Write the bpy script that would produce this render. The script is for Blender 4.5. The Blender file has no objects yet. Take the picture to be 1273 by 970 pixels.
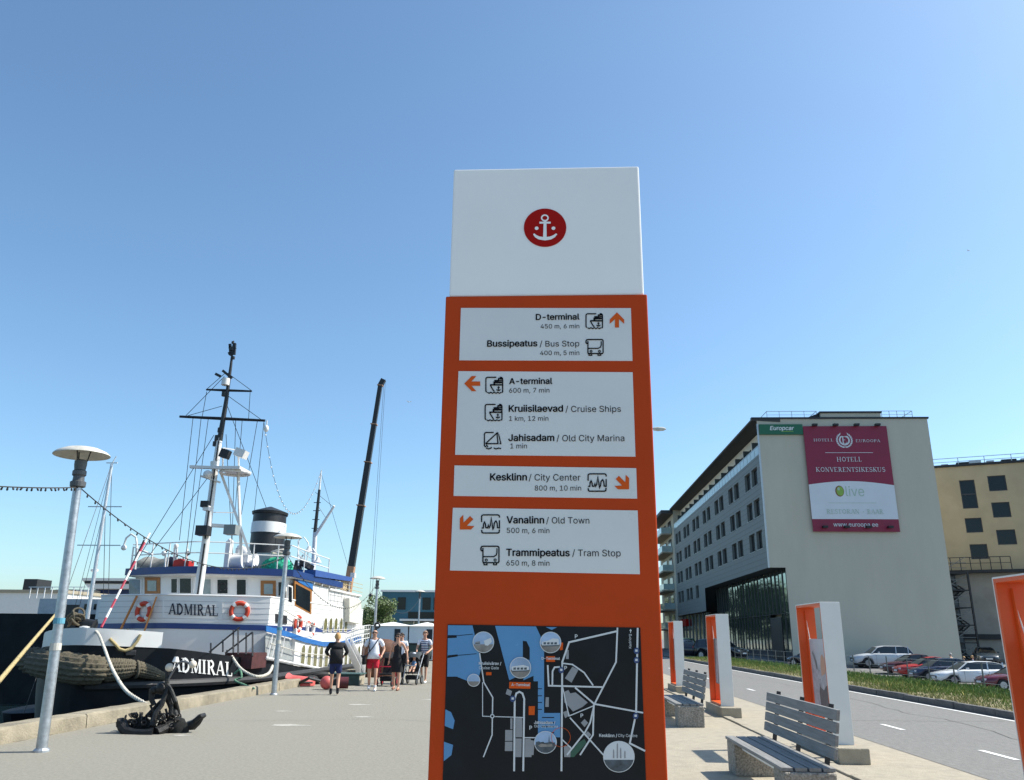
import bpy, bmesh, math, random
from mathutils import Vector as V, Matrix
from mathutils.geometry import delaunay_2d_cdt
random.seed(7)
R = math.radians
scene = bpy.context.scene
COL = scene.collection
# ------------------------------------------------------------------ camera
F, PITCH, ROLL, YAW, CZ = 1000.0, R(17.07), R(0.6), R(2.95), 1.6
fw = V((-math.sin(YAW)*math.cos(PITCH), math.cos(YAW)*math.cos(PITCH), math.sin(PITCH)))
rt0 = V((math.cos(YAW), math.sin(YAW), 0)); up0 = rt0.cross(fw)
rt = rt0*math.cos(ROLL) + up0*math.sin(ROLL); up = up0*math.cos(ROLL) - rt0*math.sin(ROLL)
cam = bpy.data.cameras.new('camera'); cam_o = bpy.data.objects.new('camera', cam); COL.objects.link(cam_o)
cam.sensor_width = 36; cam.lens = 36*F/1273; cam.clip_end = 5000; cam.clip_start = .05
m = Matrix.Identity(4)
for i in range(3): m[i][0], m[i][1], m[i][2] = rt[i], up[i], -fw[i]
m[2][3] = CZ; cam_o.matrix_world = m; scene.camera = cam_o
# ------------------------------------------------------------------ sky, sun, exposure
SUN_AZ, SUN_EL = R(76), R(48)        # azimuth clockwise from +Y (the street direction)
w = bpy.data.worlds.new('World'); scene.world = w; w.use_nodes = True
nt = w.node_tree; bg = nt.nodes['Background']; sky = nt.nodes.new('ShaderNodeTexSky')
sky.sky_type = 'NISHITA'; sky.sun_disc = False; sky.sun_elevation = SUN_EL; sky.sun_rotation = SUN_AZ
sky.air_density = 0.95; sky.dust_density = 1.1; sky.ozone_density = 4.5; sky.altitude = 0
mxs = nt.nodes.new('ShaderNodeMix'); mxs.data_type = 'RGBA'; mxs.blend_type = 'MULTIPLY'; mxs.inputs[0].default_value = 1; mxs.inputs[7].default_value = (.93, 1.045, 1.0, 1)
nt.links.new(sky.outputs[0], mxs.inputs[6]); nt.links.new(mxs.outputs[2], bg.inputs[0]); bg.inputs[1].default_value = 0.145
sl = bpy.data.lights.new('sun', 'SUN'); sl.energy = 5.0; sl.angle = R(.53); sl.color = (1, .955, .86)
so = bpy.data.objects.new('sun', sl); COL.objects.link(so)
sd = V((math.sin(SUN_AZ)*math.cos(SUN_EL), math.cos(SUN_AZ)*math.cos(SUN_EL), math.sin(SUN_EL)))
so.rotation_euler = (-sd).to_track_quat('-Z', 'Y').to_euler(); so.location = (30, 0, 60)
scene.view_settings.view_transform = 'Standard'; scene.view_settings.look = 'None'
scene.view_settings.exposure = 0.52; scene.view_settings.gamma = 1
scene.render.engine = 'CYCLES'; scene.cycles.max_bounces = 6; scene.cycles.use_denoising = True

def P(px, py, x=None, y=None, z=None):
    """point of the place seen at photo pixel (px, py) on the given plane"""
    d = fw*F + rt*(px-636.5) - up*(py-485); o = V((0, 0, CZ))
    t = x/d.x if x is not None else y/d.y if y is not None else (z-CZ)/d.z
    return o + d*t
def pxof(p):
    v = V(p)-V((0, 0, CZ)); k = v.dot(fw)
    return 636.5+F*v.dot(rt)/k, 485-F*v.dot(up)/k
# ------------------------------------------------------------------ materials
MATS = {}
def mat(name, col, rough=.6, metal=0, var=.12, scale=6, bump=0, bscale=None, spec=.5, dirt=0, dirtcol=(.1, .08, .06), trans=0, stretch=(1, 1, 1), coat=0, emit=0):
    if name in MATS: return MATS[name]
    mm = bpy.data.materials.new(name); mm.use_nodes = True; n = mm.node_tree.nodes; l = mm.node_tree.links
    b = n['Principled BSDF']; b.inputs['Roughness'].default_value = rough; b.inputs['Metallic'].default_value = metal
    b.inputs['Specular IOR Level'].default_value = spec
    if trans: b.inputs['Transmission Weight'].default_value = trans
    if coat: b.inputs['Coat Weight'].default_value = coat; b.inputs['Coat Roughness'].default_value = .05
    tc = n.new('ShaderNodeTexCoord'); mp = n.new('ShaderNodeMapping'); mp.inputs['Scale'].default_value = stretch
    l.new(tc.outputs['Object'], mp.inputs[0])
    c4 = (*col, 1)
    if var or dirt:
        no = n.new('ShaderNodeTexNoise'); no.inputs['Scale'].default_value = scale; no.inputs['Detail'].default_value = 7; no.inputs['Roughness'].default_value = .62
        l.new(mp.outputs[0], no.inputs['Vector'])
        mx = n.new('ShaderNodeMix'); mx.data_type = 'RGBA'
        mx.inputs[6].default_value = (*[max(0, c*(1-var)) for c in col], 1); mx.inputs[7].default_value = (*[min(1, c*(1+var)) for c in col], 1)
        mr = n.new('ShaderNodeMapRange'); mr.inputs[1].default_value = .3; mr.inputs[2].default_value = .7
        l.new(no.outputs['Fac'], mr.inputs[0]); l.new(mr.outputs[0], mx.inputs[0]); out = mx.outputs[2]
        if dirt:
            n2 = n.new('ShaderNodeTexNoise'); n2.inputs['Scale'].default_value = scale*.35; n2.inputs['Detail'].default_value = 9; n2.inputs['Roughness'].default_value = .7
            l.new(mp.outputs[0], n2.inputs['Vector'])
            r2 = n.new('ShaderNodeMapRange'); r2.inputs[1].default_value = .5; r2.inputs[2].default_value = .75; r2.inputs[4].default_value = dirt
            l.new(n2.outputs['Fac'], r2.inputs[0])
            m2 = n.new('ShaderNodeMix'); m2.data_type = 'RGBA'; l.new(r2.outputs[0], m2.inputs[0]); l.new(out, m2.inputs[6]); m2.inputs[7].default_value = (*dirtcol, 1); out = m2.outputs[2]
        l.new(out, b.inputs['Base Color'])
        rr = n.new('ShaderNodeMapRange'); rr.inputs[3].default_value = max(0, rough-.08); rr.inputs[4].default_value = min(1, rough+.08)
        l.new(no.outputs['Fac'], rr.inputs[0]); l.new(rr.outputs[0], b.inputs['Roughness'])
    else: b.inputs['Base Color'].default_value = c4
    if bump:
        nb = n.new('ShaderNodeTexNoise'); nb.inputs['Scale'].default_value = bscale or scale*6; nb.inputs['Detail'].default_value = 6
        l.new(mp.outputs[0], nb.inputs['Vector'])
        bp = n.new('ShaderNodeBump'); bp.inputs['Strength'].default_value = bump; bp.inputs['Distance'].default_value = .02
        l.new(nb.outputs['Fac'], bp.inputs['Height']); l.new(bp.outputs[0], b.inputs['Normal'])
    MATS[name] = mm; return mm
def glassy(name, col=(.02, .03, .035), rough=.04):
    return mat(name, col, rough, 0, .2, 1.5, spec=.8)
# ------------------------------------------------------------------ mesh builder
class MB:
    def __init__(s): s.v = []; s.f = []; s.mi = []; s.cur = 0
    def add(s, vs, fs, mi=None):
        o = len(s.v); s.v += [tuple(p) for p in vs]; s.f += [tuple(i+o for i in f) for f in fs]; s.mi += [s.cur if mi is None else mi]*len(fs); return s
    def box(s, x0, x1, y0, y1, z0, z1, mi=None):
        x0, x1 = sorted((x0, x1)); y0, y1 = sorted((y0, y1)); z0, z1 = sorted((z0, z1))
        return s.add([(x, y, z) for z in (z0, z1) for y in (y0, y1) for x in (x0, x1)], [(0, 2, 3, 1), (4, 5, 7, 6), (0, 1, 5, 4), (2, 6, 7, 3), (0, 4, 6, 2), (1, 3, 7, 5)], mi)
    def obox(s, c, a, b, d, mi=None):
        c, a, b, d = V(c), V(a), V(b), V(d)
        vs = [c+i*a+j*b+k*d for k in (-1, 1) for j in (-1, 1) for i in (-1, 1)]
        return s.add(vs, [(0, 2, 3, 1), (4, 5, 7, 6), (0, 1, 5, 4), (2, 6, 7, 3), (0, 4, 6, 2), (1, 3, 7, 5)], mi)
    def bar(s, p0, p1, w, h=None, upv=(0, 0, 1), mi=None):
        p0, p1 = V(p0), V(p1); d = p1-p0; a = d.cross(V(upv))
        if a.length < 1e-6: a = d.cross(V((0, 1, 0)))
        a.normalize(); b = a.cross(d).normalized(); return s.obox((p0+p1)/2, d/2, a*w/2, b*(h or w)/2, mi)
    def poly(s, pts, mi=None): return s.add(pts, [tuple(range(len(pts)))], mi)
    def tube(s, pts, r, n=8, caps=True, mi=None, ref=None):
        pts = [V(p) for p in pts]; rs = r if isinstance(r, (list, tuple)) else [r]*len(pts)
        vs = []; fs = []; a = None
        for i, p in enumerate(pts):
            d = (pts[min(i+1, len(pts)-1)]-pts[max(i-1, 0)]).normalized()
            if a is None:
                a = d.cross(V(ref or (0, 0, 1)));
                if a.length < .05: a = d.cross(V((0, 1, 0)))
            a = (a - d*a.dot(d)).normalized(); b = d.cross(a)
            for k in range(n):
                t = 2*math.pi*k/n; vs.append(p+(a*math.cos(t)+b*math.sin(t))*rs[i])
        for i in range(len(pts)-1):
            for k in range(n): k2 = (k+1) % n; fs.append((i*n+k, i*n+k2, (i+1)*n+k2, (i+1)*n+k))
        if caps: fs.append(tuple(range(n-1, -1, -1))); fs.append(tuple((len(pts)-1)*n+k for k in range(n)))
        return s.add(vs, fs, mi)
    def cyl(s, p0, p1, r0, r1=None, n=12, mi=None): return s.tube([p0, p1], [r0, r0 if r1 is None else r1], n, True, mi)
    def lathe(s, prof, c=(0, 0, 0), n=20, sx=1, sy=1, mi=None, axis=None):
        vs = []; fs = []; c = V(c)
        for r, z in prof:
            for k in range(n):
                t = 2*math.pi*k/n; q = V((r*math.cos(t)*sx, r*math.sin(t)*sy, z))
                if axis == 'x': q = V((q.z, q.x, q.y))
                if axis == 'y': q = V((q.x, q.z, q.y))
                vs.append(c+q)
        for i in range(len(prof)-1):
            for k in range(n): k2 = (k+1) % n; fs.append((i*n+k, i*n+k2, (i+1)*n+k2, (i+1)*n+k))
        fs.append(tuple(range(n-1, -1, -1))); fs.append(tuple((len(prof)-1)*n+k for k in range(n)))
        return s.add(vs, fs, mi)
    def ball(s, c, r, ry=None, rz=None, n=12, mi=None):
        ry = ry or r; rz = rz or r; k = max(4, n//2)
        return s.lathe([(max(.001, math.sin(math.pi*i/k)), -math.cos(math.pi*i/k)*rz) for i in range(k+1)], c, n, r, ry, mi)
    def torus(s, c, R0, r, ax=(0, 0, 1), n=24, k=8, mi=None, a0=0, a1=2*math.pi):
        ax = V(ax).normalized(); a = ax.cross(V((0, 0, 1)));
        if a.length < .01: a = V((1, 0, 0))
        a.normalize(); b = ax.cross(a); c = V(c); full = abs(a1-a0-2*math.pi) < 1e-6
        m_ = n if full else n+1; vs = []; fs = []
        for i in range(m_):
            t = a0+(a1-a0)*i/n; d = a*math.cos(t)+b*math.sin(t)
            for j in range(k):
                q = 2*math.pi*j/k; vs.append(c+d*(R0+r*math.cos(q))+ax*r*math.sin(q))
        for i in range(n):
            i2 = (i+1) % m_
            for j in range(k): j2 = (j+1) % k; fs.append((i*k+j, i2*k+j, i2*k+j2, i*k+j2))
        return s.add(vs, fs, mi)
    def prism(s, pts, d, mi=None):
        """polygon pts (3D) pushed along vector d"""
        n = len(pts); d = V(d); vs = [V(p) for p in pts]+[V(p)+d for p in pts]
        return s.add(vs, [tuple(range(n-1, -1, -1)), tuple(range(n, 2*n))]+[(i, (i+1) % n, n+(i+1) % n, n+i) for i in range(n)], mi)
    def build(s, name, mats, parent=None, smooth=False, world=False, bevel=0, loc=None):
        if not isinstance(mats, (list, tuple)): mats = [mats]
        off = V((0, 0, 0))
        if world and parent is not None:
            q = parent
            while q is not None: off += V(q.location); q = q.parent
        if loc is not None: off = V(loc)
        me = bpy.data.meshes.new(name); me.from_pydata([tuple(V(p)-off) for p in s.v], [], s.f)
        for q in mats: me.materials.append(q)
        me.polygons.foreach_set('material_index', [min(i, len(mats)-1) for i in s.mi])
        bm = bmesh.new(); bm.from_mesh(me); bmesh.ops.recalc_face_normals(bm, faces=bm.faces); bm.to_mesh(me); bm.free()
        if smooth: me.polygons.foreach_set('use_smooth', [True]*len(me.polygons)); 
        if smooth and smooth != 2:
            me.set_sharp_from_angle(angle=R(42))
        o = bpy.data.objects.new(name, me); COL.objects.link(o)
        if parent is not None: o.parent = parent
        if loc is not None: o.location = loc
        if bevel:
            b = o.modifiers.new('bevel', 'BEVEL'); b.width = bevel; b.segments = 2; b.limit_method = 'ANGLE'
        return o
def tag(o, label=None, cat=None, group=None, kind=None):
    if label: o['label'] = label
    if cat: o['category'] = cat
    if group: o['group'] = group
    if kind: o['kind'] = kind
    return o
def thing(name, loc, label, cat, group=None, rz=0):
    o = bpy.data.objects.new(name, None); COL.objects.link(o); o.location = loc; o.rotation_euler = (0, 0, rz); o.empty_display_size = .2
    return tag(o, label, cat, group)
def kids(o): return [c for c in bpy.data.objects if c.parent == o]
def copy_tree(o, parent=None, loc=None, rz=None, label=None, table=None):
    if table is None:
        table = {}
        for c in bpy.data.objects: table.setdefault(c.parent, []).append(c)
    c = o.copy(); COL.objects.link(c)
    if parent is not None: c.parent = parent
    for ch in table.get(o, []): copy_tree(ch, c, table=table)
    if loc is not None: c.location = loc
    if rz is not None: c.rotation_euler = (0, 0, rz)
    if label: c['label'] = label
    return c
def linked(o, parent, loc=None):
    c = o.copy(); COL.objects.link(c); c.parent = parent
    if loc is not None: c.location = loc
    return c
def strip(pts, w, closed=False):
    """mitred flat band along 2D points -> list of quads"""
    n = len(pts); L = []
    for i, p in enumerate(pts):
        a = pts[i-1] if (i or closed) else None; b = pts[(i+1) % n] if (i < n-1 or closed) else None
        d1 = V((p[0]-a[0], p[1]-a[1])).normalized() if a else None; d2 = V((b[0]-p[0], b[1]-p[1])).normalized() if b else None
        if d1 is None: d1 = d2
        if d2 is None: d2 = d1
        nn = V((-(d1.y+d2.y), d1.x+d2.x)); nn = nn.normalized() if nn.length > .01 else V((-d1.y, d1.x))
        k = 1/max(.45, nn.dot(V((-d1.y, d1.x)))); ww = w[i] if isinstance(w, list) else w
        L.append(((p[0]+nn.x*k*ww/2, p[1]+nn.y*k*ww/2), (p[0]-nn.x*k*ww/2, p[1]-nn.y*k*ww/2)))
    return [[L[i][0], L[(i+1) % n][0], L[(i+1) % n][1], L[i][1]] for i in range(n if closed else n-1)]
def arc(cx, cy, rx, ry, a0, a1, n=16): return [(cx+rx*math.cos(R(a0+(a1-a0)*i/n)), cy+ry*math.sin(R(a0+(a1-a0)*i/n))) for i in range(n+1)]
def disc(cx, cy, rx, ry=None, n=28): return arc(cx, cy, rx, ry or rx, 0, 360*(n-1)/n, n-1)
TXT = {}; TXTW = {}
import os
try: FONT = bpy.data.fonts.load(os.path.join(bpy.utils.resource_path('LOCAL'), 'datafiles', 'fonts', 'Inter.woff2'))
except Exception: FONT = None
def text2d(s, bold=0, shear=0):
    k = (s, bold, shear)
    if bold and k not in TXT:       # heavier weight: the regular outline laid four times, slightly shifted, each a hair above the last
        vs, fs = text2d(s, 0, shear); W_ = TXTW[(s, 0, shear)]; d = bold/W_; V_ = []; F_ = []
        for i, (a, b) in enumerate(((-d, 0), (d, 0), (0, d*.7), (0, -d*.7), (-d*.5, 0), (d*.5, 0))):
            F_ += [tuple(q+len(V_) for q in f) for f in fs]; V_ += [(x+a, y+b, i+l_*.3) for x, y, l_ in vs]
        TXT[k] = (V_, F_)
    if k not in TXT:
        cu = bpy.data.curves.new('t', 'FONT'); cu.body = s; cu.shear = shear; cu.resolution_u = 4
        if FONT: cu.font = FONT
        o = bpy.data.objects.new('t', cu); COL.objects.link(o); dg = bpy.context.evaluated_depsgraph_get(); dg.update()
        oc = o.to_curve(dg); loops = []
        for sp in oc.splines:           # every contour as a polygon; a glyph whose contours overlap is filled contour by contour
            bz = sp.bezier_points; m_ = len(bz); L_ = []
            for i in range(m_):
                p, q = bz[i], bz[(i+1) % m_]; st = p.handle_right_type == 'VECTOR' and q.handle_left_type == 'VECTOR'
                chord = (q.co-p.co); dv = max((p.handle_right-p.co).cross(chord).length, (q.handle_left-q.co).cross(chord).length)/(chord.length+1e-9)
                n_ = 1 if st or dv < .002 else 5
                for j in range(n_):
                    t = j/n_; c = p.co*(1-t)**3+p.handle_right*3*t*(1-t)**2+q.handle_left*3*t*t*(1-t)+q.co*t**3; L_.append((c.x, c.y))
            if len(L_) > 2: loops.append(L_)
        o.to_curve_clear(); bpy.data.objects.remove(o); bpy.data.curves.remove(cu)
        loops.sort(key=lambda L_: min(p[0] for p in L_)); groups = []
        for L_ in loops:                # contours of one glyph: overlapping in x
            lo, hi = min(p[0] for p in L_), max(p[0] for p in L_)
            if groups and lo < groups[-1][1]: groups[-1][0].append(L_); groups[-1][1] = max(hi, groups[-1][1])
            else: groups.append([[L_], hi])
        vs = []; fs = []
        for G, _h in groups:
            pv = []; ed = []
            for L_ in G: k0 = len(pv); pv += [V(p) for p in L_]; ed += [(k0+i, k0+(i+1) % len(L_)) for i in range(len(L_))]
            ov, _e, of, *_r = delaunay_2d_cdt(pv, ed, [], 0, 1e-6); k0 = len(vs); vs += [(p.x, p.y, 0) for p in ov]
            for f in of:
                cx = sum(ov[i].x for i in f)/len(f); cy = sum(ov[i].y for i in f)/len(f); wn = 0
                for L_ in G:
                    for i in range(len(L_)):
                        (ax, ay), (bx, by) = L_[i-1], L_[i]
                        if (ay > cy) != (by > cy) and cx < (bx-ax)*(cy-ay)/(by-ay)+ax: wn += 1 if by > ay else -1
                if wn: fs.append(tuple(k0+i for i in f))
        x0 = min(v[0] for v in vs); x1 = max(v[0] for v in vs); TXTW[k] = x1-x0; TXT[k] = ([((v[0]-x0)/(x1-x0), v[1]/(x1-x0), v[2]) for v in vs], fs)
    return TXT[k]
# serif capitals drawn as strokes: (x0,y0,x1,y1,width) in cap-height units, 'a' = arc, serif marks 's' = (x,y,halfwidth)
TH, TN = .17, .07
SG = {
 'A': (.86, [(.08, 0, .42, 1, TN), (.46, 1, .76, 0, TH), (.2, .34, .6, .34, TN)], [(.08, 0, .13), (.76, 0, .17)]),
 'D': (.9, [(.2, 0, .2, 1, TH), ('a', .32, .5, .42, .465, -90, 90, TH*.9), (.12, .035, .36, .035, TN), (.12, .965, .36, .965, TN)], [(.17, 0, .15), (.17, 1, .15)]),
 'M': (1.08, [(.15, 0, .17, 1, TN), (.2, 1, .54, .05, TH), (.54, .05, .88, 1, TN), (.91, 0, .91, 1, TH)], [(.14, 0, .13), (.91, 0, .16), (.14, 1, .12), (.95, 1, .13)]),
 'I': (.44, [(.22, 0, .22, 1, TH)], [(.22, 0, .18), (.22, 1, .18)]),
 'R': (.88, [(.2, 0, .2, 1, TH), ('a', .38, .74, .26, .23, -90, 90, TH*.85), (.2, .965, .4, .965, TN), (.2, .5, .4, .5, TN), (.42, .5, .74, 0, TH)], [(.2, 0, .17), (.18, 1, .16), (.79, 0, .12)]),
 'L': (.76, [(.2, 0, .2, 1, TH), (.2, .035, .68, .035, TN), (.68, 0, .7, .25, TN)], [(.2, 0, .17), (.2, 1, .18)]),
 'H': (.98, [(.2, 0, .2, 1, TH), (.78, 0, .78, 1, TH), (.2, .5, .78, .5, TN)], [(.2, 0, .17), (.78, 0, .17), (.2, 1, .17), (.78, 1, .17)]),
 'O': (.96, [('a', .48, .5, .36, .45, 0, 352, TH*.8)], []),
 'T': (.8, [(.4, 0, .4, 1, TH), (.06, .965, .74, .965, TN), (.06, .75, .05, 1, TN), (.75, .75, .76, 1, TN)], [(.4, 0, .18)]),
 'E': (.8, [(.2, 0, .2, 1, TH), (.2, .965, .68, .965, TN), (.2, .52, .54, .52, TN), (.2, .035, .7, .035, TN), (.68, .78, .69, 1, TN), (.71, 0, .73, .25, TN)], [(.2, 0, .17), (.2, 1, .17)]),
 'K': (.9, [(.2, 0, .2, 1, TH), (.24, .42, .7, 1, TN), (.36, .56, .76, 0, TH)], [(.2, 0, .17), (.2, 1, .17), (.72, 1, .14), (.8, 0, .13)]),
 'N': (.96, [(.16, 0, .16, 1, TN), (.2, 1, .78, 0, TH), (.8, 0, .8, 1, TN)], [(.16, 0, .14), (.14, 1, .14), (.8, 1, .14)]),
 'V': (.86, [(.12, 1, .42, 0, TH), (.46, 0, .76, 1, TN)], [(.12, 1, .17), (.76, 1, .13)]),
 'S': (.66, [('a', .34, .74, .23, .225, 20, 270, TH*.75), ('a', .34, .27, .25, .235, -160, 90, TH*.75)], []),
 'U': (.94, [(.2, .35, .2, 1, TH), ('a', .47, .35, .28, .32, 180, 360, TN*1.3), (.75, .35, .75, 1, TN)], [(.2, 1, .17), (.75, 1, .14)]),
 'P': (.78, [(.2, 0, .2, 1, TH), ('a', .38, .72, .26, .25, -90, 90, TH*.85), (.2, .965, .4, .965, TN), (.2, .47, .4, .47, TN)], [(.2, 0, .17), (.18, 1, .16)]),
 'B': (.82, [(.2, 0, .2, 1, TH), ('a', .38, .76, .22, .21, -90, 90, TH*.8), ('a', .38, .27, .28, .24, -90, 90, TH*.85), (.2, .965, .4, .965, TN), (.2, .53, .4, .53, TN), (.2, .035, .4, .035, TN)], [(.17, 0, .14), (.17, 1, .14)]),
 ' ': (.45, [], []), '*': (.5, [('a', .25, .45, .06, .06, 0, 352, .13)], []),
}
def serif2d(s, thin=1.0):
    """quads (with a small layer number each, so no two lie in one plane) of a line in serif capitals; width scaled to 1"""
    Q = []; x = 0; ly = 0
    for ch in s:
        adv, st, sf = SG[ch]
        for q in st:
            if q[0] == 'a': qq = strip(arc(q[1]+x, q[2], q[3], q[4], q[5], q[6], 14), q[7]*thin)
            else: qq = strip([(q[0]+x, q[1]), (q[2]+x, q[3])], q[4]*thin)
            Q += [(p, ly % 9) for p in qq]; ly += 1
        for q in sf:
            y = q[1]+(.03 if q[1] == 0 else -.03); Q += [(p, ly % 9) for p in strip([(q[0]-q[2]+x, y), (q[0]+q[2]+x, y)], .06)]; ly += 1
        x += adv+.06
    x -= .06
    return [([(a/x, b/x) for a, b in p], k) for p, k in Q]
def quad_subdiv_x(p, n): 
    a, b, c, d = p; out = []
    for i in range(n):
        t, u = i/n, (i+1)/n; L = lambda s, e, k: (s[0]+(e[0]-s[0])*k, s[1]+(e[1]-s[1])*k)
        out.append([L(a, b, t), L(a, b, u), L(d, c, u), L(d, c, t)])
    return out
def grid_wall(mb, u0, u1, v0, v1, holes, fn, depth, mi=0, mr=None):
    """wall on (u, v) with rectangular holes and their reveals; fn(u, v, d) -> point, d inward"""
    us = sorted({u0, u1, *[h[0] for h in holes], *[h[1] for h in holes]}); vs = sorted({v0, v1, *[h[2] for h in holes], *[h[3] for h in holes]})
    us = [u for u in us if u0 <= u <= u1]; vs = [v for v in vs if v0 <= v <= v1]
    for i in range(len(us)-1):
        for j in range(len(vs)-1):
            cu, cv = (us[i]+us[i+1])/2, (vs[j]+vs[j+1])/2
            if any(h[0] < cu < h[1] and h[2] < cv < h[3] for h in holes): continue
            mb.poly([fn(us[i], vs[j], 0), fn(us[i+1], vs[j], 0), fn(us[i+1], vs[j+1], 0), fn(us[i], vs[j+1], 0)], mi)
    for a, b, c, d in holes:
        q = [(a, c), (b, c), (b, d), (a, d)]
        for i in range(4):
            p, r_ = q[i], q[(i+1) % 4]
            mb.poly([fn(*p, 0), fn(*r_, 0), fn(*r_, depth), fn(*p, depth)], mi if mr is None else mr)
def sag(a, b, s, n=20):
    a, b = V(a), V(b); return [a.lerp(b, i/n)-V((0, 0, s*4*(i/n)*(1-i/n))) for i in range(n+1)]
# ================================================================== materials in use
ORANGE = mat('orange_paint', (.5, .055, .008), .6, var=.05, scale=3, dirt=.12, dirtcol=(.33, .04, .01), spec=.15, bump=.03, bscale=120)
WHITE = mat('white_paint', (.8, .8, .79), .4, var=.03, scale=4, dirt=.1, dirtcol=(.5, .48, .44))
CAPW = mat('white_acrylic', (.88, .86, .83), .4, var=.02, scale=2, dirt=.08, dirtcol=(.72, .71, .69))
PANELW = mat('panel_white_print', (.68, .68, .665), .3, var=.04, scale=2, dirt=.1, dirtcol=(.58, .59, .6), coat=.1)
INK = mat('ink_black', (.003, .004, .007), .7, var=0, spec=.1)
INKO = mat('ink_orange', (.66, .1, .012), .6, var=0, spec=.15)
INKR = mat('ink_red', (.38, .008, .006), .6, var=0, spec=.1)
NAVY = mat('map_navy', (.004, .006, .01), .35, var=.5, scale=5, spec=.25)
MBLUE = mat('map_blue', (.085, .26, .5), .25, var=.05)
MWHT = mat('map_white', (.62, .64, .66), .3, var=0)
MGREY = mat('map_grey', (.27, .28, .3), .3, var=.1)
MGRN = mat('map_green', (.02, .09, .06), .3, var=.1)
MSKY = mat('map_photo_sky', (.3, .42, .6), .3, var=.25, scale=8)
MDK = mat('map_photo_dark', (.06, .08, .1), .3, var=.5, scale=30)
MFORE = mat('map_photo_ground', (.24, .22, .2), .3, var=.4, scale=20)
ASPH = mat('promenade_asphalt', (.268, .25, .205), .9, var=.2, scale=24, bump=.8, bscale=110, dirt=.35, dirtcol=(.18, .165, .135))
ROADM = mat('road_asphalt', (.175, .168, .155), .88, var=.2, scale=20, bump=.5, bscale=70, dirt=.5, dirtcol=(.125, .12, .11), stretch=(1, .25, 1))
LOTM = mat('lot_asphalt', (.16, .155, .15), .9, var=.15, scale=.5, bump=.3, dirt=.4)
CONC = mat('pale_concrete', (.345, .3, .225), .85, var=.14, scale=6, bump=.5, bscale=40, dirt=.6, dirtcol=(.24, .21, .17))
KERBC = mat('coping_concrete', (.25, .215, .155), .9, var=.3, scale=2.5, bump=.8, bscale=30, dirt=.9, dirtcol=(.13, .115, .08))
KERBD = mat('dark_kerb_stone', (.11, .105, .1), .9, var=.25, scale=5, bump=.6, bscale=30)
PLAS = mat('gable_plaster', (.53, .49, .395), .9, stretch=(1, 1, .3), var=.05, scale=.5, bump=.25, bscale=9, dirt=.45, dirtcol=(.47, .41, .31))
AGG = mat('exposed_aggregate', (.3, .27, .23), .9, var=.6, scale=45, bump=1, bscale=60)
SLAT = mat('weathered_slat', (.22, .215, .205), .75, var=.25, scale=4, stretch=(8, .6, 8), bump=.3, bscale=20)
DARKM = mat('dark_metal', (.03, .032, .035), .5, metal=.4, var=.3)
BLK = mat('black_paint', (.012, .012, .014), .45, var=.4, scale=6)
STEEL = mat('galvanised_steel', (.42, .44, .46), .42, metal=.75, var=.22, scale=14)
GLS = mat('window_glass', (.008, .011, .014), .12, var=.3, scale=1.5, spec=.35)
MARK = mat('road_marking', (.72, .71, .68), .8, var=.12, scale=8, dirt=.45, dirtcol=(.32, .31, .3))
SOIL = mat('verge_soil', (.2, .17, .085), .95, var=.3, scale=2.5, bump=1, bscale=12)
WATERM = mat('harbour_water', (.008, .02, .024), .07, var=.3, scale=.5, bump=.6, bscale=2.2)

# ================================================================== ground, water, road
def sst(t): t = max(0, min(1, t)); return t*t*(3-2*t)
def lotz(x, y): return -.03 - 1.12*sst((x-13.6)/9)*sst((88-y)/34)
xs = [-8.55, -4, 0, 4, 8, 12, 13.4, 14.2, 15, 16, 17, 18, 19, 20, 21, 22, 23, 25, 28, 32, 38, 45, 60, 90, 150, 300, 700]
ys = [-60, -20, 0, 10, 20, 30, 40, 48, 54, 58, 62, 66, 70, 74, 78, 82, 86, 90, 110, 150, 250, 500, 1500]
mb = MB(); mb.v = [(x, y, lotz(x, y)) for y in ys for x in xs]; n = len(xs)
for j in range(len(ys)-1):
    for i in range(n-1): mb.f.append((j*n+i, j*n+i+1, (j+1)*n+i+1, (j+1)*n+i)); mb.mi.append(0)
tag(mb.build('ground', LOTM, smooth=True), kind='structure')
mb = MB()
for i in range(30):
    for j in range(30): pass
mb.poly([(-1200, -150, -1.9), (-8.5, -150, -1.9), (-8.5, 1500, -1.9), (-1200, 1500, -1.9)])
tag(mb.build('harbour_water', WATERM), kind='structure')
mb = MB(); mb.poly([(-1200, 330, -1.7), (-60, 330, -1.7), (-60, 1500, -1.7), (-1200, 1500, -1.7)])
tag(mb.build('far_shore', LOTM), kind='structure')
mb = MB(); mb.box(-8.55, 3.62, -20, 400, -.5, 0)
tag(mb.build('promenade', ASPH), kind='structure')
mb = MB(); mb.poly([(-1.4, -3, .004), (3.6, -3, .004), (3.6, 34, .004), (1.2, 34, .004), (.2, 12, .004)])
tag(mb.build('concrete_pavement', CONC), kind='structure')
mb = MB(); mb.box(-8.62, -8.56, -20, 400, -3, -.02)
tag(mb.build('quay_wall', KERBC), kind='structure')
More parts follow.
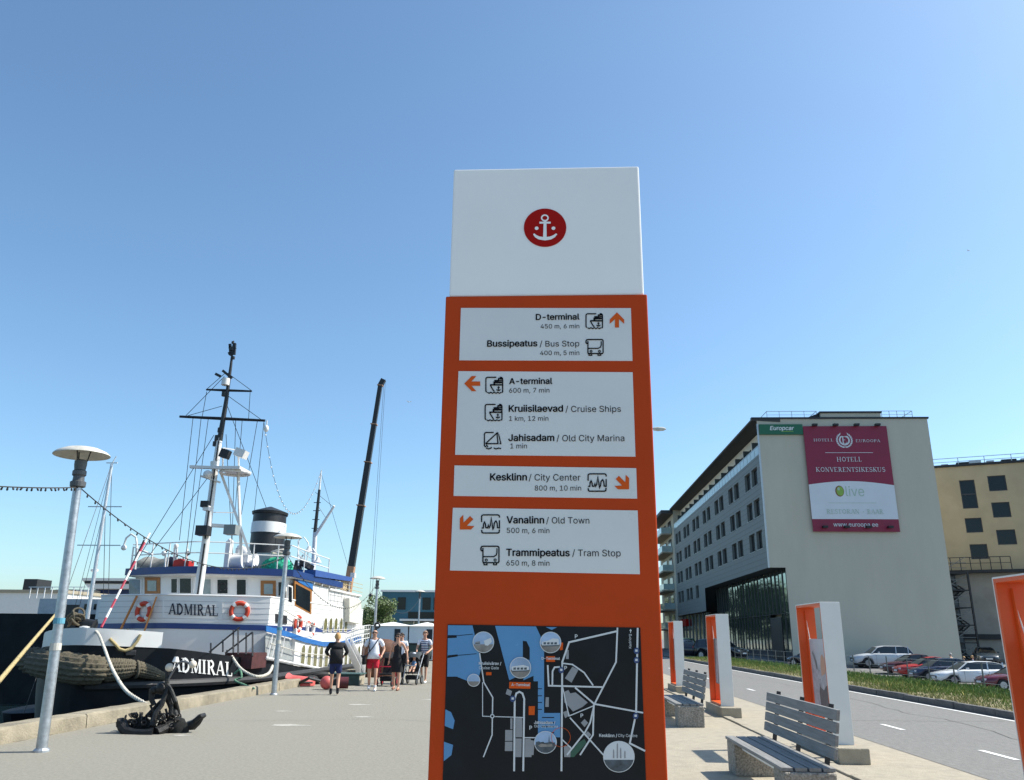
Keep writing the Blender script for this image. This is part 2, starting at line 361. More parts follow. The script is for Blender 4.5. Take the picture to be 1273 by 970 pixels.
# coping stones along the quay
cop = tag(MB().box(-8.58, -8.16, -6, 40, -.02, .01).build('quay_coping', KERBC), kind='structure')
base = None
for i in range(16):
    y0 = -6+i*2.6; y1 = y0+2.585
    if y0 > 33: break
    s = MB(); k = 14
    for a in range(k): pass
    nx = 6; prof = [(-8.6, -.06), (-8.6, .2), (-8.575, .235), (-8.2, .24), (-8.165, .21), (-8.15, 0)]
    rnd = random.Random(i); vs = []; nn = 11
    for a in range(nn):
        yy = y0+(y1-y0)*a/(nn-1)
        for (px_, pz_) in prof: vs.append((px_+rnd.uniform(-.008, .008), yy, pz_+rnd.uniform(-.008, .006)))
    fs = [(a*nx+b, a*nx+b+1, (a+1)*nx+b+1, (a+1)*nx+b) for a in range(nn-1) for b in range(nx-1)]+[tuple(range(nx)), tuple(range((nn-1)*nx, nn*nx))]
    s.add(vs, fs); s.build('coping_stone', KERBC, cop, smooth=True)
# joints of the pavement kerb, stones between pavement and parking strip
wk = tag(MB().box(3.63, 3.7, -3, 60, -.02, .0).build('pavement_kerb', CONC), kind='structure')
for i in range(60):
    y0 = -2+i*1.0; o = None
    if base is None:
        s = MB(); s.box(0, .16, 0, .975, -.05, .035); base = s.build('kerb_stone', CONC, wk, bevel=.012); base.location = (3.62, y0, 0)
    else: linked(base, wk, (3.62+random.uniform(-.01, .01), y0, random.uniform(-.008, .006)))
mb = MB(); mb.poly([(3.7, -20, -.006), (5.6, -20, -.006), (5.6, 300, -.006), (3.7, 300, -.006)])
tag(mb.build('parking_strip', CONC), kind='structure')
mb = MB(); mb.poly([(5.3, -20, -.002), (9.96, -20, -.002), (9.96, 300, -.002), (5.3, 300, -.002)])
tag(mb.build('road', ROADM), kind='structure')
mb = MB()
for y0 in [16.7+3.9*i for i in range(-6, 30)]: mb.poly([(6.54, y0, .003), (6.64, y0, .003), (6.64, y0+1.05, .003), (6.54, y0+1.05, .003)])
mb.poly([(9.72, -20, .003), (9.83, -20, .003), (9.83, 200, .003), (9.72, 200, .003)])
tag(mb.build('road_markings', MARK), kind='structure')
kb = tag(MB().box(9.99, 10.1, 2, 110, -.05, .02).build('road_kerb', KERBD), kind='structure')
b0 = None
for i in range(100):
    y0 = 4+i*1.0
    if b0 is None: b0 = MB().box(0, .15, 0, .98, -.05, .16).build('kerb_stone', KERBD, kb, bevel=.015); b0.location = (9.97, y0, 0)
    else: linked(b0, kb, (9.97+random.uniform(-.012, .012), y0, random.uniform(-.012, .01)))
mb = MB(); X = [10.12, 11, 12, 13, 13.9, 14.6]; Y = list(range(0, 74, 2)); rnd = random.Random(3)
mb.v = [(x, y, (.1+rnd.uniform(-.03, .05)) if x < 14 else lotz(x, y)-.1) for y in Y for x in X]
for j in range(len(Y)-1):
    for i in range(5): mb.f.append((j*6+i, j*6+i+1, (j+1)*6+i+1, (j+1)*6+i)); mb.mi.append(0)
tag(mb.build('verge', SOIL, smooth=True), kind='structure')
# repairs, cracks and covers
PATCH = mat('patch_asphalt', (.215, .2, .16), .9, var=.25, scale=30, bump=.6, bscale=90); TAR = mat('tar_seal', (.13, .12, .1), .7, var=.3, scale=10); SMUDGE = mat('old_paint_smudge', (.38, .36, .31), .9, var=.3, scale=14)
mb = MB()
for x0, x1, y0, y1 in ((-3.1, -1.9, 24, 33), (-7.9, -7.1, 29, 31.6)): mb.poly([(x0, y0, .003), (x1, y0, .003), (x1, y1, .003), (x0, y1, .003)])
tag(mb.build('asphalt_patches', PATCH), kind='structure')
mb = MB(); rnd = random.Random(31)
def crack(x, y, dx, dy, n_, w_, z=.0045):
    p = [(x, y)]
    for i in range(n_): p.append((p[-1][0]+dx+rnd.gauss(0, .09), p[-1][1]+dy+rnd.gauss(0, .09)))
    for q in strip(p, w_): mb.poly([(*k, z) for k in q])
crack(-8.0, 15.9, .33, .03, 19, .014); crack(-7.9, 26.6, .35, .02, 22, .02); crack(7.9, 10, .02, .5, 60, .02); crack(5.7, 18.2, .4, .03, 10, .02); crack(5.6, 31, .4, -.02, 10, .02)
tag(mb.build('cracks', TAR), kind='structure')
mb = MB()
for cx, cy, s_ in ((-4.7, 20.6, .3), (-3.9, 17.6, .22), (-5.9, 18.6, .2), (-4.9, 15.8, .35), (-3.2, 22.5, .25), (-6.1, 14, .16)): mb.poly([(cx+s_*math.cos(a)*(1+.3*math.sin(3*a+cx)), cy+s_*.5*math.sin(a)*(1+.25*math.cos(4*a)), .0035) for a in [k*.4 for k in range(15)]])
tag(mb.build('paint_smudges', SMUDGE), kind='structure')
# grass and weeds of the verge
GR1 = mat('grass_green', (.14, .2, .03), .7, var=.35, scale=1.2); GR2 = mat('grass_dry', (.3, .27, .1), .8, var=.3, scale=2); GR3 = mat('weed_leaf', (.1, .17, .03), .6, var=.4, scale=3)
YEL = mat('flower_yellow', (.5, .42, .12), .6, var=.2)
def grass(name, nblades, x0, x1, y0, y1, h0, h1, wd, ms, seed, dens=None):
    rnd = random.Random(seed); b = MB()
    for i in range(nblades):
        y = y0+(y1-y0)*rnd.random()**1.5; x = rnd.uniform(x0, x1)
        if dens and rnd.random() > dens(x, y): continue
        h = rnd.uniform(h0, h1)*(.6+.4*math.sin(x*1.7+y*.9)**2); a = rnd.uniform(0, 6.3); ww = wd*rnd.uniform(.6, 1.3); lx, ly = rnd.gauss(0, h*.35), rnd.gauss(0, h*.35)
        dx, dy = math.cos(a)*ww, math.sin(a)*ww; z = .1 if x < 14 else lotz(x, y)
        k = len(b.v); b.v += [(x-dx, y-dy, z-.02), (x+dx, y+dy, z-.02), (x+lx*.4+dx*.7, y+ly*.4+dy*.7, z+h*.6), (x+lx, y+ly, z+h)]
        b.f.append((k, k+1, k+2, k+3)); b.mi.append(0)
    me = bpy.data.meshes.new(name); me.from_pydata(b.v, [], b.f); [me.materials.append(q) for q in (ms if isinstance(ms, list) else [ms])]
    o = bpy.data.objects.new(name, me); COL.objects.link(o); return o
tag(grass('grass', 60000, 10.5, 14.4, 13, 72, .05, .19, .011, GR1, 1, lambda x, y: min(1, .15+(x-10.4)*.5+.3*math.sin(y*.8+x))), 'green grass growing on the verge between the road and the parked cars', 'grass', kind='stuff')
tag(grass('dry_grass', 30000, 10.15, 14.2, 13, 72, .04, .16, .012, GR2, 2, lambda x, y: 1.05-.2*(x-10)), 'short dry yellow grass along the dark kerb of the road', 'dry grass', kind='stuff')
tag(grass('weeds', 34000, 12.4, 14.5, 14, 68, .08, .28, .009, GR3, 5, lambda x, y: .25+.75*max(0, math.sin(y*1.3+x*2))), 'tall leafy weeds growing along the wire fence of the verge', 'weeds', kind='stuff')
tag(grass('weed_flowers', 4000, 11.2, 14.4, 15, 66, .06, .26, .008, YEL, 6, lambda x, y: .2+.5*max(0, math.sin(y*.7))), 'pale yellow weed flowers on the verge by the fence', 'flowers', kind='stuff')

# ================================================================== wayfinding totem
TY = 3.45
tot = thing('wayfinding_totem', (-.025, TY+.16, 0), 'tall orange wayfinding sign with white cap, anchor emblem and map, standing on the promenade', 'sign')
MB().box(-.493, .443, TY, TY+.32, 0, 3.122).build('body', ORANGE, tot, world=True, bevel=.006)
MB().box(-.478, .43, TY+.008, TY+.312, 3.122, 3.805).build('cap', CAPW, tot, world=True, bevel=.008)
MB().box(-.52, .47, TY-.03, TY+.35, 0, .03).build('base_plate', DARKM, tot, world=True, bevel=.004)
def TP(px, py, l=0): return P(px, py, y=TY-.0045-.0004*l)
def tp(name, polys, m_, l, parent, sep=False):
    if sep:
        for i, q in enumerate(polys): tp(name, [q], m_, l+.04*i, parent)
        return
    b = MB()
    for q in polys: b.poly([TP(*p, l) for p in q])
    return b.build(name, m_, parent, world=True)
def ttext(s, x0, x1, yb, parent, bold=0, l=2, m_=INK, name='lettering', hk=1.0):
    vs, fs = text2d(s, bold); a = TP(x0, yb, l); c = TP(x1, yb, l); W_ = c.x-a.x; b = MB()
    b.add([(a.x+q[0]*W_, a.y-(.00012*q[2] if len(q) > 2 else 0), a.z+q[1]*W_*hk) for q in vs], fs); return b.build(name, m_, parent, world=True)
BO = .023
def panel(c):
    p = MB(); q = [P(*k, y=TY-.003) for k in c]; p.prism(q, (0, .004, 0)); return p.build('sign_panel', PANELW, tot, world=True)
def z4(x, y): return (520+x/3.731, 200+y/3.731)
def z5(x, y): return (520+x/3.234, 440+y/3.234)
def rrect(f, x0, x1, y0, y1, r=9, n=4):
    p = []
    for cx, cy, a in ((x1-r, y0+r, -90), (x1-r, y1-r, 0), (x0+r, y1-r, 90), (x0+r, y0+r, 180)): p += arc(cx, cy, r, r, a, a+90, n)
    return p
def icon(kind, x0, x1, y0, y1, par):
    """pictogram in photo pixels"""
    W_, H_ = x1-x0, y1-y0; g = lambda pts: [(x0+a*W_, y0+b*H_) for a, b in pts]; w_ = .07*W_; L = []; D = []
    S = lambda pts, k=1.0, cl=False: L.append(strip(g(pts), w_*k, cl))
    fr = lambda: [(.5, 0), (.9, 0), (.97, .03), (1, .1), (1, .9), (.97, .97), (.9, 1), (.5, 1)]
    if kind == 'ship':
        S([(.62, .02), (.1, .02), (.03, .06), (.01, .12), (.01, .86), (.06, .93)]); S([(.82, .02), (.92, .02), (.98, .08), (.99, .15), (.99, .9), (.95, .96)])
        S([(.25, .48), (.98, .48)], 1.2); S([(.27, .5), (.4, .74), (.5, .88)], 1); S([(.5, .44), (.5, .33), (.95, .33)], 1.5); S([(.5, .22), (.74, .22), (.76, .1), (.95, .1)], 1.2); S([(.52, .27), (.95, .2)], 1)
        S([(.1, .93), (.2, .99), (.3, .93), (.4, .99), (.5, .93), (.6, .99), (.7, .93), (.8, .99), (.92, .93)], .9)
        S([(.75, .56), (.75, .82)], .8); S([(.64, .74), (.67, .8), (.75, .83), (.83, .8), (.86, .74)], .8); S([(.68, .64), (.82, .64)], .7)
    elif kind == 'sail':
        S([(.55, .02), (.1, .02), (.03, .06), (.01, .12), (.01, .8), (.06, .86), (.12, .86)]); S([(.8, .02), (.8, .1)], .9)
        S([(.1, .66), (.74, .05), (.8, .68), (.12, .68)], 1, True); S([(.84, .12), (.97, .68), (.88, .68)], .9); S([(.12, .74), (.22, .88)], 1); S([(.1, .94), (.25, .99), (.4, .94), (.42, .88)], 1); S([(.55, .94), (.7, .99), (.85, .94), (.98, .98)], 1)
    elif kind in ('bus', 'tram'):
        S([(.14, .25), (.04, .25), (.01, .2), (.01, .1), (.06, .02), (.15, .01), (.9, .01), (.97, .04), (.99, .1), (.99, .82), (.95, .88), (.14, .88), (.12, .8), (.12, .1)])
        S([(.22, .12), (.88, .12)] if 0 else [(.12, .56), (.7, .56), (.84, .48), (.88, .35), (.88, .12)], .9)
        for c in (.3, .78): D.append(strip(g(disc(c, .74, .06, .06, 12)), w_*.7, True))
        S([(.18, .9), (.18, .99), (.34, .99), (.34, .9)], .9); S([(.7, .9), (.7, .99), (.86, .99), (.86, .9)], .9)
    else:
        S([(.3, .01), (.1, .01), (.03, .04), (.01, .1), (.01, .4)]); S([(.3, .01), (.9, .01), (.97, .04), (.99, .1), (.99, .16)]); S([(.01, .82), (.03, .96), (.1, .99), (.9, .99), (.97, .96), (.99, .8)])
        S([(.01, .72), (.1, .72), (.12, .5), (.17, .4), (.22, .5), (.24, .7), (.34, .72), (.38, .55), (.42, .72), (.48, .6), (.54, .14), (.6, .6), (.63, .8), (.68, .7), (.71, .45), (.76, .38), (.8, .34), (.86, .45), (.88, .7), (.99, .72), (.99, .3)], .95)
    k = 0; b = MB()
    for grp in L+D:
        for q in grp: b.poly([TP(*p, 2+k*.25) for p in q])
        k += 1
    b.build('pictogram', INK, par, world=True)
def arrow(cx, cy, s, ang, par):
    """arrow with open head, ang 0 = up"""
    c, q = math.cos(R(ang)), math.sin(R(ang)); f = lambda p: (cx+(p[0]*c-p[1]*q)*s, cy+(p[0]*q+p[1]*c)*s)
    pts = [(0, -1), (.95, -.05), (.95, .52), (.27, -.1), (.27, 1), (-.27, 1), (-.27, -.1), (-.95, .52), (-.95, -.05)]
    tp('arrow', [[f(p) for p in pts]], INKO, 2, par)
for a in range(4): pass
p1_ = panel([(573, 383), (784.3, 383.2), (786.3, 448.7), (571, 448)])
ttext('D-terminal', 666.3, 720.2, 397.8, p1_, BO); ttext('450 m, 6 min', 672, 720.2, 408.5, p1_); icon('ship', 728.3, 749.2, 389.8, 408.8, p1_); arrow(767, 397.8, 9.4, 0, p1_)
ttext('Bussipeatus', 605.8, 667.7, 431, p1_, BO); ttext('/ Bus Stop', 670.9, 720.2, 431, p1_); ttext('400 m, 5 min', 671.5, 720.2, 441.6, p1_); icon('bus', 728.3, 750, 422, 442, p1_)
p2_ = panel([(570, 461.6), (786.5, 462.9), (790, 567.8), (565.8, 565.5)])
arrow(587, 477, 9.9, -90, p2_); icon('ship', 603.8, 625.1, 468.8, 489.2, p2_); ttext('A-terminal', 633.2, 686.4, 477.6, p2_, BO); ttext('600 m, 7 min', 632.9, 683, 488.3, p2_)
icon('ship', 602.9, 624.2, 502.5, 523.5, p2_); ttext('Kruiisilaevad', 632.6, 699.7, 512, p2_, BO); ttext('/ Cruise Ships', 703, 772, 512.3, p2_); ttext('1 km, 12 min', 632.9, 681.7, 523.3, p2_)
icon('sail', 602, 623.3, 537.4, 558.4, p2_); ttext('Jahisadam', 632.2, 688.8, 548.3, p2_, BO); ttext('/ Old City Marina', 691.9, 776.3, 548.7, p2_); ttext('1 min', 634.4, 655.1, 557.6, p2_)
p3_ = panel([(565, 578.8), (790.9, 582.2), (792.1, 620), (563.9, 616.6)])
ttext('Kesklinn', 609.4, 654.8, 597.3, p3_, BO); ttext('/ City Center', 657.3, 721.6, 597.5, p3_); ttext('800 m, 10 min', 664.7, 722.5, 609.9, p3_); icon('tower', 730.9, 753.8, 589, 611, p3_); arrow(774.7, 601, 10.4, 135, p3_)
p4_ = panel([(563, 631.4), (792.7, 634.8), (795.5, 714), (559.3, 709.3)])
arrow(579, 651, 10.4, -135, p4_); icon('tower', 598.5, 621.1, 640, 663, p4_); ttext('Vanalinn', 630, 676.2, 650.6, p4_, BO); ttext('/ Old Town', 679, 732.7, 650.8, p4_); ttext('500 m, 6 min', 630, 683, 662.7, p4_)
icon('tram', 597.6, 620.5, 679, 702.5, p4_); ttext('Trammipeatus', 629.5, 708, 691.2, p4_, BO); ttext('/ Tram Stop', 711.4, 771.7, 691.5, p4_); ttext('650 m, 8 min', 629.5, 683, 703.2, p4_)
# emblem on the cap
def CP(px, py, l=0): return P(px, py, y=TY+.008-.003-.0006*l)
em = MB(); pts = [CP(*z4(*q)) for q in disc(588, 310, 98.5, 88.5, 48)]; em.prism(pts, (0, .004, 0)); em = em.build('emblem', INKR, tot, world=True)
b = MB(); k = 1
for grp in (strip([z4(*q) for q in disc(587, 265, 15, 13, 20)], 6.5/3.73, True), strip([z4(562, 287), z4(614, 287)], 9/3.73), strip([z4(588, 279), z4(587, 362)], [13/3.73, 17/3.73]),
            strip([z4(*q) for q in [(535, 339), (545, 350), (560, 358), (588, 362), (614, 358), (630, 350), (642, 339)]], [7/3.73, 12/3.73, 14/3.73, 15/3.73, 14/3.73, 12/3.73, 7/3.73]),
            [[z4(*q) for q in disc(549, 313, 9, 8, 16)]], [[z4(*q) for q in disc(627, 313, 9, 8, 16)]]):
    for q in grp: b.poly([CP(*p, k) for p in q])
    k += .5
b.build('anchor_logo', CAPW, em, world=True)
# the map
def z6(x, y): return (520+x/3.978, 700+y/3.978)
MW = lambda pts: [z6(*q) for q in pts]
mp_ = MB(); q = [P(*k, y=TY-.003) for k in MW([(145, 304), (1098, 320), (1126, 1040), (122, 1040)])]
q[2].z = q[3].z = .62; mp_.prism(q, (0, .004, 0)); mp_ = mp_.build('map_board', NAVY, tot, world=True)
tp('map_water', [MW(k) for k in [
 [(147, 308), (268, 309), (303, 455), (318, 500), (300, 560), (240, 582), (190, 562), (143, 562)],
 [(380, 311), (582, 314), (622, 400), (622, 500), (450, 580)], [(520, 545), (622, 500), (622, 742), (592, 742), (592, 585), (570, 585), (570, 558), (520, 580)],
 [(592, 742), (702, 742), (702, 862), (592, 862)], [(630, 317), (686, 318), (660, 331)], [(134, 724), (162, 738), (180, 780), (172, 822), (131, 806)], [(127, 884), (172, 900), (164, 950), (126, 980)]]], MBLUE, 1, mp_, True)
tp('map_land', [MW(k) for k in [[(517, 385), (535, 387), (551, 420), (551, 480), (517, 470)], [(147, 357), (190, 357), (190, 370), (146, 372)], [(146, 457), (195, 452), (195, 462), (145, 470)]]+[[(590, y_), (612, y_), (612, y_+4), (590, y_+4)] for y_ in (620, 655, 688, 722)]+[[(612+a, 762+b_), (672, 762+b_), (672, 767+b_), (612+a, 767+b_)] for a, b_ in ((0, 0), (10, 25), (0, 45), (14, 75))]], NAVY, 2, mp_, True)
for k_, st in enumerate([([(190, 360), (270, 352)], 3), ([(195, 457), (288, 449)], 3)]): tp('map_pier', [q for q in strip(MW(st[0]), st[1]/3.978)], NAVY, 2.2+k_, mp_)
gb = [[(725, 570), (762, 513), (792, 528), (758, 592)], [(718, 640), (742, 628), (752, 645), (778, 640), (838, 690), (812, 712), (765, 735), (742, 708), (722, 690)], [(733, 430), (744, 430), (744, 475), (730, 475)], [(630, 664), (646, 664), (645, 712), (628, 712)],
      [(430, 826), (466, 826), (466, 880), (429, 880)], [(429, 884), (466, 884), (466, 930), (428, 930)], [(455, 768), (466, 768), (466, 822), (455, 822)], [(482, 766), (514, 766), (514, 862), (482, 862)], [(480, 868), (512, 868), (510, 960), (478, 960)], [(716, 738), (740, 728), (750, 752), (726, 768)], [(528, 870), (556, 868), (560, 960), (526, 960)],
      [(440, 622), (464, 634), (456, 658), (432, 648)], [(804, 790), (822, 772), (840, 790), (822, 812)], [(536, 870), (575, 880), (570, 950), (538, 950)], [(820, 850), (838, 832), (856, 850), (838, 868)], [(720, 905), (755, 905), (752, 960), (722, 960)]]
for i, k in enumerate(gb): tp('map_building', [MW(k)], MGREY, 2+.1*i, mp_)
tp('map_park', [MW([(790, 890), (822, 870), (832, 892), (770, 960), (735, 960)])], MGRN, 1.5, mp_)
roads = [([(985, 320), (978, 490), (870, 700), (850, 790), (826, 835), (735, 950)], 8), ([(980, 338), (746, 392), (712, 490), (708, 1030)], 9), ([(712, 496), (762, 502), (820, 542), (865, 606)], 7),
 ([(640, 505), (645, 607), (915, 614)], 8), ([(663, 603), (664, 535), (674, 516), (700, 514)], 8), ([(775, 616), (870, 697), (1112, 741)], 8), ([(713, 610), (745, 757), (868, 706)], 5), ([(1085, 321), (1077, 745), (1046, 892), (1122, 930)], 9),
 ([(303, 445), (324, 590), (368, 665), (365, 850), (322, 960)], 6), ([(318, 590), (318, 758), (520, 764)], 4), ([(474, 1030), (477, 672), (485, 645), (500, 637), (515, 645), (524, 672), (519, 1030)], 9), ([(750, 765), (925, 960)], 7), ([(868, 700), (864, 850), (800, 950)], 8), ([(524, 864), (590, 864)], 5), ([(708, 870), (760, 920)], 6)]
for i, (p, w_) in enumerate(roads): tp('map_road', strip(MW(p), w_/3.978), MWHT, 4+.35*i, mp_)
tp('map_terminal', [MW(k) for k in [[(450, 588), (556, 590), (554, 622), (449, 620)], [(632, 461), (676, 461), (676, 489), (632, 489)], [(546, 708), (577, 708), (575, 752), (546, 752)], [(335, 540), (362, 540), (362, 555), (335, 555)], [(702, 394), (716, 394), (714, 430), (700, 432)]]], INKO, 10, mp_, True)
for cx, cy, r in [(322, 392, 53), (654, 393, 53), (505, 518, 53), (274, 580, 32), (629, 887, 56), (992, 958, 78)]:
    tp('photo_ring', [MW(disc(cx, cy, r, r, 36))], MWHT, 11, mp_); r -= 3.5
    tp('photo_sky', [MW(disc(cx, cy, r, r, 36))], MSKY if r < 70 else MWHT, 12, mp_)
    lo = [p for p in disc(cx, cy, r, r, 60) if p[1] > cy+r*.15]; tp('photo_ground', [MW(lo)], MFORE if r < 52 else MDK, 13, mp_)
    U = lambda pts: [MW([(cx+r*u, cy+r*v) for u, v in pts])]
    if (cx, cy) == (629, 887):      # old town skyline with a spire
        tp('photo_building', U([(-.9, .2), (-.9, -.02), (-.6, -.1), (-.5, .0), (-.2, -.05), (-.1, .05), (.3, .0), (.5, -.08), (.7, .04), (.9, 0), (.88, .25)]), MDK, 14, mp_)
        tp('photo_spire', U([(.28, .1), (.34, -.7), (.4, .1)]), MDK, 15, mp_); tp('photo_wall', U([(-.7, .3), (-.4, .12), (.1, .2), (.6, .15), (.7, .4), (-.5, .45)]), MFORE, 15, mp_)
    elif r > 60:                    # pale sketch of towers
        for k, (u, h) in enumerate(((-.35, .5), (-.1, .9), (.12, .6), (.4, .4))): tp('photo_tower', U([(u-.05, .1), (u-.04, .1-h), (u, -.02-h), (u+.04, .1-h), (u+.05, .1)]), MGREY, 14+.2*k, mp_)
    elif r > 40 and cx < 400:       # quay with a ship bow
        tp('photo_ship', U([(.05, -.15), (.75, -.45), (.85, -.05), (.45, .35), (.15, .3)]), MWHT, 14, mp_); tp('photo_ship', U([(-.85, .0), (-.35, -.12), (-.3, .3), (-.8, .35)]), MGREY, 14.3, mp_); tp('photo_detail', U([(-.8, .1), (-.35, .05), (-.35, .12), (-.8, .18)]), MDK, 15, mp_)
    elif r > 40:                    # terminal halls with a slanted roof
        tp('photo_building', U([(-.85, -.05), (-.2, -.2), (.2, -.42), (.8, -.35), (.85, .28), (-.85, .3)] if cx > 600 else [(-.9, -.12), (.3, -.28), (.85, -.1), (.85, .22), (.3, .3), (-.85, .3)]), MWHT, 14, mp_)
        for k in range(4): tp('photo_windows', U([(-.7+k*.36, .0), (-.45+k*.36, -.03), (-.45+k*.36, .2), (-.7+k*.36, .2)]), MDK, 15+.1*k, mp_)
        tp('photo_shadow', U([(-.85, .3), (.85, .26), (.8, .36), (-.8, .4)]), MDK, 15.6, mp_)
def mt(s, x0, x1, y, bold=0, m_=MWHT): a = z6(x0, y); c = z6(x1, y); ttext(s, a[0], c[0], a[1], mp_, bold, 16, m_, 'map_lettering')
mt('Kruiisiv\u00e4rav /', 300, 410, 503, BO); mt('Cruise Gate', 300, 398, 525); mt('A-Terminal', 461, 551, 608, BO); mt('D-Terminal', 610, 700, 478, BO); mt('Jahisadam /', 573, 677, 795, BO); mt('Old City Marina', 573, 690, 813)
mt('Kesklinn /', 895, 983, 860, BO); mt('City Centre', 988, 1083, 860)
for x, y in ((775, 372), (723, 528), (803, 764), (550, 824)): mt('P', x, x+12, y, BO)
vs, fs = text2d('Kadriorg'); vs = [q[:2] for q in vs]; a = TP(*z6(1054, 422), 16); c = TP(*z6(1054, 352), 16); L_ = c.z-a.z; b = MB(); b.add([(a.x-v*L_, a.y, a.z+u*L_) for u, v in vs], fs); b.build('map_lettering', MWHT, mp_, world=True)
tp('map_arrow', [MW([(1050, 326), (1056, 336), (1052, 336), (1051, 346), (1048, 346), (1048, 336), (1044, 336)])], MWHT, 16, mp_)
MB2_ = mat('map_pin_blue', (.02, .05, .16), .3, var=0)
for x, y in ((707, 530), (467, 672), (1079, 435), (1079, 481), (1075, 757)):
    tp('stop_pin', [MW(disc(x, y, 14, 16, 16))], MB2_, 14, mp_); tp('stop_sign', [MW(k) for k in ([(x-6, y-7), (x+6, y-7), (x+6, y+4), (x-6, y+4)],)], MWHT, 15, mp_)
tp('map_roundabout', [MW(disc(366, 758, 11, 11, 16))], MWHT, 14, mp_); tp('map_roundabout', [MW(disc(366, 758, 6, 6, 16))], NAVY, 15, mp_)
tp('map_zone', strip(MW(disc(705, 862, 47, 47, 40)), 1/3.978*2, True), INKO, 14, mp_)
# ================================================================== exhibition frames along the pavement
FRAMEW = mat('frame_white', (.72, .71, .68), .35, var=.03, scale=3, dirt=.15, dirtcol=(.5, .5, .5))
FRAMEO = mat('frame_orange', (.68, .1, .015), .42, var=.05, scale=3, dirt=.15, dirtcol=(.4, .09, .03))
POSTA = mat('poster_backdrop', (.46, .47, .5), .4, var=.22, scale=2.2); SKIN = mat('skin', (.55, .3, .2), .55, var=.08, scale=8)
POSTD = mat('poster_dark_cloth', (.1, .09, .1), .5, var=.5, scale=9); POSTP = mat('poster_pale_cloth', (.4, .38, .4), .5, var=.35, scale=9); POSTG = mat('poster_grey', (.2, .21, .21), .5, var=.7, scale=6, stretch=(1, 1, .3))
ROPEW = mat('white_cord', (.75, .73, .68), .8, var=.1)
def frame(y0, x0, label, poster, wx=.285, ly=1.25, top=2.14, bz=.2):
    t = thing('exhibition_frame', (x0+wx/2, y0+ly/2, 0), label, 'display frame', 'orange and white exhibition frames along the pavement')
    th = .045
    MB().box(x0, x0+wx, y0, y0+.012, bz, top).build('outer_panel', FRAMEW, t, world=True, bevel=.003)
    b = MB(); b.box(x0+.003, x0+wx-.003, y0+.0125, y0+th, bz+.002, top-.002); b.build('near_post', FRAMEO, t, world=True)
    b = MB(); b.box(x0+.003, x0+wx-.003, y0+ly-th, y0+ly-.0125, bz+.002, top-.002); b.box(x0+wx*.42, x0+wx*.46, y0+ly-th-.04, y0+ly-th-.002, bz+.05, top-th-.05); b.build('far_post', FRAMEO, t, world=True)
    MB().box(x0, x0+wx, y0+ly-.012, y0+ly, bz, top).build('outer_panel', FRAMEW, t, world=True, bevel=.003)
    MB().box(x0+.003, x0+wx-.003, y0+th+.002, y0+ly-th-.002, top-th, top-.012).build('top_beam', FRAMEO, t, world=True)
    MB().box(x0, x0+wx, y0+.0135, y0+ly-.0135, top-.0115, top+.003).build('top_cover', FRAMEW, t, world=True)
    MB().box(x0+.003, x0+wx-.003, y0+th+.002, y0+ly-th-.002, bz+.002, bz+th).build('bottom_beam', FRAMEO, t, world=True)
    MB().box(x0-.06, x0+wx+.08, y0-.35, y0+ly+.3, -.01, bz).build('plinth', CONC, t, world=True, bevel=.015)
    # poster hung on cords in the opening
    px = x0+wx*.5; ya, yb = y0+.12, y0+ly-.1; za, zb = bz+.42, top-.52
    po = MB().box(px-.004, px+.004, ya, yb, za, zb).build('poster', poster[0], t, world=True)
    def pp(nm, pts, m_, l):
        b = MB(); b.poly([(px-.0045-.0006*l, yb+(ya-yb)*u, za+(zb-za)*v) for u, v in pts]); b.build(nm, m_, po, world=True)
    for i, (nm, pts, m_) in enumerate(poster[1]): pp(nm, pts, m_, i+1)
    b = MB()
    for yy, y2 in ((ya+.03, y0+th), (yb-.03, y0+ly-th)):
        b.tube([(px, yy, zb-.01), (px, y2, zb+.28)], .006, 5); b.ball((px, yy, zb-.01), .018, n=8)
    b.build('cord', ROPEW, t, world=True)
    return t
pa = (POSTA, [('poster_print', [(.1, 0), (.12, .35), (.02, .5), (.05, .62), (.3, .6), (.45, .5), (.62, .42), (.9, .5), (1, .62), (1, 0)], POSTP),
  ('poster_print', [(.3, 0), (.28, .2), (.36, .42), (.5, .36), (.72, .34), (.9, .42), (1, .4), (1, 0)], POSTD), ('poster_print', [(.45, .45), (.44, .6), (.48, .74), (.56, .78), (.64, .72), (.66, .58), (.62, .48), (.54, .42)], SKIN),
  ('poster_print', [(.36, .3), (.34, .38), (.46, .46), (.62, .5), (.78, .44), (.74, .36), (.6, .32), (.5, .26)], POSTP), ('poster_print', [(.1, .78), (.18, .68), (.24, .56), (.3, .54), (.27, .66), (.2, .76), (.12, .82)], POSTG)])
pb = (POSTG, [('poster_print', [(.05, .02), (.2, .5), (.3, .95), (.6, .97), (.8, .6), (.9, .05)], POSTP), ('poster_print', [(.3, .05), (.4, .6), (.6, .62), (.7, .05)], POSTG)])
frame(12.45, 3.93, 'orange and white frame with a grey poster of hands, standing behind the nearest bench', pa)
frame(19.0, 3.66, 'orange and white frame with a narrow grey poster, beside the bench with the speckled block', pb)
frame(26.9, 3.84, 'orange and white frame farthest along the pavement, close to the orange sign', pb)
frame(6.2, 3.86, 'orange frame cut by the right edge of the photo, seen as a tall orange strip', pa)
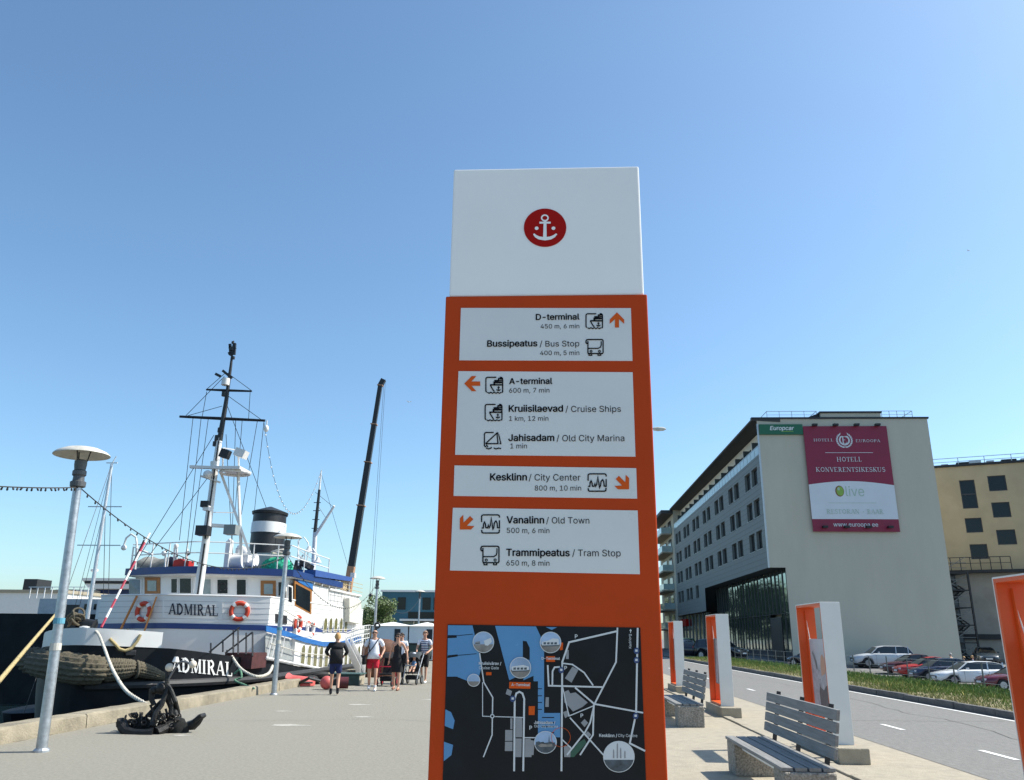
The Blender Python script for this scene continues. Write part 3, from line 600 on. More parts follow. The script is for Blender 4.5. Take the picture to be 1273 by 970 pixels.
# ================================================================== benches
def bench(x0, y0, y1, label):
    t = thing('park_bench', (x0+.3, (y0+y1)/2, 0), label, 'bench', 'slatted benches with concrete blocks')
    for yy in (y0, y1-.42):
        MB().box(x0, x0+.5, yy, yy+.42, 0, .38).build('end_block', AGG, t, world=True, bevel=.02)
    b0 = None
    for i in range(4):
        xx = x0-.02+i*.135
        MB().box(xx, xx+.115, y0+.03, y1-.03, .383, .42).build('seat_slat', SLAT, t, world=True, bevel=.006)
    for i in range(4):
        z = .5+i*.118; xb = x0+.5+(z-.45)*.16
        b = MB(); b.obox((xb, (y0+y1)/2, z+.045), (0, (y1-y0)/2, 0), (.018, 0, 0), (.008, 0, .05)); b.build('back_slat', SLAT, t, world=True, bevel=.005)
        b = MB()
        for yy in (y0+.005, y1-.005): b.obox((xb, yy, z+.045), (0, .035, 0), (.024, 0, 0), (.009, 0, .054))
    for yy in (y0+.35, (y0+y1)/2, y1-.35):
        b = MB(); b.bar((x0+.5, yy, .3), (x0+.62, yy, .98), .05, .012, (0, 1, 0)); b.build('bracket', DARKM, t, world=True)
    MB().box(x0+.1, x0+.42, y0+.42, y1-.42, .3, .381).build('under_frame', WHITE, t, world=True)
    return t
bench(2.22, 8.6, 11.3, 'nearest slatted grey wooden bench, seen from the end before the first frame')
bench(2.36, 16.5, 19.15, 'slatted grey bench with a speckled concrete end block, beside the orange sign')
bench(2.36, 23.8, 26.5, 'third slatted bench along the pavement, largely hidden by the orange sign')
# ================================================================== hotel
HX0, HX1, HY0, HY1, HT, HB = 19.45, 35.3, 75.0, 134.0, 21.65, -1.3
FAC = mat('facade_cladding', (.175, .195, .19), .6, var=.1, scale=2, dirt=.2, dirtcol=(.15, .155, .155))
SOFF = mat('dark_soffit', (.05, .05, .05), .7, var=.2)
ALU = mat('aluminium_trim', (.5, .52, .53), .4, metal=.6, var=.1)
BALG = mat('balustrade_glass', (.36, .46, .45), .12, var=.15, scale=.6, spec=.8)
REDB = mat('banner_red', (.24, .012, .045), .5, var=.06, scale=.5); BWHT = mat('banner_white', (.66, .68, .7), .5, var=.04, scale=.5)
GRNS = mat('sign_green', (.008, .12, .055), .4, var=.05); LIME = mat('olive_print', (.25, .42, .06), .5, var=.15); PALEG = mat('pale_green_print', (.4, .52, .42), .5, var=0)
hot = thing('hotel', ((HX0+HX1)/2, 100, -.2), 'long grey hotel with rows of paired windows, blank beige end wall and glazed lobby', 'building')
rows = [(15.65, 17.35), (12.7, 14.4), (9.7, 11.4)]
FY1 = 131.0
wins = []
for n in range(7):
    for a, b_ in rows:
        for o in (.0, 2.9): wins.append((76.3+8*n+o, 76.3+8*n+o+2.25, a, b_))
wins += [(111.35, 113.6, 6.85, 8.5)]+[(76.3+8*n+o, 76.3+8*n+o+2.25, 6.85, 8.5) for n in (5, 6) for o in (.0, 2.9)]
fn = lambda u, v, d: (HX0+d, u, v)
b = MB()
grid_wall(b, HY0, FY1, 9.0, 18.3, [h for h in wins if h[2] > 9], fn, .4)
grid_wall(b, 106.8, FY1, 5.0, 9.0, [h for h in wins if h[2] < 9], fn, .4)
b.poly([fn(HY0, 7.82, 0), fn(106.8, 7.82, 0), fn(106.8, 9.0, 0), fn(HY0, 9.0, 0)])
b2 = MB()
fw_ = b.build('facade_wall', FAC, hot, world=True)
sl_ = MB(); sl_.prism([fn(106.8, 7.82, -.0), fn(106.8, 5.0, 0), fn(111.2, 5.0, 0)], (.02, 0, 0))
# board joints of the cladding: thin raised lines
cl = MB()
for k in range(0, 27):
    z_ = 5.3+.49*k
    if z_ > 18.2: break
    segs = [(HY0 if z_ > 7.9 else 111.3, FY1)]
    for h in sorted(wins):
        if h[2]-.02 < z_ < h[3]+.02:
            ns = []
            for s0, s1 in segs:
                if h[0] > s0 and h[1] < s1: ns += [(s0, h[0]), (h[1], s1)]
                else: ns.append((s0, s1))
            segs = ns
    for s0, s1 in segs: cl.box(HX0-.012, HX0+.005, s0, s1, z_, z_+.03)
o = cl.build('cladding_joints', mat('cladding_joint', (.13, .135, .135), .7), fw_, world=False); o.location = -V(hot.location); o['kind'] = 'stuff'
# wedge under the facade that closes the lobby recess, soffit, recess back
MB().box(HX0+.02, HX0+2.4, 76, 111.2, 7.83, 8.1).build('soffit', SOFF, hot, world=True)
b = MB(); b.prism([(HX0, 106.81, 7.81), (HX0, 111.2, 5.0), (HX0, 106.81, 5.0)], (0.03, 0, 0)); b = MB()
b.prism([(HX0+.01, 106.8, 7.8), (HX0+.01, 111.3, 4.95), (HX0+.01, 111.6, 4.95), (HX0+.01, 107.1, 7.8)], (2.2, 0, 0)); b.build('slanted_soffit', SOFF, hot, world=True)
# windows
wf = {}
WF = mat('window_frame_dark', (.035, .037, .04), .45)
CURT = mat('window_interior', (.03, .032, .035), .9, var=.6, scale=.8)
for (y0, y1, z0, z1) in wins:
    key = round(z1-z0, 2)
    if key not in wf:
        f = MB(); t_ = .07; w_, h_ = y1-y0, z1-z0
        f.box(0, .06, 0, t_, 0, h_); f.box(0, .06, w_-t_, w_, 0, h_); f.box(0, .06, t_, w_-t_, 0, t_); f.box(0, .06, t_, w_-t_, h_-t_, h_); f.box(.01, .05, w_*.62, w_*.62+.05, t_, h_-t_)
        o = f.build('window', WF, hot); o.location = V((HX0+.24, y0, z0))-V(hot.location)
        g = MB().box(.03, .045, t_, w_-t_, t_, h_-t_).build('pane', GLS, o)
        c = MB().box(.022, .0295, t_, t_+.34, t_, h_-t_).build('curtain', mat('pale_curtain', (.55, .56, .56), .8, var=.1), o)
        s_ = MB().box(-.29, -.005, 0, w_, -.03, .0).build('sill', ALU, o); wf[key] = (o, g, s_, c)
    else:
        o0, g0, s0, c0_ = wf[key]; o = linked(o0, hot, V((HX0+.24, y0, z0))-V(hot.location)); linked(g0, o); linked(s0, o); linked(c0_, o)
# body of the building: gable, back, roof
b = MB(); g = 1.5
b.poly([(HX0, HY0, 7.82), (HX0+g, HY0, 7.82), (HX0+g, HY0, HB), (HX1, HY0, HB), (HX1, HY0, HT), (HX0, HY0, HT)])
b.poly([(HX1, HY0, HB), (HX1, FY1, HB), (HX1, FY1, HT), (HX1, HY0, HT)]); b.poly([(HX0, FY1, 4), (HX1, FY1, HB), (HX1, FY1, HT), (HX0, FY1, HT)])
b.poly([(HX0+2.2, HY0+.4, HB), (HX0+2.2, HY0+.4, 18.3), (HX0+2.2, FY1, 18.3), (HX0+2.2, FY1, HB)])
b.build('end_wall', PLAS, hot, world=True)
MB().box(HX0-.03, HX0+.12, HY0-.03, HY0+.06, 7.8, HT-.5).build('corner_trim', ALU, hot, world=True)
MB().box(HX0+2.0, HX1, HY0+.3, FY1, HT-.5, HT-.1).build('roof', SOFF, hot, world=True)
MB().box(HX0-.5, HX1+.12, HY0-.1, HY0+.35, HT, HT+.16).build('roof_coping', DARKM, hot, world=True)
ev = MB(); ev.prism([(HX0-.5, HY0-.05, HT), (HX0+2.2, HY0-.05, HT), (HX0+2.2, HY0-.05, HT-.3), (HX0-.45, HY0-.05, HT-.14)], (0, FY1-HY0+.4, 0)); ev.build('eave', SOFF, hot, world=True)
b = MB(); b.box(HX0+6.1, HX0+11.7, HY0+.2, HY0+6, HT+.16, HT+.62); b.build('roof_upstand', PLAS, hot, world=True)
MB().box(HX0+6.0, HX0+11.8, HY0+.1, HY0+6.1, HT+.62, HT+.78).build('upstand_coping', DARKM, hot, world=True)
b = MB(); b.prism([(HX0+4.6, HY0+.5, HT+.16), (HX0+6.05, HY0+.5, HT+.7), (HX0+6.05, HY0+.5, HT+.16)], (0, 4, 0)); b.build('roof_ramp', DARKM, hot, world=True)
for (xa, xb) in ((HX0+1.2, HX0+5.9), (HX0+12, HX1-1)):
    b = MB()
    for k in range(5):
        x_ = xa+(xb-xa)*k/4; b.bar((x_, HY0+.7, HT+.16), (x_, HY0+.7, HT+.95), .045)
    b.bar((xa, HY0+.7, HT+.95), (xb, HY0+.7, HT+.95), .045); b.bar((xa, HY0+.7, HT+.6), (xb, HY0+.7, HT+.6), .03); b.bar((xa, HY0+.7, HT+.95), (xa, HY0+5, HT+.95), .045); b.bar((xb, HY0+.7, HT+.95), (xb, HY0+5, HT+.95), .045)
    b.build('roof_railing', ALU, hot, world=True)
for k in range(9):
    b = MB(); b.box(HX0+.2, HX0+.8, 86+2.1*k, 87+2.1*k, HT, HT+.5); b.build('roof_vent', DARKM, hot, world=True)
# penthouse balcony: back wall, glass balustrade in panels, partitions
MB().box(HX0+1.2, HX0+1.4, HY0+.4, FY1, 18.31, HT-.32).build('penthouse_wall', mat('penthouse_wall', (.72, .66, .55), .8), hot, world=True)
MB().box(HX0+.05, HX0+1.19, HY0+.4, FY1, 18.2, 18.29).build('balcony_floor', SOFF, hot, world=True)
bp = None
for k in range(36):
    y_ = HY0+.3+k*1.54
    if bp is None:
        bp = MB().box(0, .02, 0, 1.5, 0, .78).build('balustrade_panel', BALG, hot); bl = MB().box(-.02, .04, 1.5, 1.54, 0, .84).build('baluster', ALU, bp); bp.location = V((HX0+.02, y_, 18.32))-V(hot.location)
    else: o = linked(bp, hot, V((HX0+.02, y_, 18.32))-V(hot.location)); linked(bl, o)
MB().box(HX0, HX0+.06, HY0+.3, FY1, 19.12, 19.17).build('handrail', ALU, hot, world=True)
pt = None; PARTM = mat('partition_panel', (.06, .075, .075), .3)
for k in range(14):
    y_ = 78.1+3.78*k
    if pt is None:
        pt = MB().box(0, 1.04, 0, .05, 0, 1.75).build('balcony_partition', PARTM, hot); dr = MB().box(1.0, 1.045, .9, 2.6, 0, 2.1).build('balcony_door', GLS, pt); pt.location = V((HX0+.15, y_, 18.32))-V(hot.location)
    else: o = linked(pt, hot, V((HX0+.15, y_, 18.32))-V(hot.location)); linked(dr, o)
# lobby glazing: leaning curtain wall in panes with mullions
GREENG = mat('curtain_glass', (.34, .42, .38), .04, metal=.9, var=.25, scale=.6)
pane = None; LX = HX0+1.55; nP = 25; wP = (108.5-HY0-.2)/nP
for j, (za, zb) in enumerate(((3.9, 7.8), (.6, 3.86))):
    pane = None
    for k in range(nP):
        y_ = HY0+.15+k*wP
        if j == 1 and 2 <= k <= 4: continue
        if pane is None:
            pane = MB().box(0, .03, .04, wP-.04, 0, zb-za).build('glass_panel', GREENG, hot); mu = MB().box(-.06, .06, -.04, .04, 0, zb-za).build('mullion', WF, pane); pane.location = V((LX, y_, za))-V(hot.location)
        else:
            o = linked(pane, hot, V((LX, y_, za))-V(hot.location)); linked(mu, o); o.rotation_euler = (0, random.uniform(-.006, .006), random.uniform(-.012, .012))
MB().box(LX-.1, LX+.1, HY0+.1, 109, 3.862, 3.898).build('transom', WF, hot, world=True)
MB().box(LX-.05, LX+.4, HY0+2*wP+.2, HY0+5*wP+.1, -1, 3.6).build('entrance_portal', BLK, hot, world=True)
MB().box(LX+.06, LX+.3, HY0+.02, 109, -1.2, .59).build('plinth', SOFF, hot, world=True)
# ground floor beyond the recess
MB().box(HX0+.6, HX0+.8, 109.2, FY1, -.5, 4.95).build('shop_front', glassy('shop_glass', (.03, .03, .03), .1), hot, world=True)
for k in range(8): MB().box(HX0+.5, HX0+.9, 109.4+k*2.9, 109.7+k*2.9, -.5, 4.94).build('shop_pillar', FAC, hot, world=True)
MB().box(HX0+.1, HX0+1.6, 124, 130, 3.4, 4.4).build('shop_sign', INKR, hot, world=True)
# ---- signs on the end wall (flat prints), drawn on the plane of the wall
def GPt(px, py, l=0): return P(px, py, y=HY0-.25-.012*l)
ban = thing('hotel_banner', (27.5, HY0-.2, 16), 'large dark red and white hotel banner hung on the blank beige end wall', 'banner')
bb = MB(); q = [P(*k, y=HY0-.25) for k in [(998, 528.8), (1101.7, 531), (1119.6, 662.3), (1010, 660)]]; x0, x1 = q[0].x, (q[1].x+q[2].x)/2; zt, zb = (q[0].z+q[1].z)/2, (q[2].z+q[3].z)/2
bb.box(x0, x1, HY0-.25, HY0-.2, zb, zt); bb.build('banner_cloth', REDB, ban, world=True)
BW, BH = x1-x0, zt-zb
def bpt(u, v, l): return (x0+u*BW, HY0-.25-.008*l, zt-v*BH)
wy = [(i/24, .573-.042*math.sin(math.pi*min(1, (i/24*.9+.07)))) for i in range(25)]
b = MB(); b.poly([bpt(u, v, 1) for u, v in wy]+[bpt(1, .885, 1), bpt(0, .885, 1)]); b.build('white_field', BWHT, ban, world=True)
def bser(s, u0, u1, v, m_, thin=.78, hk=1, l=2):
    b = MB(); Wd = (u1-u0)*BW
    for p, k in serif2d(s, thin): b.poly([(x0+u0*BW+a*Wd, HY0-.27-.009*k, zt-v*BH+c*Wd*hk) for a, c in p])
    return b.build('lettering', m_, ban, world=True)
bser('HOTELL', .11, .345, .15, BWHT, .75, .75); bser('EUROOPA', .61, .9, .158, BWHT, .75, .75); bser('HOTELL', .36, .655, .345, BWHT); bser('KONVERENTSIKESKUS', .10, .915, .443, BWHT); bser('RESTORAN * BAAR', .175, .835, .836, PALEG, .7)
b = MB()
for i, g_ in enumerate([strip([bpt(0, 0, 0)[:1]+(0,), (0, 0)], 1)] if 0 else []): pass
for (u0, u1, v) in ((.235, .80, .259),): b.box(x0+u0*BW, x0+u1*BW, HY0-.27, HY0-.26, zt-v*BH-.02, zt-v*BH+.02)
b.build('rule', BWHT, ban, world=True)
b = MB(); b.box(x0+.21*BW, x0+.77*BW, HY0-.27, HY0-.26, zt-.735*BH-.015, zt-.735*BH+.015); b.build('rule', PALEG, ban, world=True)
def btext(s, u0, u1, v, m_, bold=0, hk=1):
    vs, fs = text2d(s, bold); Wd = (u1-u0)*BW; b = MB(); b.add([(x0+(u0+q[0]*(u1-u0))*BW, HY0-.27-(.003*q[2] if len(q) > 2 else 0), zt-v*BH+q[1]*Wd*hk) for q in vs], fs); return b.build('lettering', m_, ban, world=True)
btext('www.euroopa.ee', .24, .755, .953, BWHT, .01); btext('live', .425, .64, .672, PALEG, 0, 1.15)
cx, cz, rr = x0+.478*BW, zt-.138*BH, .062*BW*1.15
b = MB()
for i in range(9):
    for sgn in (-1, 1):
        a = R(-80+i*17); px_, pz_ = cx+sgn*rr*math.cos(a), cz+rr*1.0*math.sin(a); t = V((-math.sin(a)*sgn, math.cos(a))); n_ = V((math.cos(a)*sgn, math.sin(a)))
        for o_ in (-.13, .13):
            c_ = V((px_, pz_))+n_*o_; d_ = (t+n_*(1 if o_ > 0 else -1)*.5).normalized()*.2; e_ = V((-d_.y, d_.x))*.3
            b.poly([(k.x, HY0-.262-.002*((i+(o_ > 0)) % 3)-.006*(sgn > 0), k.y) for k in (c_-d_, c_+e_, c_+d_, c_-e_)])
b.build('laurel_wreath', BWHT, ban, world=True)
b = MB()
for p, k in serif2d('E', .9): b.poly([(cx-.25+a*.5, HY0-.265-.003*k, cz-.33+c*.55) for a, c in p])
b.build('crest_letter', BWHT, ban, world=True)
def bell(nm, u, v, ru, rv, m_, l): b = MB(); b.poly([bpt(u+ru*math.cos(k*.35), v+rv*math.sin(k*.35), l) for k in range(18)]); b.build(nm, m_, ban, world=True)
bell('olive_outline', .355, .625, .052, .052, mat('olive_brown', (.22, .09, .03), .5), 2); bell('olive', .36, .625, .042, .044, LIME, 3); bell('olive_highlight', .345, .605, .014, .014, PALEG, 4)
for k in range(4):
    for zz, s_ in ((zt, 1), (zb+.35, -1)):
        xx = x0+(.13+.25*k)*BW; b = MB(); b.box(xx-.22, xx+.22, HY0-.75, HY0-.35, zz-.05, zz+.14); b.bar((xx, HY0-.4, zz), (xx, HY0-.01, zz+.1), .05); b.build('spotlight', BLK, ban, world=True)
rs = thing('rental_sign', (21.6, HY0-.1, 20.6), 'green sign reading Europcar at the top left corner of the beige end wall', 'sign')
q = [P(*k, y=HY0-.2) for k in [(943.5, 525), (998, 527.5), (998, 540), (945, 539)]]; a0, a1, c0, c1 = q[0].x, q[1].x-.05, q[2].z, q[1].z
MB().box(a0, a1, HY0-.2, HY0-.01, c0, c1).build('sign_board', GRNS, rs, world=True)
vs, fs = text2d('Europcar', .02, .25); b = MB(); wd = (a1-a0)*.56; b.add([(a0+(a1-a0)*.24+q[0]*wd, HY0-.208-.003*q[2], c0+(c1-c0)*.42+q[1]*wd) for q in vs], fs); b.build('lettering', WHITE, rs, world=True)
MB().box(a0+(a1-a0)*.5, a0+(a1-a0)*.78, HY0-.21, HY0-.203, c0+(c1-c0)*.26, c0+(c1-c0)*.31).build('underline', LIME, rs, world=True)

# ================================================================== balcony block beyond the hotel
blk = thing('apartment_block', (20, 140, -.1), 'narrow block with stacked glass balconies at the far end of the hotel facade', 'building')
MB().box(19.6, 30, 131.4, 150, -.5, 21.0).build('wall', PLAS, blk, world=True)
MB().box(17.6, 30, 131.3, 151, 21.0, 21.5).build('roof', SOFF, blk, world=True)
for k in range(6):
    z_ = 2.9+k*3.0
    MB().box(17.9, 19.6, 134, 148, z_, z_+.22).build('balcony_slab', CONC, blk, world=True)
    MB().box(17.85, 17.9, 134, 148, z_+.25, z_+1.15).build('balcony_glass', BALG, blk, world=True)
    MB().box(17.9, 19.55, 134, 134.06, z_+.25, z_+1.15).build('balcony_glass', BALG, blk, world=True)
    MB().box(19.5, 19.58, 135, 138, z_+.24, z_+2.4).build('balcony_door', GLS, blk, world=True)
    MB().box(19.5, 19.58, 141, 146, z_+.24, z_+2.4).build('window', GLS, blk, world=True)

# ================================================================== yellow building on the right
YEL_W = mat('ochre_render', (.48, .39, .245), .85, var=.08, scale=.6, dirt=.35, dirtcol=(.33, .25, .15)); GREYW = mat('grey_render', (.36, .34, .3), .85, var=.1, scale=.6, dirt=.3)
yb = thing('ochre_building', (52, 96, -.5), 'ochre yellow building with dark square windows at the right edge, behind the beige end wall', 'building')
yu = V((3.9, -1.55, 0)).normalized(); YO = V((40.6, 88.8, 0)); yn = V((yu.y, -yu.x, 0))*-1
if yn.y > 0: yn = -yn
def yw(u, v, d): q = YO+yu*u-yn*d; return (q.x, q.y, v)
def yproj(px, py):      # where the ray meets that wall
    d = fw*F+rt*(px-636.5)-up*(py-485); o = V((0, 0, CZ)); t = (YO-o).dot(yn)/d.dot(yn); q = o+d*t; return (q-YO).dot(yu), q.z
W4 = [[(1192, 597.5), (1212, 632)], [(1199, 644.5), (1218, 662)], [(1205, 677), (1225, 695)], [(1227, 592), (1248, 610)], [(1232, 625), (1253, 643)], [(1238, 659), (1260, 677)], [(1258, 556), (1276, 574)]][:6]
hs = []
for a, c in W4:
    u0, z1 = yproj(*a); u1, z0 = yproj(*c); hs.append((u0, u1+.35, z0, z1))
b = MB(); topz = yproj(1165, 582)[1]; t2 = yproj(1240, 573)[1]; ub = yproj(1215, 640)[0]
grid_wall(b, 0, 24, 8.6, topz, hs, yw, .35); b.poly([yw(0, 8.6, 0), yw(0, topz, 0), yw(0, topz, 12), yw(0, 8.6, 12)]); b.poly([yw(0, topz, 0), yw(24, topz, 0), yw(24, topz, 14), yw(0, topz, 14)]); b.poly([yw(24, -2, 0), yw(24, topz, 0), yw(24, topz, 14), yw(24, -2, 14)])
b.build('wall', YEL_W, yb, world=True)
b = MB(); b.obox(V(yw(12, topz+.12, 6)), yu*12.2, yn*6.2, (0, 0, .12)); b.build('roof_coping', DARKM, yb, world=True)
for h in hs:
    b = MB(); t_ = .1; f_ = lambda u, v, d: yw(u, v, d)
    for (a, c, e, g_) in ((h[0], h[0]+t_, h[2], h[3]), (h[1]-t_, h[1], h[2], h[3]), (h[0]+t_, h[1]-t_, h[2], h[2]+t_), (h[0]+t_, h[1]-t_, h[3]-t_, h[3])): b.prism([yw(a, e, .1), yw(c, e, .1), yw(c, g_, .1), yw(a, g_, .1)], -yn*.1)
    if h[3]-h[2] > 2.4: m_ = (h[2]+h[3])/2; b.prism([yw(h[0]+t_, m_-.08, .1), yw(h[1]-t_, m_-.08, .1), yw(h[1]-t_, m_+.08, .1), yw(h[0]+t_, m_+.08, .1)], -yn*.1)
    wo = b.build('window', WF, yb, world=True)
    p_ = MB(); p_.poly([yw(h[0]+t_, h[2]+t_, .16), yw(h[1]-t_, h[2]+t_, .16), yw(h[1]-t_, h[3]-t_, .16), yw(h[0]+t_, h[3]-t_, .16)]); p_.build('pane', GLS, wo, world=True)
rnd = random.Random(4)
for k in range(16):
    u_ = 1+k*1.45+rnd.uniform(-.3, .3); s_ = rnd.uniform(.3, .8); b = MB(); b.obox(yw(u_, topz+.35+s_*.3, 1.5+rnd.random()*2), yu*s_, yn*.6, (0, 0, .12+s_*.35)); b.build('roof_unit', [ALU, STEEL, DARKM][k % 3], yb, world=True)
b = MB()
for k in range(9): b.bar(yw(1+k*2.5, topz+.2, .7), yw(1+k*2.5, topz+1.1, .7), .06)
b.bar(yw(1, topz+1.1, .7), yw(21, topz+1.1, .7), .06); b.bar(yw(1, topz+.7, .7), yw(21, topz+.7, .7), .05); b.build('roof_railing', ALU, yb, world=True)
b = MB(); b.obox(yw(12, 3.0, 1), yu*12, yn*1.4, (0, 0, 5.4)); b.build('lower_wall', GREYW, yb, world=True)
b = MB(); b.obox(yw(12, 8.5, .4), yu*12.2, yn*2.0, (0, 0, .14)); b.build('terrace_slab', DARKM, yb, world=True)
b = MB(); b.obox(yw(12, 2.1, 1), yu*12.02, yn*1.7, (0, 0, .25)); b.build('canopy', DARKM, yb, world=True)
b = MB()
for k in range(8): b.bar(yw(.3+k*.9, 8.6, -1.5), yw(.3+k*.9, 9.9, -1.5), .06)
b.bar(yw(.3, 9.9, -1.5), yw(6.6, 9.9, -1.5), .07); b.bar(yw(.3, 9.3, -1.5), yw(6.6, 9.3, -1.5), .05); b.build('terrace_railing', DARKM, yb, world=True)
# steel escape stair tower
st = thing('stair_tower', (39, 85, -1), 'dark steel escape stair tower between the beige end wall and the ochre building', 'stair tower')
sx0, sx1, sy0, sy1 = 38.2, 41.0, 83.5, 86.3; b = MB()
for x_ in (sx0, sx1):
    for y_ in (sy0, sy1): b = MB(); b.bar((x_, y_, -1.2), (x_, y_, 8.3), .16); b.build('post', DARKM, st, world=True)
for k in range(6):
    z_ = -.2+k*1.65; b = MB(); b.box(sx0, sx1, sy0, sy1, z_, z_+.1); b.build('landing', DARKM, st, world=True)
    if k < 5:
        b = MB(); s_ = 1 if k % 2 else -1; xa, xb = (sx0+.4, sx1-.4) if s_ > 0 else (sx1-.4, sx0+.4)
        b.bar((xa, sy0+.3, z_+.1), (xb, sy0+.3, z_+1.65), .06, .22, (0, 1, 0)); b.bar((xa, sy0+1.2, z_+.1), (xb, sy0+1.2, z_+1.65), .06, .22, (0, 1, 0))
        for j in range(8): t_ = (j+.5)/8; xx = xa+(xb-xa)*t_; b.box(xx-.13, xx+.13, sy0+.3, sy0+1.2, z_+.1+1.55*t_, z_+.14+1.55*t_)
        b.build('stair_flight', DARKM, st, world=True)
    b = MB()
    for q in (.55, 1.05): b.bar((sx0, sy0, z_+q), (sx1, sy0, z_+q), .05); b.bar((sx0, sy0, z_+q), (sx0, sy1, z_+q), .05)
    b.bar((sx0, sy0, z_), (sx1, sy0, z_+1.6), .05); b.build('guard_rail', mat('stair_steel', (.16, .17, .17), .5, metal=.5), st, world=True)
b = MB(); b.box(sx0+.05, sx1-.05, sy1-.1, sy1, -1.2, 8.2); b.build('back_screen', mat('stair_mesh', (.09, .1, .1), .6, var=.4, scale=4), st, world=True)
# ================================================================== cars
def paint(n, c, r=.25): return mat('car_paint_'+n, c, r, var=.03, scale=3, coat=.6, dirt=.12, dirtcol=tuple(min(1, q*.7+.04) for q in c))
TYRE = mat('tyre_rubber', (.02, .02, .02), .85, var=.3); RIMM = mat('wheel_rim', (.42, .43, .45), .3, metal=.8); CGL = glassy('car_glass', (.012, .016, .018), .03)
HLAMP = mat('headlamp_glass', (.6, .63, .66), .1, metal=.3); TLAMP = mat('tail_lamp', (.35, .01, .01), .2); PLATE = mat('number_plate', (.7, .7, .7), .5)
TYPES = {  # stations (x from nose, bottom, waist height, half width), roof points (x, z, half width), wheels
 'wagon': (4.6, [(0, .36, .6, .62), (.12, .26, .72, .78), (.5, .2, .8, .86), (1.2, .2, .93, .89), (1.6, .2, .97, .9), (3.4, .2, 1.0, .9), (4.2, .22, 1.02, .88), (4.48, .28, 1.0, .82), (4.6, .4, .92, .74)],
           [(1.25, .95, .76), (1.95, 1.38, .6), (2.6, 1.46, .6), (3.6, 1.45, .59), (4.1, 1.36, .57), (4.5, 1.0, .7)], (.9, 3.65), .33),
 'hatch': (4.1, [(0, .38, .6, .6), (.1, .26, .74, .76), (.45, .2, .84, .84), (1.0, .2, .96, .87), (1.4, .2, 1.0, .88), (3.2, .2, 1.03, .88), (3.8, .22, 1.04, .85), (4.02, .3, 1.0, .8), (4.1, .42, .9, .72)],
           [(1.05, .98, .74), (1.75, 1.42, .58), (2.3, 1.5, .58), (3.1, 1.48, .57), (3.6, 1.38, .55), (3.98, 1.02, .68)], (.8, 3.3), .32),
 'sedan': (4.7, [(0, .38, .58, .62), (.12, .26, .7, .78), (.5, .2, .8, .86), (1.3, .2, .92, .89), (1.7, .2, .95, .9), (3.4, .2, .97, .9), (3.9, .2, .98, .88), (4.55, .26, .96, .82), (4.7, .4, .86, .74)],
           [(1.35, .94, .76), (2.1, 1.36, .58), (2.7, 1.43, .58), (3.2, 1.38, .57), (3.95, .98, .7)], (.95, 3.7), .33),
 'suv': (4.8, [(0, .5, .8, .66), (.12, .36, .9, .82), (.5, .28, 1.0, .9), (1.2, .28, 1.1, .93), (1.6, .28, 1.13, .94), (3.6, .28, 1.15, .94), (4.5, .3, 1.16, .92), (4.7, .4, 1.12, .86), (4.8, .5, 1.0, .78)],
         [(1.3, 1.12, .8), (1.9, 1.58, .66), (2.5, 1.7, .66), (4.0, 1.7, .65), (4.45, 1.6, .63), (4.75, 1.15, .76)], (.95, 3.8), .38),
}
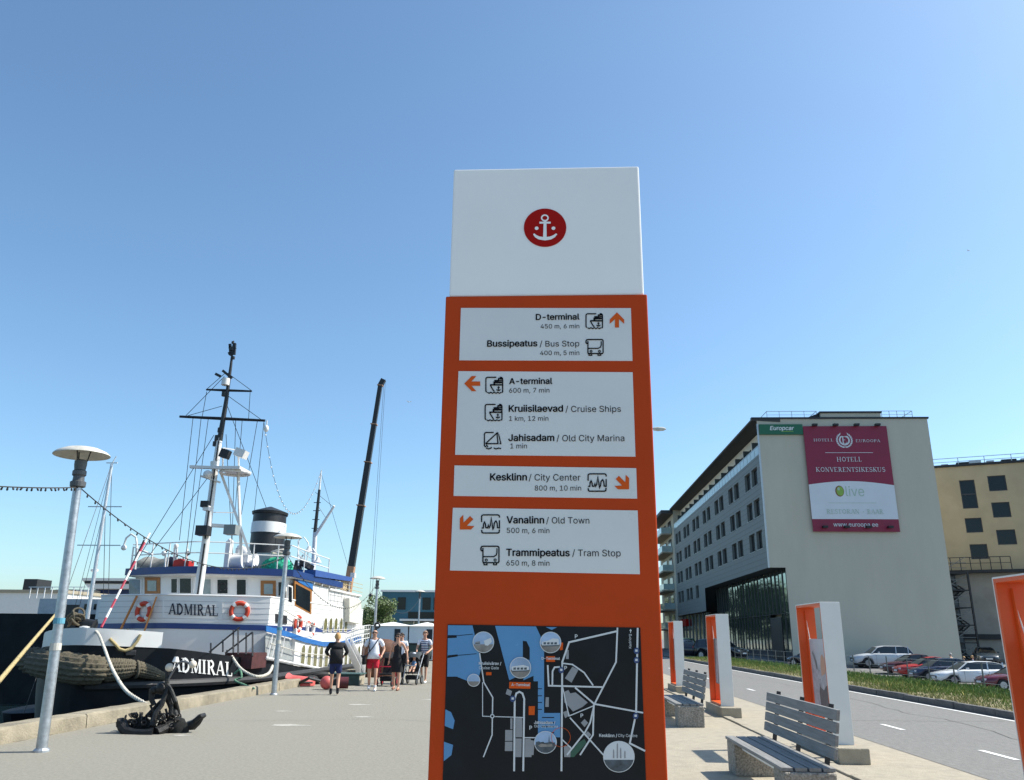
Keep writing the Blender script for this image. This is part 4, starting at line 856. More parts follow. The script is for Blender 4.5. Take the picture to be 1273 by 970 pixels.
def car(kind, x, y, z, heading, pm, label, group='cars parked in the car park'):
    """heading = angle of the nose direction; local +x runs from nose to tail"""
    L, st_, rf, wh, wr = TYPES[kind]
    t = thing('parked_car', (x, y, z), label, 'car', group, rz=heading+math.pi)
    def ring(xx, zb, zw, hw): return [(xx, -hw*.9, zb), (xx, -hw, zb+.12), (xx, -hw, (zb+zw)/2+.05), (xx, -hw*.97, zw-.08), (xx, -hw*.86, zw), (xx, 0, zw+.025), (xx, hw*.86, zw), (xx, hw*.97, zw-.08), (xx, hw, (zb+zw)/2+.05), (xx, hw, zb+.12), (xx, hw*.9, zb)]
    # refine stations for smoother body
    S = []
    for i in range(len(st_)-1):
        a, b_ = st_[i], st_[i+1]; k = 3 if b_[0]-a[0] > .4 else 1
        for j in range(k): S.append(tuple(a[q]+(b_[q]-a[q])*j/k for q in range(4)))
    S.append(st_[-1]); b = MB(); vs = []
    for s_ in S:
        xx, zb, zw, hw = s_
        for wx in wh:
            if abs(xx-wx) < wr+.1: zb = max(zb, math.sqrt(max(0, (wr+.1)**2-(xx-wx)**2))*1.0+wr*.85)
        vs += ring(xx, min(zb, zw-.25), zw, hw)
    n = 11; fs = []
    for i in range(len(S)-1):
        for k in range(n-1): fs.append((i*n+k, i*n+k+1, (i+1)*n+k+1, (i+1)*n+k))
        fs.append((i*n+n-1, i*n, (i+1)*n, (i+1)*n+n-1))
    fs += [tuple(range(n)), tuple(range((len(S)-1)*n, len(S)*n))]; b.add(vs, fs)
    body = b.build('body', pm, t, smooth=True)
    MB().box(.35, L-.35, -.72, .72, .16, .6).build('underbody', BLK, t)
    # glass house and roof
    b = MB(); vs = []
    for xx, zz, hw in rf:
        zw = min(zz-.02, [s_[2] for s_ in st_ if s_[0] <= xx][-1])-.03; hb = [s_[3] for s_ in st_ if s_[0] <= xx][-1]*.88
        vs += [(xx, -hb, zw), (xx, -hw, zz), (xx, 0, zz+.02), (xx, hw, zz), (xx, hb, zw)]
    fs = [(i*5+k, i*5+k+1, (i+1)*5+k+1, (i+1)*5+k) for i in range(len(rf)-1) for k in range(4)]+[(0, 1, 2, 3, 4), tuple((len(rf)-1)*5+k for k in range(5))]
    b.add(vs, fs); gl = b.build('windows', CGL, t, smooth=True)
    b = MB(); rr = rf[1:-1]; vs = []
    for xx, zz, hw in rr: vs += [(xx, -hw-.01, zz-.03), (xx, -hw*.92, zz+.015), (xx, 0, zz+.04), (xx, hw*.92, zz+.015), (xx, hw+.01, zz-.03)]
    b.add(vs, [(i*5+k, i*5+k+1, (i+1)*5+k+1, (i+1)*5+k) for i in range(len(rr)-1) for k in range(4)]); b.build('roof', pm, t, smooth=True)
    for sg in (-1, 1):
        b = MB()
        def hbw(xx): return [s_[3] for s_ in st_ if s_[0] <= xx][-1]*.885
        pil = [(rf[0], rf[1]), (rf[-1], rf[-2])]
        for a, c in pil: b.bar((a[0], sg*(a[2]+.03), a[1]-.03), (c[0], sg*(c[2]+.015), c[1]), .07, .05)
        zm = rf[2][1]; xm = (rf[1][0]+rf[-2][0])/2+.15; b.bar((xm, sg*(hbw(xm)), st_[5][2]-.03), (xm+.08, sg*(rf[2][2]+.01), zm-.03), .07, .04)
        if L > 4.5 and kind != 'sedan': xm += 1.0; b.bar((xm, sg*(hbw(xm)), st_[5][2]-.03), (xm+.06, sg*(rf[3][2]+.01), zm-.04), .07, .04)
        b.build('pillar', pm if kind != 'sedan' else BLK, t)
        b = MB(); b.obox((rf[0][0]+.55, sg*(st_[4][3]+.08), st_[4][2]+.06), (.06, 0, 0), (0, .1, 0), (0, 0, .06)); b.build('mirror', pm, t, bevel=.02)
        for wx in wh:
            b = MB(); y0, y1 = sg*(st_[4][3]-.2), sg*(st_[4][3]-.01); b.lathe([(wr*.6, 0), (wr*.93, 0), (wr, .04), (wr, .15), (wr*.93, .19), (wr*.6, .19)], (wx, min(y0, y1), wr), 20, axis='y'); wo = b.build('wheel', TYRE, t, smooth=True)
            b = MB(); ys_ = y1+sg*.003
            b.lathe([(wr*.6, -.01), (wr*.62, .008)], (wx, ys_-.004, wr), 16, axis='y')
            for k in range(5):
                a = k*1.2566; b.obox((wx+math.cos(a)*wr*.3, ys_+sg*.012, wr+math.sin(a)*wr*.3), (math.cos(a)*wr*.28, 0, math.sin(a)*wr*.28), (0, .01, 0), (-math.sin(a)*.025, 0, math.cos(a)*.025))
            b.build('rim', RIMM, wo)
        b = MB(); zf = st_[1][2]; b.obox((.2, sg*(st_[1][3]*.82), zf-.07), (.17, sg*.05, .02), (-.02, .1, 0), (0, 0, .055)); b.build('headlight', HLAMP, t, bevel=.02)
        b = MB(); zf = st_[-2][2]; b.obox((L-.1, sg*(st_[-2][3]*.86), zf-.12), (.06, 0, 0), (0, .09, 0), (0, 0, .1)); b.build('tail_light', TLAMP, t, bevel=.015)
    MB().box(-.015, .03, -.45, .45, st_[0][1]+.02, st_[0][2]-.03).build('grille', BLK, t, bevel=.01)
    MB().box(-.025, -.012, -.26, .26, st_[0][1]+.04, st_[0][1]+.15).build('number_plate', PLATE, t)
    # door joints
    b = MB()
    for sg in (-1, 1):
        for xx in (rf[0][0]+.35, (rf[1][0]+rf[-2][0])/2+.15, rf[-2][0]+.05): b.box(xx, xx+.012, sg*(st_[4][3]+.001), sg*(st_[4][3]-.03), .34, st_[4][2]-.1)
        b.box(xx-.3, xx-.14, sg*(st_[4][3]+.012), sg*(st_[4][3]-.01), st_[4][2]-.22, st_[4][2]-.19)
    b.build('door_joints', BLK, t)['kind'] = 'stuff'
    return t
PI = math.pi
cars = [('wagon', 25.1, 57.6, PI, paint('white', (.75, .75, .74)), 'white estate car parked nose to the verge, between a dark blue and a maroon car'),
 ('hatch', 25.0, 60.8, PI, paint('navy', (.015, .025, .06)), 'dark blue hatchback parked between the white estate and the red car'),
 ('sedan', 25.1, 63.7, PI, paint('red', (.42, .02, .015)), 'bright red car in the parking row under the beige wall'),
 ('sedan', 25.2, 66.6, PI, paint('plum', (.07, .02, .025)), 'dark plum saloon parked between the red car and the silver off-roader'),
 ('suv', 25.0, 72.2, PI, paint('silver', (.5, .52, .55)), 'silver off-roader parked closest to the beige end wall'),
 ('sedan', 25.4, 52.3, PI, paint('maroon', (.12, .008, .02)), 'maroon car nearest the right edge of the parking row'),
 ('hatch', 31.6, 60.5, PI, paint('grey', (.12, .125, .13)), 'grey hatchback in the second parking row behind the white estate'),
 ('sedan', 38.6, 77.0, -PI/2-.35, paint('slate', (.03, .045, .06)), 'dark slate saloon parked at the foot of the steel stair tower'),
 ('hatch', 42.3, 78.0, -PI/2-.25, paint('pale', (.45, .46, .45)), 'pale silver hatchback parked beside the stair tower, by the right edge'),
 ('suv', 16.2, 72.5, -PI/2+.75, paint('black', (.008, .009, .012)), 'black off-roader in front of the glazed lobby, right of the middle frame'),
 ('hatch', 13.0, 79.5, PI/2-.3, paint('ink', (.012, .012, .02)), 'black hatchback with red tail lights seen between the two far frames'),
 ('suv', 14.6, 90.0, -PI/2, paint('lime', (.3, .38, .1)), 'lime green van parked behind the black hatchback'),
 ('sedan', 19.5, 70.0, PI/2+.5, paint('blackblue', (.01, .012, .02)), 'dark car by the lobby entrance, half hidden by the nearest frame')]
for k, x, y, h, pm, lb in cars: car(k, x, y, lotz(x, y)+.01, h, pm, lb)
car('hatch', -8.1, 62, 0, -PI/2, paint('steel', (.06, .07, .09)), 'dark car parked on the quay next to the white sales tents', 'vehicles on the quay')
# ================================================================== verge fence
fe = thing('wire_fence', (14.25, 45, 0), 'low wire fence with grey posts between the grass verge and the car park', 'fence')
po = None
for i in range(23):
    y = 23+i*2.0
    if po is None: po = MB().cyl((0, 0, -.2), (0, 0, .95), .026, n=8).build('post', mat('post_grey', (.1, .11, .11), .6), fe); po.location = (0, y-45, 0)
    else: linked(po, fe, (random.uniform(-.02, .02), y-45, random.uniform(-.04, .03)))
for z in (.3, .6, .92): MB().tube([(14.25, 23, z), (14.25, 67, z)], .006, 5).build('wire', STEEL, fe, world=True)
# ================================================================== street lamps
LCAP = mat('lamp_cap_paint', (.55, .53, .47), .5, var=.15, scale=8, dirt=.5, dirtcol=(.3, .26, .2))
def quay_lamp(x, y, label, h=4.5):
    t = thing('street_lamp', (x, y, 0), label, 'street lamp', 'saucer lamps along the quay')
    s = MB(); s.cyl((0, 0, 0), (0, 0, h-.62), .075, .06, 14); s.build('pole', STEEL, t, smooth=True)
    MB().lathe([(.11, -.02), (.11, .02), (.08, .05)], n=14).build('base_plate', STEEL, t)
    MB().lathe([(.062, h-.62), (.11, h-.6), (.115, h-.53), (.085, h-.51), (.08, h-.44), (.1, h-.42), (.1, h-.36), (.08, h-.34), (.09, h-.26), (.09, h-.2), (.06, h-.18)], n=18).build('lantern', mat('lantern_grey', (.09, .095, .1), .5, metal=.3), t)
    for k in range(3): a = k*2.094+.4; b = MB(); b.cyl((.085*math.cos(a), .085*math.sin(a), h-.2), (.12*math.cos(a), .12*math.sin(a), h-.03), .01, n=6); b.build('bracket', DARKM, t)
    MB().lathe([(.02, h+.03), (.12, h+.02), (.25, h-.01), (.36, h-.06), (.4, h-.095), (.405, h-.11), (.39, h-.112), (.25, h-.06), (.05, h-.03)], n=36).build('shade', LCAP, t, smooth=True)
    MB().box(-.09, .09, -.09, .09, .5, .52) if 0 else None
    for z_, hh in ((1.35, .1), (1.72, .08)): MB().lathe([(.077, z_), (.077, z_+hh)], n=14).build('sticker', [LCAP, mat('sticker_blue', (.1, .3, .4), .5)][z_ > 1.5], t)
    return t
quay_lamp(-7.15, 11.9, 'nearest saucer-shaped lamp on a galvanised pole at the left edge of the quay', 4.34).rotation_euler = (0, -R(1.9), 0)
quay_lamp(-7.72, 23.4, 'second saucer lamp, standing in front of the white ship, near its funnel', 4.42)
quay_lamp(-8.98, 42.0, 'third saucer lamp, just past the stern of the white ship')
quay_lamp(-10.3, 64.0, 'farthest saucer lamp, in front of the blue building', 5.0)
t = thing('road_lamp', (4.3, 42, 0), 'tall road lamp whose flat head peeks out to the right of the orange sign', 'street lamp')
hp = P(812, 534, y=42); MB().cyl((4.3, 42, 0), (4.3, 42, hp.z-.1), .09, .05, 12).build('pole', STEEL, t, world=True)
MB().tube([(4.3, 42, hp.z-.12), (4.45, 42, hp.z+.0), (hp.x, 42, hp.z+.04)], .03, 8).build('arm', STEEL, t, world=True)
MB().lathe([(.02, -.35), (.09, -.33), (.12, -.1), (.1, .2), (.03, .33)], (hp.x+.35, 42, hp.z+.02), 12, sx=.55, sy=1, axis='x').build('head', LCAP, t, world=True, smooth=True)
# ================================================================== trees
BARK = mat('bark', (.09, .07, .05), .9, var=.3, scale=10, bump=1); LEAF = [mat('leaf_green', (.055, .095, .02), .55, var=.4, scale=1.5), mat('leaf_light', (.09, .14, .03), .55, var=.3, scale=1.5)]
def tree(x, y, h, r, label, seed, n=5000, crown0=.25, leaf=.16):
    rnd = random.Random(seed); t = thing('tree', (x, y, 0), label, 'tree', 'trees beyond the quay')
    b = MB(); b.tube([(0, 0, -.1), (.1, 0, h*.3), (0, .1, h*.55), (.05, 0, h*.85)], [h*.03, h*.024, h*.015, h*.004], 9); ends = []
    for i in range(10):
        a = rnd.uniform(0, 6.28); z0 = h*rnd.uniform(.22, .6); q = V((math.cos(a)*r*.75, math.sin(a)*r*.75, z0+h*rnd.uniform(.12, .3))); b.tube([(0, 0, z0), (q.x*.5, q.y*.5, (z0+q.z)/2+.1), tuple(q)], [h*.012, h*.008, h*.003], 6); ends.append(q)
    b.build('trunk', BARK, t, smooth=True)
    cl = [(V((rnd.gauss(0, r*.45), rnd.gauss(0, r*.45), h*rnd.uniform(crown0, .93))), r*rnd.uniform(.25, .48)) for _ in range(26)]+[(e, r*.35) for e in ends]
    for li in range(2):
        vs = []; fs = []
        for i in range(n//2):
            c, rr = rnd.choice(cl); d = V((rnd.gauss(0, 1), rnd.gauss(0, 1), rnd.gauss(0, .8))).normalized()*rr*rnd.random()**.35; p = c+d
            if p.z < h*crown0*.7: continue
            u = V((rnd.gauss(0, 1), rnd.gauss(0, 1), rnd.gauss(0, 1))).normalized(); w_ = u.orthogonal().normalized(); s_ = leaf*rnd.uniform(.6, 1.3); k = len(vs)
            vs += [p-u*s_, p+w_*s_*.5, p+u*s_, p-w_*s_*.5]; fs.append((k, k+1, k+2, k+3))
        me = bpy.data.meshes.new('crown'); me.from_pydata([tuple(v) for v in vs], [], fs); me.materials.append(LEAF[li]); o = bpy.data.objects.new('crown', me); COL.objects.link(o); o.parent = t
    return t
tree(-15.9, 76, 5.0, 1.5, 'bushy green tree just right of the ship stern, left of the blue building', 11, 8000, .05, .1)
tree(-17.2, 79, 4.3, 1.2, 'lower green tree close behind the ship stern', 12, 6000, .05, .1)
for i, (x, y, h) in enumerate([(3.5, 118, 9), (8, 128, 10.5), (10.5, 142, 11), (5, 150, 11), (13, 160, 11), (0, 135, 9.5)]): tree(x, y, h, 4.2, ['nearest street tree', 'second street tree', 'third street tree', 'fourth street tree', 'fifth and farthest street tree', 'leftmost street tree'][i]+' behind the orange sign, mirrored in the lobby glass', 20+i, 5000, .2, .24)
# ================================================================== land behind the basin, blue building, tents
mb = MB(); mb.box(-62, -8.63, 69, 300, -2.6, -.01); tag(mb.build('far_quay', KERBC), kind='structure')
mb = MB(); mb.box(-320, -70, 118, 320, -2.6, .2); tag(mb.build('opposite_quay', KERBC), kind='structure')
TEAL = mat('teal_cladding', (.03, .12, .17), .5, var=.08, scale=.5)
bu = thing('blue_building', (-16, 118, 0), 'teal blue building with a glass front hall, behind the people on the quay', 'building')
zt_ = P(500, 736, y=112).z
MB().box(-23.2, -6, 112, 130, 3.0, zt_).build('upper_walls', TEAL, bu, world=True); MB().box(-22.9, -19.8, 112.4, 130, 0, 3.0).build('side_wall', TEAL, bu, world=True)
MB().box(-23.4, -5.8, 111.8, 130.2, zt_, zt_+.25).build('roof', WHITE, bu, world=True)
fr_ = MB().box(-20.2, -6, 109.6, 112.1, 3.5, 3.75).build('canopy', WHITE, bu, world=True)
for k in range(9):
    x_ = -20+k*1.5; o = MB().box(x_, x_+1.4, 111.3, 111.36, 0, 3.4).build('glass_panel', glassy('hall_glass', (.1, .14, .14), .06), bu, world=True); MB().box(x_+1.4, x_+1.5, 111.2, 111.45, 0, 3.45).build('mullion', WHITE, bu, world=True)
for x_ in (-21, -17.6, -16.1, -14.6, -12.5): o = MB().box(x_, x_+1.1, 111.93, 111.98, 5.0, 6.6).build('window', GLS, bu, world=True)
MB().box(-19.5, -11, 111.9, 111.96, 3.9, 4.7).build('window_band', GLS, bu, world=True)
TENT = mat('tent_fabric', (.78, .78, .76), .7, var=.04, dirt=.1, dirtcol=(.6, .6, .58))
for i, (x0, x1) in enumerate(((-11.4, -8.9), (-8.8, -6.7))):
    t = thing('sales_tent', ((x0+x1)/2+(-1.0), 58, 0), ['larger white tent with a peaked roof behind the walkers', 'smaller white tent beside the larger one, nearest the orange sign'][i], 'tent', 'white tents on the quay')
    x0 -= 1; x1 -= 1; h = 2.25
    MB().box(x0, x1, 57, 59.5, .05, h).build('wall', TENT, t, world=True)
    b = MB(); c = ((x0+x1)/2, 58.2, h+.28); q = [(x0-.1, 56.9, h), (x1+.1, 56.9, h), (x1+.1, 59.6, h), (x0-.1, 59.6, h)]
    b.add(q+[c], [(0, 1, 4), (1, 2, 4), (2, 3, 4), (3, 0, 4), (0, 1, 2, 3)]); b.build('roof', TENT, t, world=True)
    MB().box(x1-.9, x1-.5, 56.96, 56.99, .1, h-.2).build('opening', DARKM, t, world=True)
t = thing('kiosk', (-12.4, 60, 0), 'dark kiosk with a white roof edge and yellow goods, beside the third lamp', 'kiosk')
MB().box(-14.6, -11.6, 70, 72, 0, 2.2).build('counter', DARKM, t, world=True); MB().box(-14.9, -11.4, 69.6, 72.2, 2.2, 2.5).build('roof', TENT, t, world=True); MB().box(-14.2, -12, 69.9, 69.98, 1.0, 1.6).build('goods', mat('yellow_goods', (.6, .35, .03), .6, var=.5, scale=5), t, world=True)
# rusty steel buoy on the quay
RUST = mat('rusty_steel', (.1, .04, .02), .8, var=.5, scale=4, bump=.6, dirt=.5, dirtcol=(.03, .02, .015))
t = thing('mooring_buoy', (-7.1, 34.5, 0), 'big rusty brown steel drum standing on the quay behind the man in red shorts', 'steel drum')
MB().lathe([(.72, 0), (.75, .05), (.75, .75), (.72, .82), (.75, .88), (.74, 1.15), (.66, 1.32), (.4, 1.45), (.05, 1.48)], n=28).build('drum', RUST, t, smooth=True)
b = MB(); b.cyl((-.25, .1, 1.4), (-.25, .1, 1.95), .06); b.torus((-.2, .1, 2.0), .1, .04, (0, 1, 0), 14, 6); b.build('pipe', BLK, t, smooth=True)
MB().lathe([(.77, .78), (.77, .84)], n=28).build('band', BLK, t)
t = thing('skip', (-9, 48, 0), 'low dark green steel skip on the quay in front of the white tents', 'skip')
b = MB(); b.prism([(-10.6, 47, .1), (-7.2, 47, .1), (-6.9, 47, 1.15), (-10.9, 47, 1.15)], (0, 1.8, 0)); b.build('tub', mat('skip_green', (.02, .05, .045), .6, var=.3, dirt=.3), t, world=True, bevel=.03)
MB().box(-10.95, -6.85, 46.95, 48.85, 1.15, 1.22).build('rim', DARKM, t, world=True)
# crane behind the ship
t = thing('mobile_crane', (-20, 80, 0), 'black telescopic crane boom rising behind the ship stern, hook hanging on cables', 'crane')
c0 = P(431, 742, y=80); c1 = P(474, 472, y=80); d = c1-c0
BOOM = mat('boom_black', (.02, .018, .02), .45, var=.2); TAN = mat('boom_tan', (.45, .24, .14), .5, var=.15)
fr = [0, .13, .4, .6, .78, .97]; w_ = [.62, .56, .5, .44, .38, .32]
for i in range(5): b = MB(); b.bar(c0+d*fr[i], c0+d*fr[i+1], w_[i]*1.1, w_[i]*1.1); b.build('boom_section', TAN if i == 0 else BOOM, t, world=True)
for i in range(1, 5): b = MB(); q = c0+d*fr[i+1 if i < 4 else 5]; b.bar(q-d*.002, q+d*.002, w_[i]*1.5, w_[i]*1.5); b.build('collar', TAN, t, world=True)
b = MB(); b.bar(c0+d*.97, c1+V((.25, 0, 0)), .45, .5); b.build('boom_head', BOOM, t, world=True)
hk = P(461, 742, y=80); b = MB(); b.tube([c1+V((.3, 0, 0)), hk+V((-.12, 0, .3))], .016, 5); b.tube([c1+V((.45, 0, 0)), hk+V((.12, 0, .3))], .016, 5); b.build('cable', DARKM, t, world=True)
b = MB(); b.ball(hk, .22, rz=.35, n=10); b.torus(hk-V((0, 0, .5)), .16, .06, (0, 1, 0), 14, 6); b.build('hook', BLK, t, world=True, smooth=True)
MB().box(-24.5, -17, 78.8, 81.4, .9, 1.9).build('carrier', mat('crane_yellow', (.6, .38, .04), .45), t, world=True); MB().box(-22.5, -19.2, 79, 81.2, 1.9, 3.6).build('cab', mat('crane_yellow', (.6, .38, .04)), t, world=True)
b = MB(); b.bar((-20.6, 80, 2.5), c0, .9, .9); b.build('boom_base', TAN, t, world=True)
for k in range(4):
    for yy in (78.7, 81.2): MB().lathe([(.25, 0), (.55, 0), (.55, .35), (.25, .35)], (-23.6+k*1.9, yy, .55), 16, axis='y').build('wheel', TYRE, t, world=True)
# ================================================================== far left: terminal buildings, ferry, moored vessels
SHW = mat('ship_white', (.7, .69, .67), .4, var=.04, scale=1.5, dirt=.16, dirtcol=(.52, .48, .42)); SHB = mat('ship_blue', (.01, .035, .16), .4, var=.1); SHK = mat('ship_black', (.008, .01, .013), .55, var=.4, scale=1.2, spec=.15, dirt=.3, dirtcol=(.05, .045, .04))
t = thing('terminal_building', (-110, 160, 0), 'plain white terminal building far away at the left edge', 'building')
a = P(20, 737, y=160); c = P(78, 742, y=160); MB().box(a.x-25, c.x, 160, 185, .2, a.z).build('wall', SHW, t, world=True); MB().box(a.x-25.3, c.x+.3, 159.7, 185, a.z, a.z+.6).build('roof', CONC, t, world=True)
MB().box(P(28, 733, y=162).x-2, P(33, 733, y=162).x, 165, 170, a.z+.6, a.z+3).build('roof_unit', DARKM, t, world=True)
t = thing('car_ferry', (-110, 230, -1), 'white ferry bridge with a dark window band and radar, far behind the ship bow', 'ferry')
def px2(px, py, y): return P(px, py, y=y)
def fbox(nm, p0, p1, py0, py1, y, m_, dy=12): a = P(p0, py0, y=y); c = P(p1, py1, y=y); return MB().box(a.x, c.x, y, y+dy, a.z, c.z).build(nm, m_, t, world=True)
fbox('hull', 60, 330, 786, 735, 236, SHW, 30); fbox('lower_deck', 118, 320, 738, 722, 233, SHB, 20)
b = MB(); a0 = P(110, 732, y=228); a1 = P(103, 722, y=228); a2 = P(103, 720, y=228); r0 = P(300, 732, y=228); r1 = P(300, 721, y=228)
b.prism([a0, r0, r1, a1], (0, 14, 0)); b.build('bridge', SHW, t, world=True)
fbox('window_band', 105, 300, 725.5, 722, 227.8, DARKM, 15); fbox('bridge_roof', 102, 300, 722, 720, 227.5, SHW, 16)
b = MB(); q = P(116.5, 722, y=230); q2 = P(117, 712, y=230); b.cyl(q, q2, .35, n=8); b.lathe([(.3, 0), (1.0, .4), (1.0, .9), (.2, 1.2)], q2, 14); b.build('radar_mast', SHW, t, world=True)
fbox('deckhouse', 79, 93, 742, 733, 231, DARKM); fbox('deckhouse', 93, 118, 744, 734, 230, SHW)
t = thing('passenger_boat', (-27, 42, -1.9), 'older dark-hulled white boat moored beyond the bow, left of the wheelhouse', 'boat')
yb_ = 44
fbox('deckhouse', 46, 128, 765, 745, yb_, mat('boat_grey_white', (.45, .47, .48), .6, var=.1, dirt=.3), 4); fbox('hull', -80, 150, 884, 764, yb_-1.0, SHK, 6); fbox('white_panel', 118, 150, 770, 746, yb_-1.6, SHW, .3); fbox('doorway', 76, 98, 782, 752, yb_-1.1, BLK, .06)
for k in range(4): fbox('window', 104+6*k, 108+6*k, 758, 751, yb_-.03, GLS, .05)
b = MB()
for k in range(9): q = P(36+k*9, 744, y=yb_+1); b.bar(q, q+V((0, 0, .6)), .04)
b.bar(P(36, 730, y=yb_+1), P(108, 730, y=yb_+1), .04); b.build('railing', SHW, t, world=True)
def ropel(nm, pts, r, m_, par=None, **k): return MB().tube(pts, r, 6).build(nm, m_, par, world=par is not None, **k)
t = thing('sailing_boat', (-19, 34, -1.9), 'sailing boat whose tall silver mast rises between the first lamp and the ship', 'boat')
ym = 34; m0 = P(108, 778, y=ym); m0.x = P(139, 577, y=ym).x; mt_ = P(139, 577, y=ym); MB().tube([(mt_.x, ym, -1.2), mt_], [.1, .06], 10).build('mast', mat('mast_alloy', (.62, .64, .66), .4, metal=.4), t, world=True)
b = MB(); b.lathe([(.05, 0), (1.2, .25), (1.5, .7), (1.55, 1.1), (1.5, 1.12)], (0, 0, 0), 24, sy=3.2); o = b.build('hull', SHK, t, smooth=True); o.location = V((mt_.x, ym+1, -2.3))-V(t.location)
for z_, w2 in ((P(127, 630, y=ym).z, .75), (P(118, 678, y=ym).z, .95)): b = MB(); b.bar((mt_.x-w2, ym, z_), (mt_.x+w2, ym, z_), .04); b.build('spreader', STEEL, t, world=True)
for dx in (-1.3, 1.3):
    for k in (1, .82): b = MB(); b.tube([(mt_.x, ym, -1.2+(mt_.z+1.2)*k), (mt_.x+dx*(.9 if k == 1 else .75), ym+.3, -1.2)], .012, 4); b.build('shroud', DARKM, t, world=True)
b = MB(); b.tube([(mt_.x, ym, mt_.z), (mt_.x+.5, ym-4, -1.2)], .012, 4); b.build('forestay', DARKM, t, world=True); b = MB(); b.bar(mt_, mt_+V((.15, 0, .35)), .03); b.bar(mt_+V((-.25, 0, .05)), mt_+V((.25, 0, .05)), .04); b.build('masthead', SHW, t, world=True)

GULL = mat('gull_white', (.7, .7, .7), .7)
for i, (px_, py_, yy, lb) in enumerate(((508, 500, 150, 'small white gull flying between the crane and the orange sign'), (1204, 312, 190, 'tiny distant gull high in the sky above the hotel'))):
    q = P(px_, py_, y=yy); t = thing('gull', q, lb, 'bird', rz=.6); b = MB(); b.tube([(0, -.28, 0), (0, -.1, .02), (0, .12, .03), (0, .26, .02)], [.02, .09, .08, .03], 8); b.build('body', GULL, t, smooth=True)
    for sg in (-1, 1): b = MB(); b.prism([(sg*.05, .1, .04), (sg*.38, .12, .22), (sg*.68, -.05, .16), (sg*.36, -.06, .2), (sg*.05, -.08, .04)], (0, 0, .015)); b.build('wing', GULL, t)
# ================================================================== the ship ADMIRAL
SX = -12.4
ship = thing('passenger_ship', (SX, 33, -1.9), 'old white and black harbour ship named ADMIRAL with blue stripe, tripod mast and black funnel', 'ship')
WOOD = mat('varnished_wood', (.3, .12, .025), .4, var=.3, scale=6, stretch=(1, 1, 8)); PALEGL = mat('pale_window', (.2, .25, .26), .12, var=.3, scale=1.5, spec=.8); OLIVE = mat('curtained_glass', (.14, .13, .05), .15, var=.4, scale=3, spec=.7)
ROPEB = mat('old_rope', (.13, .11, .075), .95, var=.35, scale=18, bump=1, bscale=90); ROPEL = mat('pale_rope', (.55, .52, .45), .9, var=.25, scale=20, bump=.8, bscale=70); ROPEY = mat('tan_rope', (.42, .33, .16), .9, var=.25, scale=20, bump=.8, bscale=70)
REDR = mat('lifebuoy_red', (.5, .05, .02), .5, var=.12); CANV = mat('grey_canvas', (.2, .2, .185), .9, var=.35, scale=3, bump=.8, bscale=5); NETG = mat('net_green', (.01, .34, .2), .8, var=.5, scale=14, bump=1, bscale=40)
BLUEA = mat('blue_fascia', (.008, .035, .15), .4, var=.12, scale=2)
def mirror(pl): return [(2*SX-x, y) for x, y in reversed(pl)]
half = [(SX, 21.6), (-11.8, 21.85), (-11.1, 22.4), (-10.45, 23.15), (-9.85, 24.15), (-9.45, 25.3), (-9.2, 26.8), (-9.12, 28.5), (-9.1, 31), (-9.1, 34), (-9.1, 38), (-9.2, 41), (-9.8, 43.6), (-11, 45.2), (SX, 45.9)]
def smooth2(pl, k=4):
    out = []
    for i in range(len(pl)-1):
        p0, p1, p2, p3 = V(pl[max(i-1, 0)]), V(pl[i]), V(pl[i+1]), V(pl[min(i+2, len(pl)-1)])
        for j in range(k): t = j/k; out.append(tuple(.5*((2*p1)+(p2-p0)*t+(2*p0-5*p1+4*p2-p3)*t*t+(3*p1-p0-3*p2+p3)*t**3)))
    return out+[tuple(pl[-1])]
HP = smooth2(half, 4); PLAN = HP+[q for q in mirror(HP)][1:-1]           # closed outline, starboard then port
def interp(tab, y):
    for (a, b_), (c, d) in zip(tab, tab[1:]):
        if y <= c: return b_+(d-b_)*max(0, (y-a))/(c-a)
    return tab[-1][1]
DECK = [(21, 1.32), (23, 1.2), (25, .95), (27, .8), (30, .52), (34, .26), (38, .2), (42, .32), (46, .5)]
def ring_(z, sh, rake): return [(SX+(x-SX)*sh, 33.5+(y-33.5)*sh+(rake if y < 24 else 0), z) for x, y in PLAN]
b = MB(); n = len(PLAN); vs = []
levels = []
for lv in range(7):
    for (x, y) in PLAN:
        zt_ = interp(DECK, y)
        z = [zt_, zt_-.35, zt_-.8, -.1, -.8, -1.5, -2.6][lv]
        if lv == 2: z = min(z, .15)
        z = min(z, zt_-.02*lv); sh = [1, 1, 1, .995, .975, .94, .87][lv]; vs.append((SX+(x-SX)*sh, 33.5+(y-33.5)*(1-(1-sh)*.45), z))
b.add(vs, [(lv*n+i, lv*n+(i+1) % n, (lv+1)*n+(i+1) % n, (lv+1)*n+i) for lv in range(6) for i in range(n)]); b.build('hull', SHK, ship, world=True, smooth=True)
b = MB(); b.poly([(x, y, interp(DECK, y)-.12) for x, y in PLAN]); b.build('deck', mat('deck_planks', (.16, .12, .08), .8, var=.3, scale=3, stretch=(8, 1, 1)), ship, world=True)
